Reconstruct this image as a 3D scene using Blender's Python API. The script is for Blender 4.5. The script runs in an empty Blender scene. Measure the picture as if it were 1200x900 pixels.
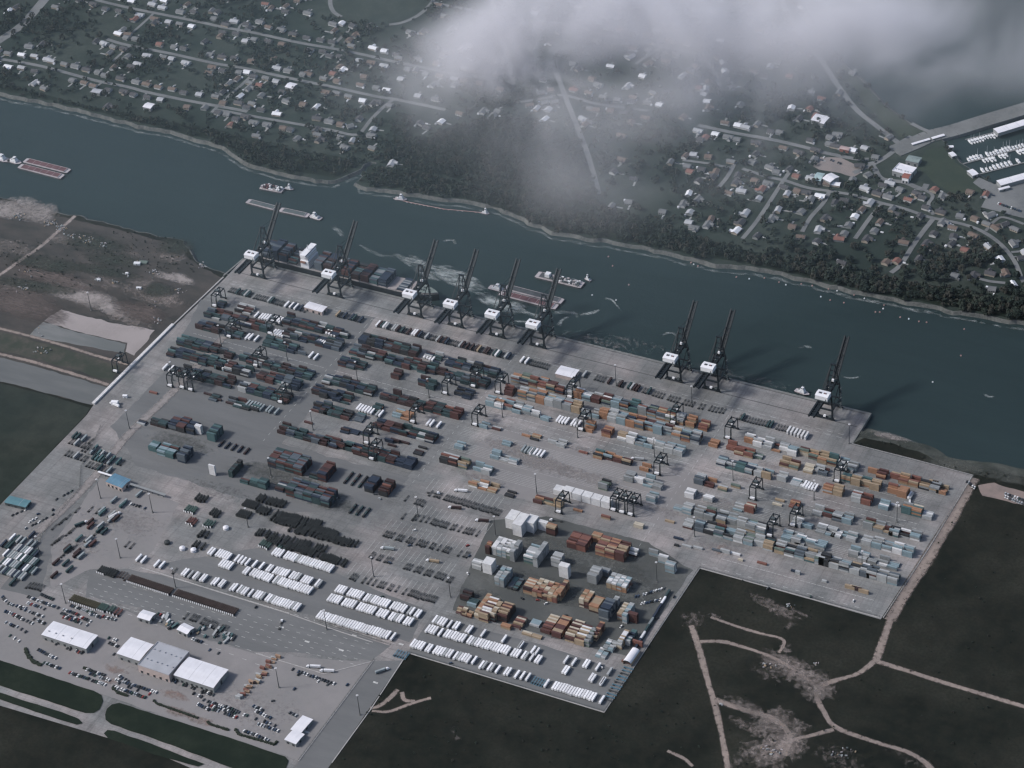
import bpy, math, random
import numpy as np
from mathutils import Vector, Matrix, noise as mnoise
from mathutils.geometry import tessellate_polygon

# ------------------------------------------------------------------ camera, world, sun, exposure
S = bpy.context.scene
C = S.collection
CAM = np.array([1310.1266512, -2239.12235269, 2000.0])
ROT = np.array([[0.8876376464, -0.2283313858, 0.3999552311],
                [0.4548422770, 0.5708465374, -0.6835588737],
                [-0.0722351139, 0.7886691378, 0.6105596444]])
FPX = 2953.8
cd = bpy.data.cameras.new('camera')
cam = bpy.data.objects.new('camera', cd)
C.objects.link(cam)
S.camera = cam
mw = Matrix([list(ROT[i]) + [CAM[i]] for i in range(3)] + [[0, 0, 0, 1]])
cam.matrix_world = mw
cd.sensor_width = 36.0
cd.lens = FPX / 1200.0 * 36.0
cd.clip_start = 5.0
cd.clip_end = 60000.0

SUN_DIR = Vector((-0.80, -0.42, 0.80)).normalized()      # towards the sun
S.world = bpy.data.worlds.new('World')
S.world.use_nodes = True
wn = S.world.node_tree
bg = wn.nodes['Background']
sky = wn.nodes.new('ShaderNodeTexSky')
sky.sky_type = 'NISHITA'
sky.sun_disc = False
sky.sun_elevation = math.asin(SUN_DIR.z)
sky.sun_rotation = math.atan2(SUN_DIR.x, SUN_DIR.y)
sky.altitude = 200
sky.dust_density = 3.0
wn.links.new(sky.outputs[0], bg.inputs['Color'])
bg.inputs['Strength'].default_value = 0.095
sd = bpy.data.lights.new('sun', 'SUN')
sd.energy = 2.1
sd.angle = math.radians(9)
sd.color = (1.0, 0.975, 0.955)
sun = bpy.data.objects.new('sun', sd)
C.objects.link(sun)
sun.rotation_euler = SUN_DIR.to_track_quat('Z', 'Y').to_euler()
S.view_settings.view_transform = 'Standard'
S.view_settings.look = 'None'
S.view_settings.exposure = 0.52
S.view_settings.gamma = 1.0
S.view_settings.use_curve_mapping = False
S.render.engine = 'CYCLES'
S.cycles.max_bounces = 4
S.cycles.diffuse_bounces = 2
S.cycles.glossy_bounces = 2
S.cycles.transmission_bounces = 2
S.cycles.volume_bounces = 2
S.cycles.transparent_max_bounces = 12
S.cycles.filter_width = 1.35
S.cycles.volume_max_steps = 24
S.cycles.volume_step_rate = 8.0
try:
    S.cycles.use_denoising = True
except Exception:
    pass

HAZE = 0.0000035
rnd = random.Random(7)

# ------------------------------------------------------------------ pixel -> world
def G(px, py, z=0.0):
    d = ROT @ np.array([(px - 600) / FPX, -(py - 450) / FPX, -1.0])
    t = (z - CAM[2]) / d[2]
    p = CAM + d * t
    return (float(p[0]), float(p[1]))
def P(x, y, z=0.0):
    v = ROT.T @ (np.array([x, y, z]) - CAM)
    return 600 + FPX * v[0] / -v[2], 450 - FPX * v[1] / -v[2]
def XAT(px, Y, z=0.0):
    a, b = -2500.0, 2500.0
    for _ in range(40):
        m = (a + b) / 2
        if P(m, Y, z)[0] < px: a = m
        else: b = m
    return (a + b) / 2

# ------------------------------------------------------------------ materials
MATS = {}
def _nt(name):
    m = bpy.data.materials.new(name); m.use_nodes = True
    return m, m.node_tree, m.node_tree.nodes['Principled BSDF']
def mat(name, col, rough=0.75, metal=0.0, var=0.25, scale=0.15, rand=0.0, spec=0.3):
    """base colour broken up by two octaves of object/world noise and, if asked, a per-object random tone"""
    if name in MATS: return MATS[name]
    m, nt, b = _nt(name)
    N = nt.nodes; L = nt.links
    geo = N.new('ShaderNodeNewGeometry')
    n1 = N.new('ShaderNodeTexNoise'); n1.inputs['Scale'].default_value = scale; n1.inputs['Detail'].default_value = 5
    L.new(geo.outputs['Position'], n1.inputs['Vector'])
    mr = N.new('ShaderNodeMapRange'); mr.inputs[1].default_value = 0.25; mr.inputs[2].default_value = 0.75
    mr.inputs[3].default_value = 1 - var; mr.inputs[4].default_value = 1 + var
    L.new(n1.outputs['Fac'], mr.inputs[0])
    val = mr.outputs[0]
    if rand:
        oi = N.new('ShaderNodeObjectInfo')
        m2 = N.new('ShaderNodeMapRange'); m2.inputs[3].default_value = 1 - rand; m2.inputs[4].default_value = 1 + rand
        L.new(oi.outputs['Random'], m2.inputs[0])
        mm = N.new('ShaderNodeMath'); mm.operation = 'MULTIPLY'
        L.new(val, mm.inputs[0]); L.new(m2.outputs[0], mm.inputs[1]); val = mm.outputs[0]
    vm = N.new('ShaderNodeVectorMath'); vm.operation = 'SCALE'
    vm.inputs[0].default_value = col
    L.new(val, vm.inputs['Scale']); L.new(vm.outputs[0], b.inputs['Base Color'])
    b.inputs['Roughness'].default_value = rough; b.inputs['Metallic'].default_value = metal
    b.inputs['Specular IOR Level'].default_value = spec
    MATS[name] = m
    return m
def ground_mat(name, cols, scales=(0.006, 0.05, 0.4), stretch=None, fade=False, rough=0.95, thr=(0.42, 0.6), tex=0.0):
    """ground made of two or three earth colours mixed by noise; fade=True thins out towards the patch's ragged rim"""
    if name in MATS: return MATS[name]
    m, nt, b = _nt(name)
    N = nt.nodes; L = nt.links
    geo = N.new('ShaderNodeNewGeometry')
    mp = N.new('ShaderNodeMapping'); L.new(geo.outputs['Position'], mp.inputs['Vector'])
    if stretch: mp.inputs['Scale'].default_value = stretch
    cur = None
    for i, sc in enumerate(scales):
        n = N.new('ShaderNodeTexNoise'); n.inputs['Scale'].default_value = sc; n.inputs['Detail'].default_value = 6
        n.inputs['Roughness'].default_value = 0.6
        L.new(mp.outputs[0], n.inputs['Vector'])
        r = N.new('ShaderNodeMapRange'); r.inputs[1].default_value = thr[0]; r.inputs[2].default_value = thr[1]
        L.new(n.outputs['Fac'], r.inputs[0])
        mx = N.new('ShaderNodeMix'); mx.data_type = 'RGBA'
        L.new(r.outputs[0], mx.inputs['Factor'])
        if cur is None: mx.inputs['A'].default_value = (*cols[0], 1)
        else: L.new(cur, mx.inputs['A'])
        k = cols[(i + 1) % len(cols)]
        if i == 0: mx.inputs['B'].default_value = (*k, 1)
        else:
            sc2 = N.new('ShaderNodeMix'); sc2.data_type = 'RGBA'; sc2.inputs['Factor'].default_value = 0.45
            L.new(cur, sc2.inputs['A']); sc2.inputs['B'].default_value = (*k, 1)
            L.new(sc2.outputs['Result'], mx.inputs['B'])
        cur = mx.outputs['Result']
    L.new(cur, b.inputs['Base Color'])
    b.inputs['Roughness'].default_value = rough
    b.inputs['Specular IOR Level'].default_value = 0.05
    if fade:
        at = N.new('ShaderNodeAttribute'); at.attribute_name = 'fade'
        n = N.new('ShaderNodeTexNoise'); n.inputs['Scale'].default_value = 0.16; n.inputs['Detail'].default_value = 9
        n.inputs['Roughness'].default_value = 0.68
        L.new(mp.outputs[0], n.inputs['Vector'])
        a = N.new('ShaderNodeMath'); a.operation = 'MULTIPLY_ADD'; a.inputs[1].default_value = 0.62; L.new(at.outputs['Fac'], a.inputs[0]); L.new(n.outputs['Fac'], a.inputs[2])
        r = N.new('ShaderNodeMapRange'); r.inputs[1].default_value = 0.66; r.inputs[2].default_value = 1.12
        L.new(a.outputs[0], r.inputs[0])
        L.new(r.outputs[0], b.inputs['Alpha'])
    MATS[name] = m
    return m

M_CONC = None
def concrete():
    m, nt, b = _nt('yard_concrete')
    N = nt.nodes; L = nt.links
    geo = N.new('ShaderNodeNewGeometry')
    def noise(scale, st=None, det=6, rough=0.6):
        mp = N.new('ShaderNodeMapping'); L.new(geo.outputs['Position'], mp.inputs['Vector'])
        if st: mp.inputs['Scale'].default_value = st
        n = N.new('ShaderNodeTexNoise'); n.inputs['Scale'].default_value = scale; n.inputs['Detail'].default_value = det
        n.inputs['Roughness'].default_value = rough
        L.new(mp.outputs[0], n.inputs['Vector']); return n.outputs['Fac']
    def rng(v, a, bb, c, d):
        r = N.new('ShaderNodeMapRange'); r.inputs[1].default_value = a; r.inputs[2].default_value = bb
        r.inputs[3].default_value = c; r.inputs[4].default_value = d; L.new(v, r.inputs[0]); return r.outputs[0]
    def mul(a, c):
        q = N.new('ShaderNodeMath'); q.operation = 'MULTIPLY'; L.new(a, q.inputs[0])
        L.new(c, q.inputs[1]); return q.outputs[0]
    v = rng(noise(0.0045), 0.3, 0.7, 0.74, 1.22)
    v = mul(v, rng(noise(0.02, None, 8, .75), 0.35, 0.65, 0.86, 1.12))
    v = mul(v, rng(noise(0.05, (0.12, 1, 1)), 0.25, 0.75, 0.88, 1.12))
    v = mul(v, rng(noise(0.06, (1, 0.10, 1)), 0.25, 0.75, 0.90, 1.10))
    v = mul(v, rng(noise(0.35), 0.3, 0.7, 0.88, 1.12))
    v = mul(v, rng(noise(0.13, (1, 0.05, 1)), 0.56, 0.70, 1.0, 0.80))
    v = mul(v, rng(noise(0.13, (0.04, 1, 1)), 0.56, 0.70, 1.0, 0.82))
    v = mul(v, rng(noise(0.9, None, 3), 0.60, 0.75, 1.0, 1.25))
    v = mul(v, rng(noise(0.022, None, 8, 0.7), 0.52, 0.66, 1.0, 0.80))
    br = N.new('ShaderNodeTexBrick'); br.inputs['Scale'].default_value = 1.0
    br.inputs['Brick Width'].default_value = 12.0; br.inputs['Row Height'].default_value = 7.5
    br.inputs['Mortar Size'].default_value = 0.22; br.offset = 0.0
    br.inputs['Color1'].default_value = (1, 1, 1, 1); br.inputs['Color2'].default_value = (0.90, 0.90, 0.90, 1)
    br.inputs['Mortar'].default_value = (0.72, 0.72, 0.72, 1)
    L.new(geo.outputs['Position'], br.inputs['Vector'])
    vm = N.new('ShaderNodeVectorMath'); vm.operation = 'SCALE'; L.new(v, vm.inputs['Scale'])
    mx = N.new('ShaderNodeMix'); mx.data_type = 'RGBA'
    mx.inputs['A'].default_value = (0.190, 0.194, 0.194, 1); mx.inputs['B'].default_value = (0.270, 0.245, 0.240, 1)
    L.new(rng(noise(0.009, None, 3), 0.45, 0.68, 0, 1), mx.inputs['Factor'])
    L.new(mx.outputs['Result'], vm.inputs[0])
    v2 = N.new('ShaderNodeVectorMath'); v2.operation = 'MULTIPLY'
    L.new(vm.outputs[0], v2.inputs[0]); L.new(br.outputs['Color'], v2.inputs[1])
    L.new(v2.outputs[0], b.inputs['Base Color'])
    b.inputs['Roughness'].default_value = 0.9; b.inputs['Specular IOR Level'].default_value = 0.2
    return m
def water_mat():
    m, nt, b = _nt('river_water')
    N = nt.nodes; L = nt.links
    geo = N.new('ShaderNodeNewGeometry')
    n0 = N.new('ShaderNodeTexNoise'); n0.inputs['Scale'].default_value = 0.0035; n0.inputs['Detail'].default_value = 4
    mp0 = N.new('ShaderNodeMapping'); mp0.inputs['Scale'].default_value = (0.5, 1.4, 1); mp0.inputs['Rotation'].default_value = (0, 0, 0.2)
    L.new(geo.outputs['Position'], mp0.inputs['Vector']); L.new(mp0.outputs[0], n0.inputs['Vector'])
    mx = N.new('ShaderNodeMix'); mx.data_type = 'RGBA'
    mx.inputs['A'].default_value = (0.016, 0.027, 0.028, 1); mx.inputs['B'].default_value = (0.026, 0.042, 0.044, 1)
    n9 = N.new('ShaderNodeTexNoise'); n9.inputs['Scale'].default_value = 0.03; n9.inputs['Detail'].default_value = 7; n9.inputs['Roughness'].default_value = .7; n9.inputs['Distortion'].default_value = .8
    mp9 = N.new('ShaderNodeMapping'); mp9.inputs['Scale'].default_value = (0.28, 1.5, 1); L.new(geo.outputs['Position'], mp9.inputs['Vector']); L.new(mp9.outputs[0], n9.inputs['Vector'])
    m9 = N.new('ShaderNodeMath'); m9.operation = 'MULTIPLY_ADD'; m9.inputs[1].default_value = .8; m9.inputs[2].default_value = -.25; L.new(n9.outputs['Fac'], m9.inputs[0]); m8 = N.new('ShaderNodeMath'); m8.operation = 'ADD'; m8.use_clamp = True; L.new(n0.outputs['Fac'], m8.inputs[0]); L.new(m9.outputs[0], m8.inputs[1]); L.new(m8.outputs[0], mx.inputs['Factor']); L.new(mx.outputs['Result'], b.inputs['Base Color'])
    b.inputs['Roughness'].default_value = 0.34; b.inputs['IOR'].default_value = 1.33; b.inputs['Specular IOR Level'].default_value = 0.15
    hs = None
    for sc, w in ((0.05, 1.0), (0.25, 0.5), (0.9, 0.25)):
        n = N.new('ShaderNodeTexNoise'); n.inputs['Scale'].default_value = sc; n.inputs['Detail'].default_value = 4
        L.new(geo.outputs['Position'], n.inputs['Vector'])
        q = N.new('ShaderNodeMath'); q.operation = 'MULTIPLY_ADD'; q.inputs[1].default_value = w
        L.new(n.outputs['Fac'], q.inputs[0])
        if hs is None: q.inputs[2].default_value = 0
        else: L.new(hs, q.inputs[2])
        hs = q.outputs[0]
    bp = N.new('ShaderNodeBump'); bp.inputs['Strength'].default_value = 0.6; bp.inputs['Distance'].default_value = 0.6
    L.new(hs, bp.inputs['Height']); L.new(bp.outputs[0], b.inputs['Normal'])
    return m

# ------------------------------------------------------------------ mesh helpers
class MB:
    def __init__(s): s.v = []; s.f = []; s.m = []; s.mats = []
    def mi(s, m):
        if m not in s.mats: s.mats.append(m)
        return s.mats.index(m)
    def box(s, x0, x1, y0, y1, z0, z1, m, T=None, bottom=False):
        n = len(s.v)
        vs = [(x0, y0, z0), (x1, y0, z0), (x1, y1, z0), (x0, y1, z0), (x0, y0, z1), (x1, y0, z1), (x1, y1, z1), (x0, y1, z1)]
        if T is not None: vs = [tuple(T @ Vector(q)) for q in vs]
        s.v += vs
        fs = [(4, 5, 6, 7), (0, 1, 5, 4), (1, 2, 6, 5), (2, 3, 7, 6), (3, 0, 4, 7)]
        if bottom: fs.append((3, 2, 1, 0))
        k = s.mi(m)
        for f in fs: s.f.append(tuple(n + i for i in f)); s.m.append(k)
    def beam(s, a, b, w, h, m, up=(0, 0, 1)):
        a = Vector(a); b = Vector(b); d = (b - a)
        if d.length < 1e-6: return
        dn = d.normalized(); u = Vector(up)
        if abs(dn.dot(u)) > 0.95: u = Vector((0, 1, 0)) if abs(dn.y) < 0.9 else Vector((1, 0, 0))
        r = dn.cross(u).normalized() * (w / 2); q = r.cross(dn).normalized() * (h / 2)
        n = len(s.v)
        for p in (a, b):
            for i, j in ((-1, -1), (1, -1), (1, 1), (-1, 1)): s.v.append(tuple(p + r * i + q * j))
        k = s.mi(m)
        for f in ((0, 1, 2, 3), (7, 6, 5, 4), (0, 4, 5, 1), (1, 5, 6, 2), (2, 6, 7, 3), (3, 7, 4, 0)):
            s.f.append(tuple(n + i for i in f)); s.m.append(k)
    def cyl(s, a, b, r0, r1, m, n=8, cap=True):
        a = Vector(a); b = Vector(b); d = (b - a).normalized()
        u = d.orthogonal().normalized(); w = d.cross(u)
        o = len(s.v); k = s.mi(m)
        for p, r in ((a, r0), (b, r1)):
            for i in range(n):
                t = 2 * math.pi * i / n
                s.v.append(tuple(p + (u * math.cos(t) + w * math.sin(t)) * r))
        for i in range(n):
            j = (i + 1) % n
            s.f.append((o + i, o + j, o + n + j, o + n + i)); s.m.append(k)
        if cap:
            s.f.append(tuple(o + n + i for i in range(n))); s.m.append(k)
            s.f.append(tuple(o + n - 1 - i for i in range(n))); s.m.append(k)
    def face(s, pts, m):
        o = len(s.v); s.v += [tuple(p) for p in pts]; s.f.append(tuple(range(o, o + len(pts)))); s.m.append(s.mi(m))
    def prism(s, poly, z0, z1, m, mtop=None):
        """extruded outline (counter-clockwise xy list)"""
        o = len(s.v); n = len(poly)
        s.v += [(p[0], p[1], z0) for p in poly] + [(p[0], p[1], z1) for p in poly]
        k = s.mi(m); kt = s.mi(mtop or m)
        for i in range(n):
            j = (i + 1) % n
            s.f.append((o + i, o + j, o + n + j, o + n + i)); s.m.append(k)
        for t in tessellate_polygon([[Vector((p[0], p[1], 0)) for p in poly]]):
            a, b_, c = [Vector((poly[i][0], poly[i][1], 0)) for i in t]
            t = t if (b_ - a).cross(c - a).z > 0 else t[::-1]
            s.f.append(tuple(o + n + i for i in t)); s.m.append(kt)
    def gable(s, x0, x1, y0, y1, z0, z1, m, ends, T=None, over=0.5, axis='x'):
        """pitched roof: ridge along axis"""
        if axis == 'y':
            R = Matrix(((0, -1, 0, 0), (1, 0, 0, 0), (0, 0, 1, 0), (0, 0, 0, 1)))
            T = (T @ R) if T is not None else R
            x0, x1, y0, y1 = y0, y1, -x1, -x0
        ym = (y0 + y1) / 2; a, b_ = x0 - over, x1 + over; c, d = y0 - over, y1 + over
        t = 0.25
        vs = [(a, c, z0), (b_, c, z0), (b_, ym, z1), (a, ym, z1), (b_, d, z0), (a, d, z0),
              (x0, y0, z0 - t), (x0, ym, z1 - t), (x0, y1, z0 - t), (x1, y0, z0 - t), (x1, ym, z1 - t), (x1, y1, z0 - t)]
        if T is not None: vs = [tuple(T @ Vector(q)) for q in vs]
        o = len(s.v); s.v += vs; k = s.mi(m); e = s.mi(ends)
        for f in ((0, 1, 2, 3), (3, 2, 4, 5)): s.f.append(tuple(o + i for i in f)); s.m.append(k)
        for f in ((6, 7, 8), (9, 11, 10)): s.f.append(tuple(o + i for i in f)); s.m.append(e)
    def mesh(s, name):
        me = bpy.data.meshes.new(name)
        me.from_pydata(s.v, [], s.f)
        for m in s.mats: me.materials.append(m)
        me.polygons.foreach_set('material_index', s.m)
        me.update()
        return me
    def build(s, name, parent=None, loc=None):
        return obj(name, s.mesh(name), parent, loc)

def obj(name, me, parent=None, loc=None, rz=0.0):
    o = bpy.data.objects.new(name, me); C.objects.link(o)
    if parent: o.parent = parent
    if loc: o.location = loc if len(loc) == 3 else (loc[0], loc[1], 0)
    if rz: o.rotation_euler = (0, 0, rz)
    return o
def tag(o, label=None, cat=None, group=None, kind=None):
    if label: o['label'] = label
    if cat: o['category'] = cat
    if group: o['group'] = group
    if kind: o['kind'] = kind
    return o
def thing(name, loc, label, cat, group=None, rz=0.0):
    o = bpy.data.objects.new(name, None); C.objects.link(o)
    o.location = loc if len(loc) == 3 else (loc[0], loc[1], 0)
    o.rotation_euler = (0, 0, rz); o.empty_display_size = 2
    return tag(o, label, cat, group)
def copy_tree(o, parent=None):
    c = o.copy(); C.objects.link(c)
    if parent: c.parent = parent
    for ch in list(o.children): copy_tree(ch, c)
    return c
ONES = ['', 'first', 'second', 'third', 'fourth', 'fifth', 'sixth', 'seventh', 'eighth', 'ninth', 'tenth', 'eleventh', 'twelfth',
        'thirteenth', 'fourteenth', 'fifteenth', 'sixteenth', 'seventeenth', 'eighteenth', 'nineteenth']
TENS = {20: 'twent', 30: 'thirt', 40: 'fort', 50: 'fift', 60: 'sixt', 70: 'sevent', 80: 'eight', 90: 'ninet'}
def ordw(n):
    if n < 20: return ONES[n]
    if n < 100:
        t = TENS[n // 10 * 10]
        return t + 'ieth' if n % 10 == 0 else t + 'y-' + ONES[n % 10]
    return '%dth' % n if n % 10 not in (1, 2, 3) or n % 100 in (11, 12, 13) else '%d%s' % (n, {1: 'st', 2: 'nd', 3: 'rd'}[n % 10])

def pxpoly(pts, z=0.0): return [G(p[0], p[1], z) for p in pts]
def ragged(poly, amp, step=6.0, seed=0):
    out = []
    n = len(poly)
    for i in range(n):
        a = Vector((*poly[i], 0)); b = Vector((*poly[(i + 1) % n], 0))
        L = (b - a).length; k = max(1, min(160, int(L / step)))
        nr = Vector((-(b - a).y, (b - a).x, 0)).normalized()
        for j in range(k):
            p = a.lerp(b, j / k)
            d = mnoise.noise(Vector((p.x * 0.05 + seed, p.y * 0.05, 0))) * amp + mnoise.noise(Vector((p.x * 0.21, p.y * 0.21 + seed, 3))) * amp * 0.5
            p = p + nr * d
            out.append((p.x, p.y))
    return out
def sheet(name, poly, z, m, rag=0.0, seed=0, kind='structure'):
    if rag: poly = ragged(poly, rag, seed=seed)
    vs = [Vector((p[0], p[1], 0)) for p in poly]
    fs = []
    for t in tessellate_polygon([vs]):
        a, b, c = [vs[i] for i in t]
        fs.append(tuple(t) if (b - a).cross(c - a).z > 0 else tuple(t[::-1]))
    me = bpy.data.meshes.new(name)
    me.from_pydata([(p[0], p[1], z) for p in poly], [], fs); me.materials.append(m)
    o = obj(name, me)
    if kind: o['kind'] = kind
    return o
def smooth_line(pts, n=6):
    """catmull-rom through 2d points"""
    out = []
    P_ = [pts[0]] + list(pts) + [pts[-1]]
    for i in range(1, len(P_) - 2):
        p0, p1, p2, p3 = [np.array(P_[i + k], float) for k in (-1, 0, 1, 2)]
        for j in range(n):
            t = j / n
            out.append(tuple(0.5 * ((2 * p1) + (-p0 + p2) * t + (2 * p0 - 5 * p1 + 4 * p2 - p3) * t * t + (-p0 + 3 * p1 - 3 * p2 + p3) * t ** 3)))
    out.append(tuple(map(float, P_[-1])))
    return out
def ribbon(name, pts, w, z, m, fade=False, kind='structure', smooth=True, wob=0.0, taper=False, strength=1.0):
    """a strip of width w (metres) along world points; w may be a list"""
    if smooth and len(pts) > 2: pts = smooth_line(pts)
    n = len(pts); vs = []; fs = []; at = []
    prof = ((-0.5, 0.0), (-0.3, 0.8), (0, 1.0), (0.3, 0.8), (0.5, 0.0)) if fade else ((-0.5, 1), (0.5, 1))
    for i, p in enumerate(pts):
        a = np.array(pts[max(i - 1, 0)]); b = np.array(pts[min(i + 1, n - 1)])
        d = b - a; d = d / (np.hypot(*d) + 1e-9); nr = np.array([-d[1], d[0]])
        ww = w * (1 + wob * mnoise.noise(Vector((p[0] * 0.03, p[1] * 0.03, 1.7)))) if wob else w
        for s_, f_ in prof:
            q = np.array(p) + nr * s_ * ww
            e = 1.0
            if taper: e = min(1.0, 4 * i / n + 0.0, 4 * (n - 1 - i) / n)
            vs.append((q[0], q[1], z)); at.append(f_ * e * strength)
    k = len(prof)
    for i in range(n - 1):
        for j in range(k - 1):
            a = i * k + j
            fs.append((a, a + k, a + k + 1, a + 1)[::-1])
    me = bpy.data.meshes.new(name); me.from_pydata(vs, [], fs); me.materials.append(m)
    if fade:
        t = me.attributes.new('fade', 'FLOAT', 'POINT'); t.data.foreach_set('value', at)
    o = obj(name, me)
    if kind: o['kind'] = kind
    return o
def road(name, px, w, z, m, **k): return ribbon(name, [G(*p) for p in px], w, z, m, **k)
def blotch(name, px, py, rx, ry, z, m, rot=0.0, kind='structure', strength=1.0, zz=0.0):
    """ragged-rimmed patch; rx, ry in metres"""
    c = G(px, py, zz)
    vs = [(c[0], c[1], z)]; at = [strength]; fs = []
    n = 28
    for ring, f in ((0.45, 0.85), (0.75, 0.5), (1.0, 0.0)):
        for i in range(n):
            t = 2 * math.pi * i / n
            k = 1 + 0.3 * mnoise.noise(Vector((math.cos(t) * 1.3 + px, math.sin(t) * 1.3 + py, ring)))
            x, y = rx * ring * k * math.cos(t), ry * ring * k * math.sin(t)
            vs.append((c[0] + x * math.cos(rot) - y * math.sin(rot), c[1] + x * math.sin(rot) + y * math.cos(rot), z)); at.append(f * strength)
    for i in range(n):
        j = (i + 1) % n
        fs.append((0, 1 + i, 1 + j))
        for r in (0, 1):
            fs.append((1 + r * n + i, 1 + (r + 1) * n + i, 1 + (r + 1) * n + j, 1 + r * n + j))
    me = bpy.data.meshes.new(name); me.from_pydata(vs, [], fs); me.materials.append(m)
    t = me.attributes.new('fade', 'FLOAT', 'POINT'); t.data.foreach_set('value', at)
    o = obj(name, me); o['kind'] = kind
    return o

# ------------------------------------------------------------------ the setting: water, land, roads
WZ = -4.0
M_WATER = water_mat()
M_CONC = concrete()
M_DGRASS = ground_mat('dark_marsh_grass', [(0.010, 0.013, 0.0105), (0.030, 0.031, 0.025), (0.004, 0.006, 0.0055), (0.024, 0.023, 0.018)], (0.006, 0.02, 0.07, 0.3))
M_VERGE = ground_mat('mown_verge_grass', [(0.012, 0.019, 0.014), (0.020, 0.028, 0.02), (0.010, 0.015, 0.012)], (0.02, 0.1, 0.5))
M_WSOIL = ground_mat('disturbed_grey_brown_soil', [(0.055, 0.052, 0.050), (0.030, 0.033, 0.031), (0.10, 0.085, 0.078)], (0.010, 0.035, 0.25), stretch=(0.6, 1.3, 1))
M_SUBURB = ground_mat('suburb_lawn_and_yards', [(0.024, 0.035, 0.030), (0.048, 0.058, 0.050), (0.015, 0.023, 0.021)], (0.008, 0.03, 0.2))
M_FOREST = ground_mat('forest_floor', [(0.012, 0.018, 0.014), (0.018, 0.026, 0.020)], (0.01, 0.06))
M_ROAD = ground_mat('worn_asphalt', [(0.155, 0.155, 0.155), (0.125, 0.127, 0.13)], (0.01, 0.2), stretch=None)
M_STREET = ground_mat('suburb_street_concrete', [(0.17, 0.175, 0.177), (0.12, 0.126, 0.13)], (0.02, 0.2))
M_HWY = ground_mat('pale_access_road', [(0.15, 0.155, 0.155), (0.115, 0.12, 0.122)], (0.01, 0.1))
M_TRACK = ground_mat('pinkish_dirt_track', [(0.27, 0.225, 0.20), (0.20, 0.17, 0.155)], (0.02, 0.2), fade=True)
M_DIRT = ground_mat('bare_dirt', [(0.27, 0.23, 0.215), (0.11, 0.10, 0.092), (0.36, 0.32, 0.30)], (0.02, 0.08, 0.4), fade=True)
M_OILY = ground_mat('dark_oily_ground', [(0.085, 0.092, 0.090), (0.11, 0.115, 0.112)], (0.02, 0.2), fade=True)  # dark, oil-soiled paving of the stacking yards
M_LIGHT = ground_mat('newer_pale_concrete', [(0.27, 0.25, 0.245), (0.22, 0.205, 0.20)], (0.02, 0.2), fade=True)
M_SLAB = ground_mat('pale_concrete_slab', [(0.30, 0.27, 0.265), (0.26, 0.235, 0.23)], (0.02, 0.3))
M_SAND = ground_mat('pale_sand', [(0.27, 0.245, 0.235), (0.18, 0.165, 0.155), (0.32, 0.29, 0.28)], (0.03, 0.12, 0.5), fade=True)
M_BANK = ground_mat('shore_riprap', [(0.10, 0.105, 0.10), (0.045, 0.05, 0.05), (0.17, 0.17, 0.165)], (0.05, 0.3, 0.9))
M_MUD = ground_mat('tidal_mud', [(0.10, 0.105, 0.095), (0.055, 0.062, 0.056)], (0.02, 0.2), fade=True)
M_FOAM = ground_mat('foam', [(0.34, 0.37, 0.37), (0.10, 0.13, 0.13), (0.42, 0.45, 0.45)], (0.15, 0.5), fade=True, stretch=(.5, 1.4, 1))

BIG = 16000.0
me = bpy.data.meshes.new('water'); me.from_pydata([(-40000, -40000, WZ), (40000, -40000, WZ), (40000, 40000, WZ), (-40000, 40000, WZ)], [], [(0, 1, 2, 3)])
me.materials.append(M_WATER); tag(obj('water', me), kind='structure')

def skirt(name, line, z0, z1, out, m, side=1):
    """sloping bank along a shoreline"""
    vs = []; fs = []; n = len(line)
    for i, p in enumerate(line):
        a = np.array(line[max(i - 1, 0)]); b = np.array(line[min(i + 1, n - 1)])
        d = b - a; d = d / (np.hypot(*d) + 1e-9); nr = np.array([-d[1], d[0]]) * side
        w = out * (1 + 0.45 * mnoise.noise(Vector((p[0] * 0.02, p[1] * 0.02, 5))))
        q = np.array(p) + nr * w
        r = np.array(p) - nr * (1.0 + 2.0 * abs(mnoise.noise(Vector((p[0] * 0.05, p[1] * 0.05, 9)))))
        vs += [(r[0], r[1], z0 + 0.05), (p[0], p[1], z0 + 0.02), (q[0], q[1], z1)]
    for i in range(n - 1):
        for j in (0, 1):
            a = i * 3 + j
            f = (a, a + 3, a + 4, a + 1)
            fs.append(f)
    me = bpy.data.meshes.new(name); me.from_pydata(vs, [], fs); me.materials.append(m)
    return tag(obj(name, me), kind='structure')

# near bank shoreline (left part), then the quay, then the marsh edge east of it
west_px = [(-260, 150), (-80, 205), (0, 230), (32, 241), (55, 247), (87, 252), (120, 260), (140, 265), (175, 274), (215, 282), (226, 299), (240, 312), (262, 321), (272, 322)]
east_px = [(999, 519), (1012, 512), (1030, 516), (1050, 520), (1075, 527), (1100, 540), (1125, 549), (1150, 552), (1187, 556), (1240, 560), (1500, 640)]
west = ragged([G(*p) for p in west_px], 6, 8, 3)[:-1]
k_ = max(range(len(west)), key=lambda i: -abs(west[i][0] - G(272, 322)[0]) - abs(west[i][1] - G(272, 322)[1]))
west = west[:k_ + 1]
qa, qb, qc = (-485.0, 115.3), (449.5, 115.3), (449.3, 50.5)
east_w = [G(*p) for p in east_px]
east = []
for i in range(len(east_w) - 1):
    for j in range(10):
        t = j / 10
        x = east_w[i][0] * (1 - t) + east_w[i + 1][0] * t; y = east_w[i][1] * (1 - t) + east_w[i + 1][1] * t
        east.append((x, y + 5 * mnoise.noise(Vector((x * 0.03, y * 0.03, 2)))))
land_near = west + [qa, qb, qc] + east[1:] + [(BIG, -1500), (BIG, -BIG), (-BIG, -BIG), (-BIG, 200)]
sheet('ground', land_near, 0.0, M_DGRASS)
skirt('river_bank', west, 0, WZ - 0.6, 5, M_BANK, 1)
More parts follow.
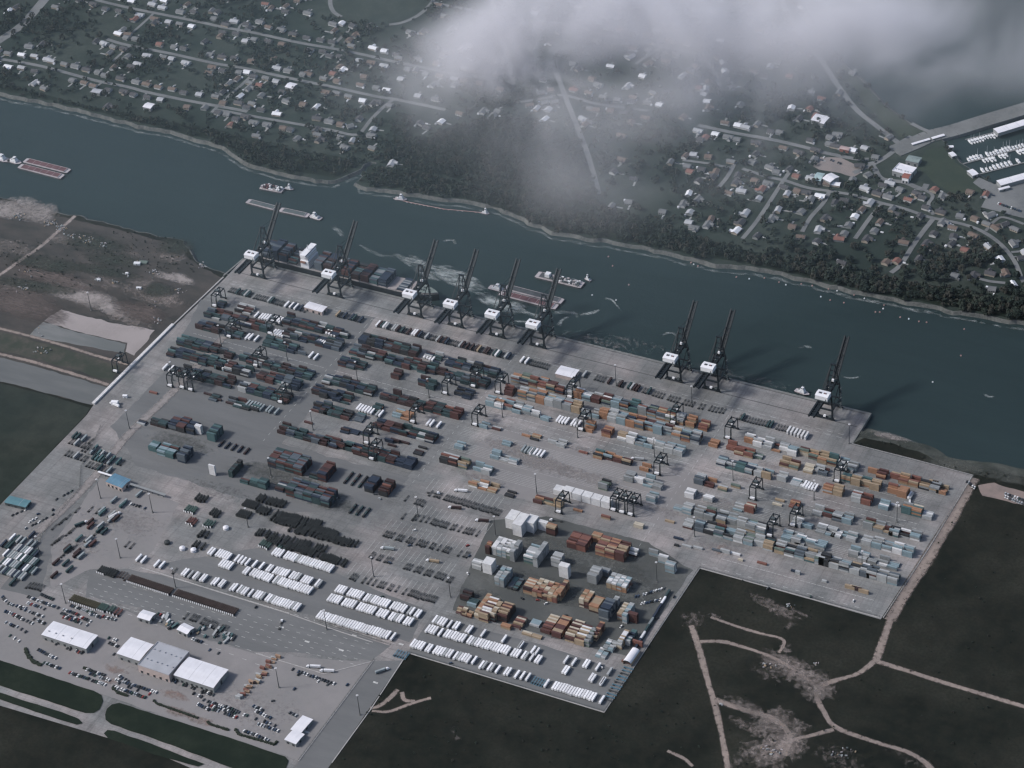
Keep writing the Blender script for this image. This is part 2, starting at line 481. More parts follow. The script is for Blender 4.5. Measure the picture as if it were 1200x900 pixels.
skirt('marsh_bank', [qc] + east[1:], -0.02, WZ - 0.4, 22, M_MUD if False else ground_mat('marsh_mud', [(0.045, 0.052, 0.046), (0.09, 0.095, 0.085)], (0.03, 0.2)), 1)

# west land surfaces
west_poly = [G(*p) for p in [(-300, 190), (-80, 212), (0, 236), (32, 246), (55, 252), (87, 257), (120, 265), (140, 270), (175, 279), (210, 287), (222, 302), (238, 316), (262, 326), (270, 326), (184, 402), (112, 474), (60, 462), (0, 446), (-300, 360)]]
sheet('west_ground', west_poly, 0.06, M_WSOIL, rag=3, seed=4)
sheet('concrete_slab', pxpoly([(72, 362.5), (98, 370), (127, 377.5), (155, 382), (182, 387), (157, 417), (147, 412), (149, 402), (92, 389), (51, 376)]), 0.12, M_SLAB, rag=3, seed=9)
sheet('grey_hardstanding', pxpoly([(51, 377), (92, 390), (148, 403), (145, 414), (90, 404), (32, 394)]), 0.10, ground_mat('greyish_hardstand', [(0.12, 0.13, 0.13), (0.17, 0.175, 0.175)], (0.02, 0.1), stretch=(0.2, 1, 1)), rag=2)
sheet('dark_turf', pxpoly([(-200, 345), (0, 388), (50, 402), (100, 416), (140, 429), (131, 447), (60, 425), (0, 411), (-200, 370)]), 0.13, ground_mat('scrub_turf', [(0.040, 0.048, 0.038), (0.075, 0.070, 0.060)], (0.03, 0.2)), rag=3, seed=2)
sheet('grey_field', pxpoly([(-200, 375), (0, 419), (62, 435), (125, 454), (108, 475), (50, 459), (0, 447), (-200, 405)]), 0.15, ground_mat('grey_silt_field', [(0.105, 0.112, 0.115), (0.135, 0.14, 0.14)], (0.02, 0.1), stretch=(0.2, 1, 1)), rag=2, seed=6)
road('dirt_road', [(-200, 337), (0, 385), (75, 405), (110, 416), (150, 427)], 7, 0.18, M_TRACK, fade=True)
road('dirt_road', [(-200, 372), (0, 415), (62, 431), (127, 451)], 8, 0.20, M_TRACK, fade=True)
road('dirt_road', [(88, 253), (78, 262), (50, 287), (20, 308), (0, 322), (-60, 360)], 9, 0.22, M_DIRT, fade=True)
for i, (px, py, rx, ry, st) in enumerate([(30, 243, 40, 16, .8), (8, 246, 30, 16, .9), (48, 251, 26, 18, .8), (75, 341, 46, 10, 1), (105, 350, 48, 11, 1), (132, 362, 34, 10, 1), (88, 333, 26, 6, .8), (212, 327, 24, 7, 1), (195, 324, 20, 6, .8),
                                      (76, 282, 30, 8, .6), (20, 290, 40, 12, .5), (170, 340, 40, 16, .55), (190, 350, 34, 14, .6), (150, 375, 40, 10, .5), (20, 345, 60, 20, .5), (120, 330, 40, 12, .4), (200, 300, 26, 12, .5), (155, 300, 30, 10, .4)]):
    blotch('sand_patch', px, py, rx * 1.3, ry * 1.9, 0.25 + 0.01 * i, M_SAND if i < 9 else M_DIRT, rot=-0.1, strength=st)
for i, (px, py, rx, ry) in enumerate([(20, 355, 90, 22), (60, 325, 70, 14), (165, 365, 50, 14)]):
    blotch('brown_soil_patch', px, py, rx * 1.3, ry * 1.7, 0.4 + .01 * i, ground_mat('brown_soil', [(0.115, 0.095, 0.088), (0.085, 0.072, 0.068)], (0.02, 0.2), stretch=(.4, 1.5, 1), fade=True), rot=-.1, strength=.9)
for i, (px, py, rx, ry) in enumerate([(110, 285, 60, 16), (60, 310, 60, 14), (135, 305, 50, 14), (205, 290, 30, 16), (185, 340, 24, 14), (120, 318, 60, 10), (40, 335, 70, 10)]):
    blotch('scrub_patch', px, py, rx * 1.2, ry * 1.6, 0.45 + 0.01 * i, ground_mat('scrubby_weeds', [(0.035, 0.042, 0.036), (0.055, 0.058, 0.05)], (0.03, 0.2), fade=True), rot=0.1, strength=.9)
sheet('dark_grass_field', pxpoly([(-300, 395), (0, 449), (55, 463), (106, 478), (100, 487), (0, 590), (-100, 694), (-400, 700)]), 0.08, ground_mat('dim_green_field', [(0.026, 0.034, 0.029), (0.038, 0.044, 0.037), (0.012, 0.018, 0.016)], (0.008, 0.04, 0.3)), rag=1)

# the paved terminal
term_px = [(998, 520), (1140, 557), (1032, 726), (820, 666), (708, 835), (478, 765), (389, 894), (366, 925), (330, 960), (230, 903), (200, 890), (150, 872), (60, 845), (0, 827), (-100, 790)]
term = [qa, qb, (449.3, 50.5)] + [G(*p) for p in term_px] + [G(*p) for p in [(-100, 696), (0, 592), (102, 486), (110, 474), (184, 402), (262, 328)]]
sheet('terminal_paving', term, 0.22, M_CONC)
M_ASPH = ground_mat('weathered_yard_asphalt', [(0.132, 0.136, 0.139), (0.172, 0.175, 0.177), (0.108, 0.112, 0.115), (0.150, 0.153, 0.155)], (0.010, 0.045, 0.2, 0.9), stretch=(.22, 1.3, 1))
M_GRAV = ground_mat('pale_gravel_lot', [(0.205, 0.200, 0.200), (0.250, 0.236, 0.236), (0.165, 0.162, 0.163), (0.225, 0.215, 0.213)], (0.010, 0.04, 0.15, 0.8))
sheet('asphalt_lane', pxpoly([(105, 668), (150, 667), (213, 680), (346, 722), (370, 729), (458, 757), (436, 774), (350, 765), (300, 764), (215, 742), (165, 712), (100, 700)]), 0.232, M_ASPH, rag=1.5, seed=11)
sheet('asphalt_exit_road', pxpoly([(438, 775), (472, 774), (389, 893), (366, 925), (330, 950), (350, 892), (394, 833)]), 0.236, M_ASPH)
sheet('trailer_park_asphalt', pxpoly([(478, 764), (506, 722), (640, 757), (735, 790), (708, 834), (593, 799)]), 0.234, M_ASPH, rag=1, seed=12)
sheet('trailer_park_asphalt', pxpoly([(190, 660), (315, 640), (500, 715), (480, 752), (345, 716), (215, 677)]), 0.233, M_ASPH, rag=2, seed=13)
sheet('truck_park_asphalt', pxpoly([(20, 668), (60, 614), (92, 576), (84, 600), (60, 650), (46, 700), (0, 712), (0, 690)]), 0.235, M_ASPH, rag=1.5, seed=14)
sheet('stack_yard_asphalt', pxpoly([(530, 715), (575, 610), (640, 605), (760, 636), (812, 668), (740, 770), (645, 748)]), 0.237, ground_mat('oily_asphalt', [(0.078, 0.083, 0.082), (0.122, 0.126, 0.123), (0.058, 0.062, 0.061)], (0.015, 0.06, 0.3)), rag=2.5, seed=15)
sheet('west_block_asphalt', pxpoly([(235, 352), (440, 372), (400, 425), (375, 470), (330, 520), (480, 560), (440, 600), (330, 600), (160, 545), (130, 500), (190, 440)]), 0.231, M_ASPH, rag=3, seed=16)
sheet('gravel_lot', pxpoly([(0, 690), (50, 702), (110, 700), (215, 744), (300, 766), (436, 777), (394, 833), (350, 890), (250, 860), (110, 810), (0, 774), (-100, 750), (-100, 720)]), 0.238, M_GRAV, rag=1.5, seed=17)
sheet('pale_apron', pxpoly([(60, 640), (118, 560), (210, 590), (180, 645), (150, 665), (105, 667), (60, 690)]), 0.239, M_GRAV, rag=3, seed=18)
sheet('pale_worn_block', pxpoly([(590, 500), (830, 560), (800, 620), (560, 575), (540, 540)]), 0.230, M_GRAV, rag=4, seed=19)
# quay wall: a deep capped face down to the water, with fenders
qm = mat('quay_wall_concrete', (0.16, 0.165, 0.16), var=0.3, scale=0.2)
mb = MB()
mb.box(qa[0], qb[0], 112.9, 115.3, WZ - 3, 0.55, qm)
mb.box(449.3, 451.0, 50.5, 115.3, WZ - 3, 0.55, qm)
qa2 = G(286, 303)
mb.beam((qa[0], 115.0, -3.2), (*G(262, 323), -3.2), 2.2, 7.4, qm)
o = mb.build('quay_wall'); tag(o, 'long concrete quay wall with raised coping along the river below the nine cranes', 'quay wall')
fm = mat('fender_rubber', (0.02, 0.02, 0.02)); me = None
mb = MB(); mb.box(-0.6, 0.6, 115.3, 116.3, -3.5, -0.4, fm); fme = mb.mesh('fender')
for x in range(-470, 445, 18):
    obj('fender', fme, o, (x, 0, 0))
# crane rails and yard paint
pm = mat('rail_steel', (0.06, 0.06, 0.06)); wp = mat('faded_road_paint', (0.45, 0.45, 0.44), var=0.35, scale=0.4)
yp = mat('faded_yellow_paint', (0.38, 0.30, 0.12), var=0.35, scale=0.4)
mb = MB()
for y in (83.5, 111.2): mb.box(-478, 444, y - 0.5, y + 0.5, 0.22, 0.27, pm)
tag(mb.build('crane_rails'), 'pair of dark crane rails set in the quay apron', 'rails')
mb = MB()
for k in range(0, 60):
    mb.box(-470 + k * 15.2, -462 + k * 15.2, 62.0, 62.3, 0.22, 0.26, wp); mb.box(-470 + k * 15.2, -462 + k * 15.2, 55.8, 56.1, 0.22, 0.26, wp)
for y in (-62, -71, -80, -88):                                                  # central roads
    for x0, x1 in ((-455, -250), (-232, -30), (-15, 275), (300, 575)):
        x = x0
        while x < x1: mb.box(x, x + 6, y, y + 0.35, 0.22, 0.26, wp); x += (8 if y in (-62, -88) else 16)
for y0, y1, xs in ((-225, 40, (-243, -24, 286)), (40, 60, (-243, -24, 286))):
    for x in xs:
        y = y0
        while y < y1: mb.box(x, x + 0.35, y, y + 5, 0.22, 0.26, wp); y += 13
for px0, py0, px1, py1, st in ((822, 661, 1030, 719, 14), (845, 655, 1025, 704, 7), (165, 665, 340, 719, 7), (80, 690, 330, 775, 16), (150, 720, 330, 790, 18), (345, 720, 470, 757, 12)):
    a = G(px0, py0); b = G(px1, py1); n = int(abs(b[0] - a[0]) / st)
    for i in range(n):
        t = i / n; x = a[0] + (b[0] - a[0]) * t; y = a[1] + (b[1] - a[1]) * t
        mb.box(x, x + min(6, st * .98), y, y + 0.4, 0.22, 0.26, wp)
a = G(110, 690); b = G(430, 768)
for k in range(5):
    x = a[0]
    while x < b[0]: y = a[1] + (b[1] - a[1]) * (x - a[0]) / (b[0] - a[0]) + k * 9 - 18; mb.box(x, x + 5, y, y + .35, .22, .265, wp); x += 14
for (px, py) in ((400, 762), (415, 745), (360, 752), (330, 735), (405, 735), (470, 755), (360, 858), (440, 800)):
    c = G(px, py); mb.box(c[0] - 3, c[0] + 3, c[1] - 1.2, c[1] + 1.2, .22, .265, wp)
# chassis field stall lines
for px0, py0, px1, py1 in ((500, 572, 585, 596), (480, 600, 572, 622), (450, 620, 552, 645), (430, 645, 530, 675), (408, 672, 512, 700)):
    a = G(px0, py0); b = G(px1, py1)
    x = a[0]
    while x < b[0]: mb.box(x, x + 0.25, a[1] - 2, a[1] + 20, 0.22, 0.26, wp); x += 7.0
# empty slots painted in the middle and right blocks
for yl, x0, x1 in ((-121, -15, 275), (-150, -15, 275), (-179, 60, 270), (-26, 300, 560), (-124, 310, 420), (-152, 380, 560)):
    x = x0
    while x < x1:
        for j in range(7): mb.box(x, x + 12.2, yl + 1.6 + j * 2.9, yl + 1.8 + j * 2.9, 0.22, 0.26, wp)
        x += 12.9
tag(mb.build('painted_markings'), kind='stuff')

for i, (px, py, rx, ry, st) in enumerate([(690, 655, 95, 32, .9), (640, 690, 75, 26, .9), (735, 690, 50, 34, .95), (560, 700, 40, 18, .6), (330, 560, 85, 26, .7), (215, 520, 60, 22, .6), (380, 585, 60, 22, .7), (255, 575, 80, 20, .4), (340, 610, 60, 14, .6)]):
    blotch('oily_yard_patch', px, py, rx, ry, 0.30 + 0.012 * i, M_OILY, strength=st)
for i, (px, py, rx, ry, st) in enumerate([(600, 525, 60, 14, .6), (640, 545, 70, 18, .7), (690, 560, 70, 14, .6), (590, 500, 50, 8, .4), (560, 560, 50, 10, .5), (690, 530, 60, 10, .5), (850, 590, 40, 14, .55), (780, 600, 30, 12, .5), (838, 640, 50, 14, .45), (150, 610, 70, 30, .45), (90, 640, 60, 24, .35),
                                      (470, 625, 70, 26, .35), (300, 830, 70, 40, .35), (200, 790, 90, 24, .3), (700, 400, 90, 14, .35), (860, 440, 100, 14, .3), (900, 545, 20, 8, .5), (870, 560, 20, 10, .5), (740, 400, 80, 10, .3)]):
    blotch('pale_yard_patch', px, py, rx, ry, 0.42 + 0.012 * i, M_LIGHT, strength=st)
for i, (px, py, rx, ry) in enumerate([(135, 785, 22, 8), (210, 835, 30, 10), (235, 845, 24, 8), (128, 798, 14, 6), (205, 815, 26, 8), (843, 645, 6, 16)]):
    blotch('reddish_stain', px, py, rx, ry, 0.68 + 0.01 * i, ground_mat('rusty_stain', [(0.25, 0.17, 0.145), (0.22, 0.18, 0.16)], (0.03, 0.3), fade=True), strength=.6)
road('tyre_worn_lane', [(0, 660), (60, 610), (110, 560), (150, 510), (200, 462), (262, 395)], 16, 0.66, M_LIGHT, fade=True, kind='structure')
# road out to the south west, its kerbs
mb = MB()
km = mat('pale_kerb', (0.33, 0.32, 0.315), var=0.2, scale=0.3)
for pl in ([(477, 765), (593, 800), (708, 835)], [(708, 835), (764, 750), (820, 666)], [(820, 666), (925, 695), (1030, 724)], [(998, 520), (1069, 538), (1140, 557)],
           [(1140, 557), (1090, 640), (1035, 724)], [(438, 774), (394, 833), (350, 892)], [(478, 765), (434, 832), (389, 894)], [(165, 665.5), (250, 692), (339, 719.5)], [(340, 720), (400, 741), (437, 753)], [(300, 766), (380, 790), (437, 775)]):
    for a, b in zip(pl[:-1], pl[1:]):
        A = G(*a); B = G(*b); mb.beam((*A, 0.35), (*B, 0.35), 1.1, 0.5, km)
tag(mb.build('kerbs'), 'low pale concrete kerbs edging the terminal yards and its exit road', 'kerb')
# grass verges by the south-west road
for k, pts in enumerate([[(-260, 690), (0, 774), (55, 792), (110, 810), (119, 815), (121, 822), (117, 832), (110, 836), (100, 836), (50, 820), (0, 804), (-260, 722)],
                         [(-260, 725), (0, 812), (33, 823), (72, 835), (92, 843), (97, 848), (90, 850), (67, 843), (0, 820), (-260, 735)],
                         [(123, 838), (125, 831), (131, 826), (140, 824), (200, 843), (290, 872), (334, 887), (338, 892), (334, 905), (315, 915), (273, 901), (200, 873), (130, 849), (124, 844)],
                         [(122, 860), (126, 856), (134, 857), (160, 866), (240, 896), (232, 899), (160, 879), (127, 866)], [(177, 892), (190, 890), (240, 910), (200, 905)]]):
    sheet('grass_verge', pxpoly(pts), 0.75, M_VERGE, rag=0.8, seed=k)
sheet('roadside_grass', pxpoly([(-260, 745), (0, 829), (60, 846), (150, 873), (200, 892), (232, 906), (270, 960), (-260, 960)]), 0.77, M_DGRASS, rag=1)
# dirt tracks on the dark field
for p_, w in (([(1141, 560), (1120, 598), (1090, 648), (1062, 692), (1043, 727)], 17), ([(1043, 727), (1035, 750), (1027, 773)], 10), ([(1027, 773), (1006, 789), (980, 797), (965, 803), (957, 815), (966, 835), (981, 853), (1027, 870), (1067, 883), (1095, 905), (1130, 960)], 8),
              ([(1027, 775), (1060, 785), (1100, 798), (1180, 822), (1300, 858)], 8), ([(810, 733), (819, 760), (830, 800), (838, 827), (847, 867), (853, 905), (856, 960)], 8), ([(818, 752), (847, 752), (873, 759), (897, 767), (923, 780), (953, 802)], 6),
              ([(838, 820), (873, 832), (905, 842), (925, 862), (918, 885)], 9), ([(977, 855), (950, 862), (930, 867), (910, 877)], 7), ([(434, 830), (445, 827), (458, 817), (466, 808)], 7), ([(436, 833), (455, 834), (475, 827), (490, 822), (505, 818)], 5), ([(471, 811), (474, 820), (486, 822)], 6),
              ([(833, 723), (860, 733), (890, 742), (918, 750), (913, 765)], 5), ([(782, 880), (800, 888), (812, 898)], 5)):
    road('dirt_track', p_, w * 1.15, 0.10 + rnd.random() * 0.05, M_TRACK, fade=True, wob=0.35)
for i, (px, py, rx, ry, st) in enumerate([(903, 709, 24, 7, .75), (915, 716, 20, 8, .8), (935, 717, 16, 3, .6), (925, 782, 34, 16, .95), (945, 795, 26, 14, .95), (958, 808, 16, 16, 1), (900, 790, 20, 8, .55), (880, 832, 26, 8, .9), (905, 848, 18, 20, .95), (917, 872, 22, 22, 1),
                                      (898, 885, 24, 14, .9), (932, 850, 16, 10, .8), (870, 848, 14, 6, .7), (888, 856, 12, 8, .8), (812, 725, 14, 12, .6), (838, 723, 8, 4, .8), (925, 733, 5, 8, .6), (985, 890, 30, 16, .5), (530, 857, 5, 12, .4), (920, 760, 8, 6, .7), (1070, 890, 30, 12, .4), (860, 895, 8, 30, .6), (535, 865, 5, 10, .4)]):
    blotch('dirt_patch', px, py, rx * 1.5, ry * 1.6, 0.16 + 0.008 * i, M_DIRT, rot=-0.25, strength=st * .66)
for i, (px, py, rx, ry) in enumerate([(1010, 508, 26, 8), (1045, 512, 34, 8), (1070, 522, 26, 10), (1140, 548, 60, 14), (1180, 560, 40, 12), (1110, 545, 40, 8)]):
    blotch('mud_flat', px, py, rx, ry, 0.05 + .01 * i, M_SAND if i in (1,) else M_MUD, strength=.8)
sheet('reddish_lot', pxpoly([(1146, 569), (1165, 566), (1200, 577), (1300, 602), (1300, 616), (1200, 592), (1150, 581)]), 0.3, ground_mat('reddish_gravel', [(0.24, 0.19, 0.172), (0.17, 0.145, 0.135)], (0.05, 0.3)), rag=2)

# ---------------- far bank
far_px = [(-500, -40), (-150, 65), (0, 109), (62, 121), (112, 134), (175, 149), (200, 153), (230, 163), (262, 171), (280, 185), (300, 195), (337, 204), (370, 211), (392, 211), (407, 206), (422, 197), (434, 190), (441, 191), (430, 202), (415, 215), (430, 220), (452, 221), (497, 230), (540, 234), (577, 240), (597, 249), (620, 260), (647, 271), (680, 278), (712, 281), (760, 291), (810, 301), (840, 309), (890, 314), (940, 326), (990, 338), (1040, 348), (1110, 362), (1200, 378), (1500, 440)]
far = ragged([G(*p) for p in far_px], 5, 9, 8)
k_ = max(range(len(far)), key=lambda i: -abs(far[i][0] - G(1500, 440)[0]) - abs(far[i][1] - G(1500, 440)[1]))
far = far[:k_ + 1]
bay_px = [(1500, 330), (1500, 160), (1300, 190), (1165, 216), (1150, 206), (1125, 190), (1109, 168), (1097, 157), (1070, 146), (1037, 123), (1007, 91), (985, 70), (955, 30), (930, -10), (880, -80)]
bay = [G(*p) for p in bay_px]
land_far = far + [(2600, 60), (2600, 700)] + bay + [(200, BIG * 2), (-BIG * 2, BIG * 2), (-BIG * 2, 900)]
sheet('far_ground', land_far, 0.0, M_SUBURB)
skirt('far_bank', far, 0, WZ - 0.5, 3.6, M_BANK, -1)
skirt('bay_bank', bay[2:], 0, WZ - 0.5, 6, M_BANK, -1)
foam_shore = [(p[0], p[1]) for p in far]
# open fields and woods on the far side
for k, (nm, pts, m, z, rg) in enumerate([
    ('park_lawn', [(386, -20), (388, 5), (395, 17), (420, 26), (450, 29), (480, 23), (500, 10), (508, -20)], M_SUBURB, 0.1, 1),
    ('riverside_wood_floor', [(437, 192), (470, 198), (560, 214), (700, 240), (760, 262), (850, 288), (950, 308), (1050, 325), (1200, 352), (1300, 372), (1300, 396), (1200, 375), (1040, 346), (890, 312), (760, 288), (650, 268), (597, 247), (540, 231), (450, 218), (420, 213)], M_FOREST, 0.12, 4),
    ('inland_wood_floor', [(440, 186), (470, 170), (520, 155), (560, 142), (620, 138), (665, 160), (690, 190), (700, 238), (560, 213), (470, 197)], M_FOREST, 0.14, 5),
    ('levee_grass', [(0, 99), (112, 126), (200, 143), (280, 160), (340, 175), (430, 188), (405, 203), (392, 208), (340, 200), (300, 190), (262, 168), (175, 146), (60, 118), (0, 105)], M_FOREST, 0.13, 3),
    ('green_meadow', [(985, 75), (1005, 95), (1035, 125), (1068, 148), (1094, 157), (1080, 165), (1055, 160), (1030, 140), (1000, 108)], ground_mat('bay_meadow', [(0.030, 0.042, 0.032), (0.040, 0.052, 0.038)], (0.02, 0.2)), 0.15, 3),
    ('marina_meadow', [(1085, 176), (1105, 172), (1120, 190), (1145, 208), (1150, 225), (1120, 230), (1095, 215), (1075, 195)], ground_mat('bay_meadow', [], ()), 0.16, 2),
    ('marina_lot', [(1147, 208), (1165, 216), (1200, 208), (1300, 186), (1300, 260), (1200, 256), (1150, 243), (1158, 228), (1140, 214)], M_STREET, 0.3, 1),
    ('shop_lot', [(953, 195), (962, 184), (985, 185), (1002, 193), (1008, 203), (1000, 208), (985, 203), (960, 199)], ground_mat('pinkish_lot', [(0.22, 0.19, 0.18), (0.18, 0.165, 0.16)], (0.05, 0.3)), 0.3, 1)]):
    sheet(nm, pxpoly(pts), z, m, rag=rg, seed=k)
FAR_ROADS = [
    ('shore road', [(-60, 57), (0, 69), (50, 78), (110, 94), (150, 102), (172, 108), (220, 118), (270, 127), (290, 131)], 9),
    ('corner highway', [(60, -10), (45, 8), (25, 30), (0, 47), (-40, 72)], 22),
    ('upper road', [(112, 0), (150, 9), (185, 16), (230, 25), (262, 32), (300, 39), (350, 50), (390, 57), (425, 64), (460, 72), (500, 80), (545, 89), (602, 97)], 9),
    ('middle road', [(125, 46), (145, 52), (175, 58), (205, 64), (250, 74), (280, 79), (300, 83), (350, 94), (395, 103), (440, 113), (460, 116), (500, 124), (522, 129)], 9),
    ('lower loop road', [(250, 128), (300, 137), (340, 144), (385, 152), (412, 158), (423, 155), (435, 140), (450, 125), (462, 116)], 8),
    ('side lane', [(300, 83), (285, 98), (262, 118), (248, 132)], 7), ('side lane', [(152, 54), (142, 63), (132, 72)], 6), ('side lane', [(182, 14), (168, 27), (150, 43)], 6),
    ('side lane', [(233, 5), (215, 21)], 6), ('side lane', [(415, 30), (400, 44), (388, 56)], 7), ('side lane', [(0, 68), (14, 60)], 5), ('side lane', [(122, 95), (110, 104)], 5), ('side lane', [(172, 108), (168, 118)], 5), ('side lane', [(278, 38), (284, 28), (300, 32)], 5),
    ('park ring road', [(388, -10), (387, 4), (391, 14), (400, 20)], 9), ('park ring road', [(456, 29), (470, 27), (487, 20), (500, 10), (508, 0), (512, -10)], 9), ('park ring road', [(508, 3), (530, 8), (552, 12), (576, 17)], 9),
    ('straight canal road', [(573, -10), (582, 25), (592, 60), (602, 100)], 10), ('straight canal road', [(652, 85), (665, 120), (675, 145), (690, 185), (702, 228)], 10),
    ('misty road', [(610, 120), (640, 115), (662, 112), (700, 122), (760, 130)], 8), ('misty road', [(700, 40), (745, 48), (775, 55), (812, 63), (830, 75), (842, 95), (843, 108)], 9), ('misty road', [(745, 75), (775, 56), (810, 45)], 7),
    ('village road', [(818, 147), (860, 156), (900, 163), (940, 172), (965, 179), (1000, 186), (1018, 187)], 10), ('village road', [(1000, 203), (1018, 195), (1032, 188), (1045, 179), (1052, 170), (1068, 160)], 10),
    ('bay highway', [(910, -10), (925, 20), (950, 55), (965, 75), (985, 105), (1005, 130), (1030, 150), (1053, 168)], 11), ('side lane', [(1020, 190), (1025, 198), (1034, 210), (1060, 214), (1080, 222), (1086, 216)], 11),
    ('village back road', [(900, 208), (920, 212), (945, 220), (970, 224), (1000, 229), (1032, 238), (1060, 245), (1090, 255), (1128, 263), (1152, 272), (1172, 286), (1188, 305), (1198, 328), (1205, 340)], 8),
    ('village cross street', [(926, 201), (918, 212), (900, 240), (885, 262), (870, 280)], 8), ('village cross street', [(972, 224), (965, 238), (950, 255), (940, 272)], 8), ('village cross street', [(1033, 240), (1020, 255), (1002, 280)], 8),
    ('village cross street', [(1095, 255), (1083, 270), (1070, 288), (1056, 310), (1044, 320)], 9), ('village cross street', [(862, 190), (852, 208), (840, 222)], 8), ('side lane', [(800, 188), (830, 192), (860, 198)], 7), ('side lane', [(870, 198), (900, 208)], 8),
    ('side lane', [(1148, 327), (1160, 330), (1178, 332)], 7), ('side lane', [(1155, 271), (1165, 260), (1176, 255), (1200, 263)], 6), ('side lane', [(1185, 296), (1205, 294)], 6), ('side lane', [(1065, 215), (1092, 228), (1088, 240), (1094, 252)], 7), ('side lane', [(1068, 145), (1082, 152), (1096, 157)], 9),
    ('levee track', [(0, 97), (60, 112), (120, 127), (180, 137), (240, 150), (300, 163), (370, 177), (425, 189)], 6), ('levee track', [(437, 193), (500, 204), (560, 218), (620, 232), (700, 250)], 6), ('levee track', [(1000, 318), (1100, 335), (1200, 352)], 5)]
for i, (nm, pts, w) in enumerate(FAR_ROADS):
    nm2 = {'side lane': 'side_lane'}.get(nm, nm.replace(' ', '_'))
    road(nm2, pts, w * .78, 0.3 + 0.012 * i, M_STREET if 'track' not in nm else M_SUBURB)
# breakwater and marina piers
bw = [G(*p) for p in [(1048, 178), (1072, 168), (1090, 160), (1118, 153), (1150, 143), (1200, 128), (1300, 98)]]
mb = MB()
ln = smooth_line(bw, 3)
for a, b in zip(ln[:-1], ln[1:]): mb.beam((*a, -1.6), (*b, -1.6), 30, 5.4, ground_mat('breakwater_fill', [(0.16, 0.165, 0.165), (0.12, 0.125, 0.125)], (0.02, 0.2)))
tag(mb.build('breakwater'), kind='structure')

# wakes and foam on the river
for p_, w, s in (([(556, 340), (570, 350), (590, 358), (606, 362), (618, 365)], 22, 1), ([(500, 312), (520, 320), (545, 330), (570, 345)], 30, .8), ([(470, 300), (495, 310), (520, 318)], 16, .5), ([(600, 360), (622, 368), (640, 374)], 9, 1), ([(653, 384), (660, 374), (672, 370)], 7, 1), ([(678, 371), (684, 368), (696, 366), (703, 362)], 6, 1), ([(705, 349), (716, 351), (722, 357), (728, 364)], 5, .8),
                 ([(388, 264), (396, 270), (405, 278)], 8, .7), ([(417, 284), (430, 292), (450, 300), (470, 300)], 7, .5), ([(460, 295), (475, 305), (490, 312)], 10, .6), ([(508, 316), (520, 312), (535, 315)], 8, .6), ([(518, 283), (530, 281), (535, 288)], 6, .7), ([(566, 288), (578, 296)], 8, .4),
                 ([(600, 376), (616, 377), (630, 377)], 6, .9), ([(712, 302), (713, 312)], 5, .6), ([(730, 322), (740, 335)], 4, .4), ([(985, 441), (998, 443), (1010, 441)], 4, .9), ([(955, 443), (964, 444)], 4, .8), ([(1035, 449), (1052, 447)], 3, .7), ([(1096, 441), (1107, 446)], 4, .7), ([(1150, 461), (1160, 465), (1166, 464)], 4, .9), ([(1178, 472), (1184, 474)], 5, .7),
                 ([(770, 395), (785, 390), (795, 394)], 4, .4), ([(880, 424), (884, 428)], 5, .5), ([(920, 425), (926, 422)], 6, .7), ([(936, 408), (945, 406), (952, 410)], 5, .6), ([(1000, 434), (1006, 433)], 4, .3), ([(858, 388), (866, 384)], 4, .4), ([(480, 308), (500, 322), (520, 330)], 16, .4), ([(640, 368), (668, 366), (680, 372)], 12, .35)):
    ribbon('foam', [G(p[0], p[1], WZ) for p in p_], w * 1.3, WZ + 0.05 + rnd.random() * .05, M_FOAM, fade=True, kind='stuff', wob=.7, taper=True, strength=(.40 + .45 * s) if w > 15 else .32 + .36 * s)
o = ribbon('shore_foam', [(p[0] + 4, p[1] - 11) for p in foam_shore[::2]], 8, WZ + 0.16, M_FOAM, fade=True, kind='stuff', smooth=False, wob=.8, strength=.42)

# ------------------------------------------------------------------ shared paints
def paint(name, col, rough=0.6, var=0.12, rand=0.0): return mat('paint_' + name, col, rough=rough, var=var, scale=0.25, rand=rand)
PAL = {'white': (0.57, 0.57, 0.577), 'pale grey': (0.326, 0.338, 0.344), 'grey': (0.22, 0.233, 0.239), 'light blue': (0.199, 0.264, 0.294), 'teal': (0.063, 0.115, 0.121), 'dark teal': (0.031, 0.056, 0.06), 'navy': (0.024, 0.035, 0.056), 'blue grey': (0.084, 0.102, 0.121), 'charcoal': (0.03, 0.032, 0.035), 'maroon': (0.081, 0.04, 0.037), 'dark maroon': (0.041, 0.025, 0.025), 'rust red': (0.172, 0.08, 0.064), 'orange': (0.288, 0.161, 0.101), 'tan': (0.292, 0.226, 0.158), 'cream': (0.423, 0.381, 0.312), 'dull green': (0.116, 0.148, 0.129)}
PM = {k: paint(k.replace(' ', '_'), v) for k, v in PAL.items()}
CK = list(PAL)
DARK = (['dark teal'] * 5 + ['navy'] * 4 + ['charcoal'] * 3 + ['dark maroon'] * 4 + ['maroon'] * 2 + ['teal'] + ['blue grey'] * 2 + ['pale grey'])
MIDP = (['orange'] * 3 + ['tan'] * 3 + ['maroon'] * 3 + ['rust red'] * 2 + ['pale grey'] * 4 + ['grey'] * 2 + ['light blue'] * 3 + ['teal'] * 1 + ['blue grey'] * 2 + ['white'] + ['dull green'] + ['navy'])
GREYP = (['pale grey'] * 6 + ['grey'] * 4 + ['light blue'] * 3 + ['blue grey'] * 2 + ['teal'] + ['white'] * 1 + ['tan'] + ['maroon'] + ['dull green'] + ['charcoal'] * 2)
TANP = (['tan'] * 5 + ['orange'] * 4 + ['maroon'] * 3 + ['rust red'] * 2 + ['cream'] + ['dark maroon'] * 2)
REDP = (['rust red'] * 4 + ['maroon'] * 5 + ['orange'] * 2 + ['tan'] * 2)
COOLP = (['pale grey'] * 5 + ['light blue'] * 4 + ['grey'] * 3 + ['white'] * 2)
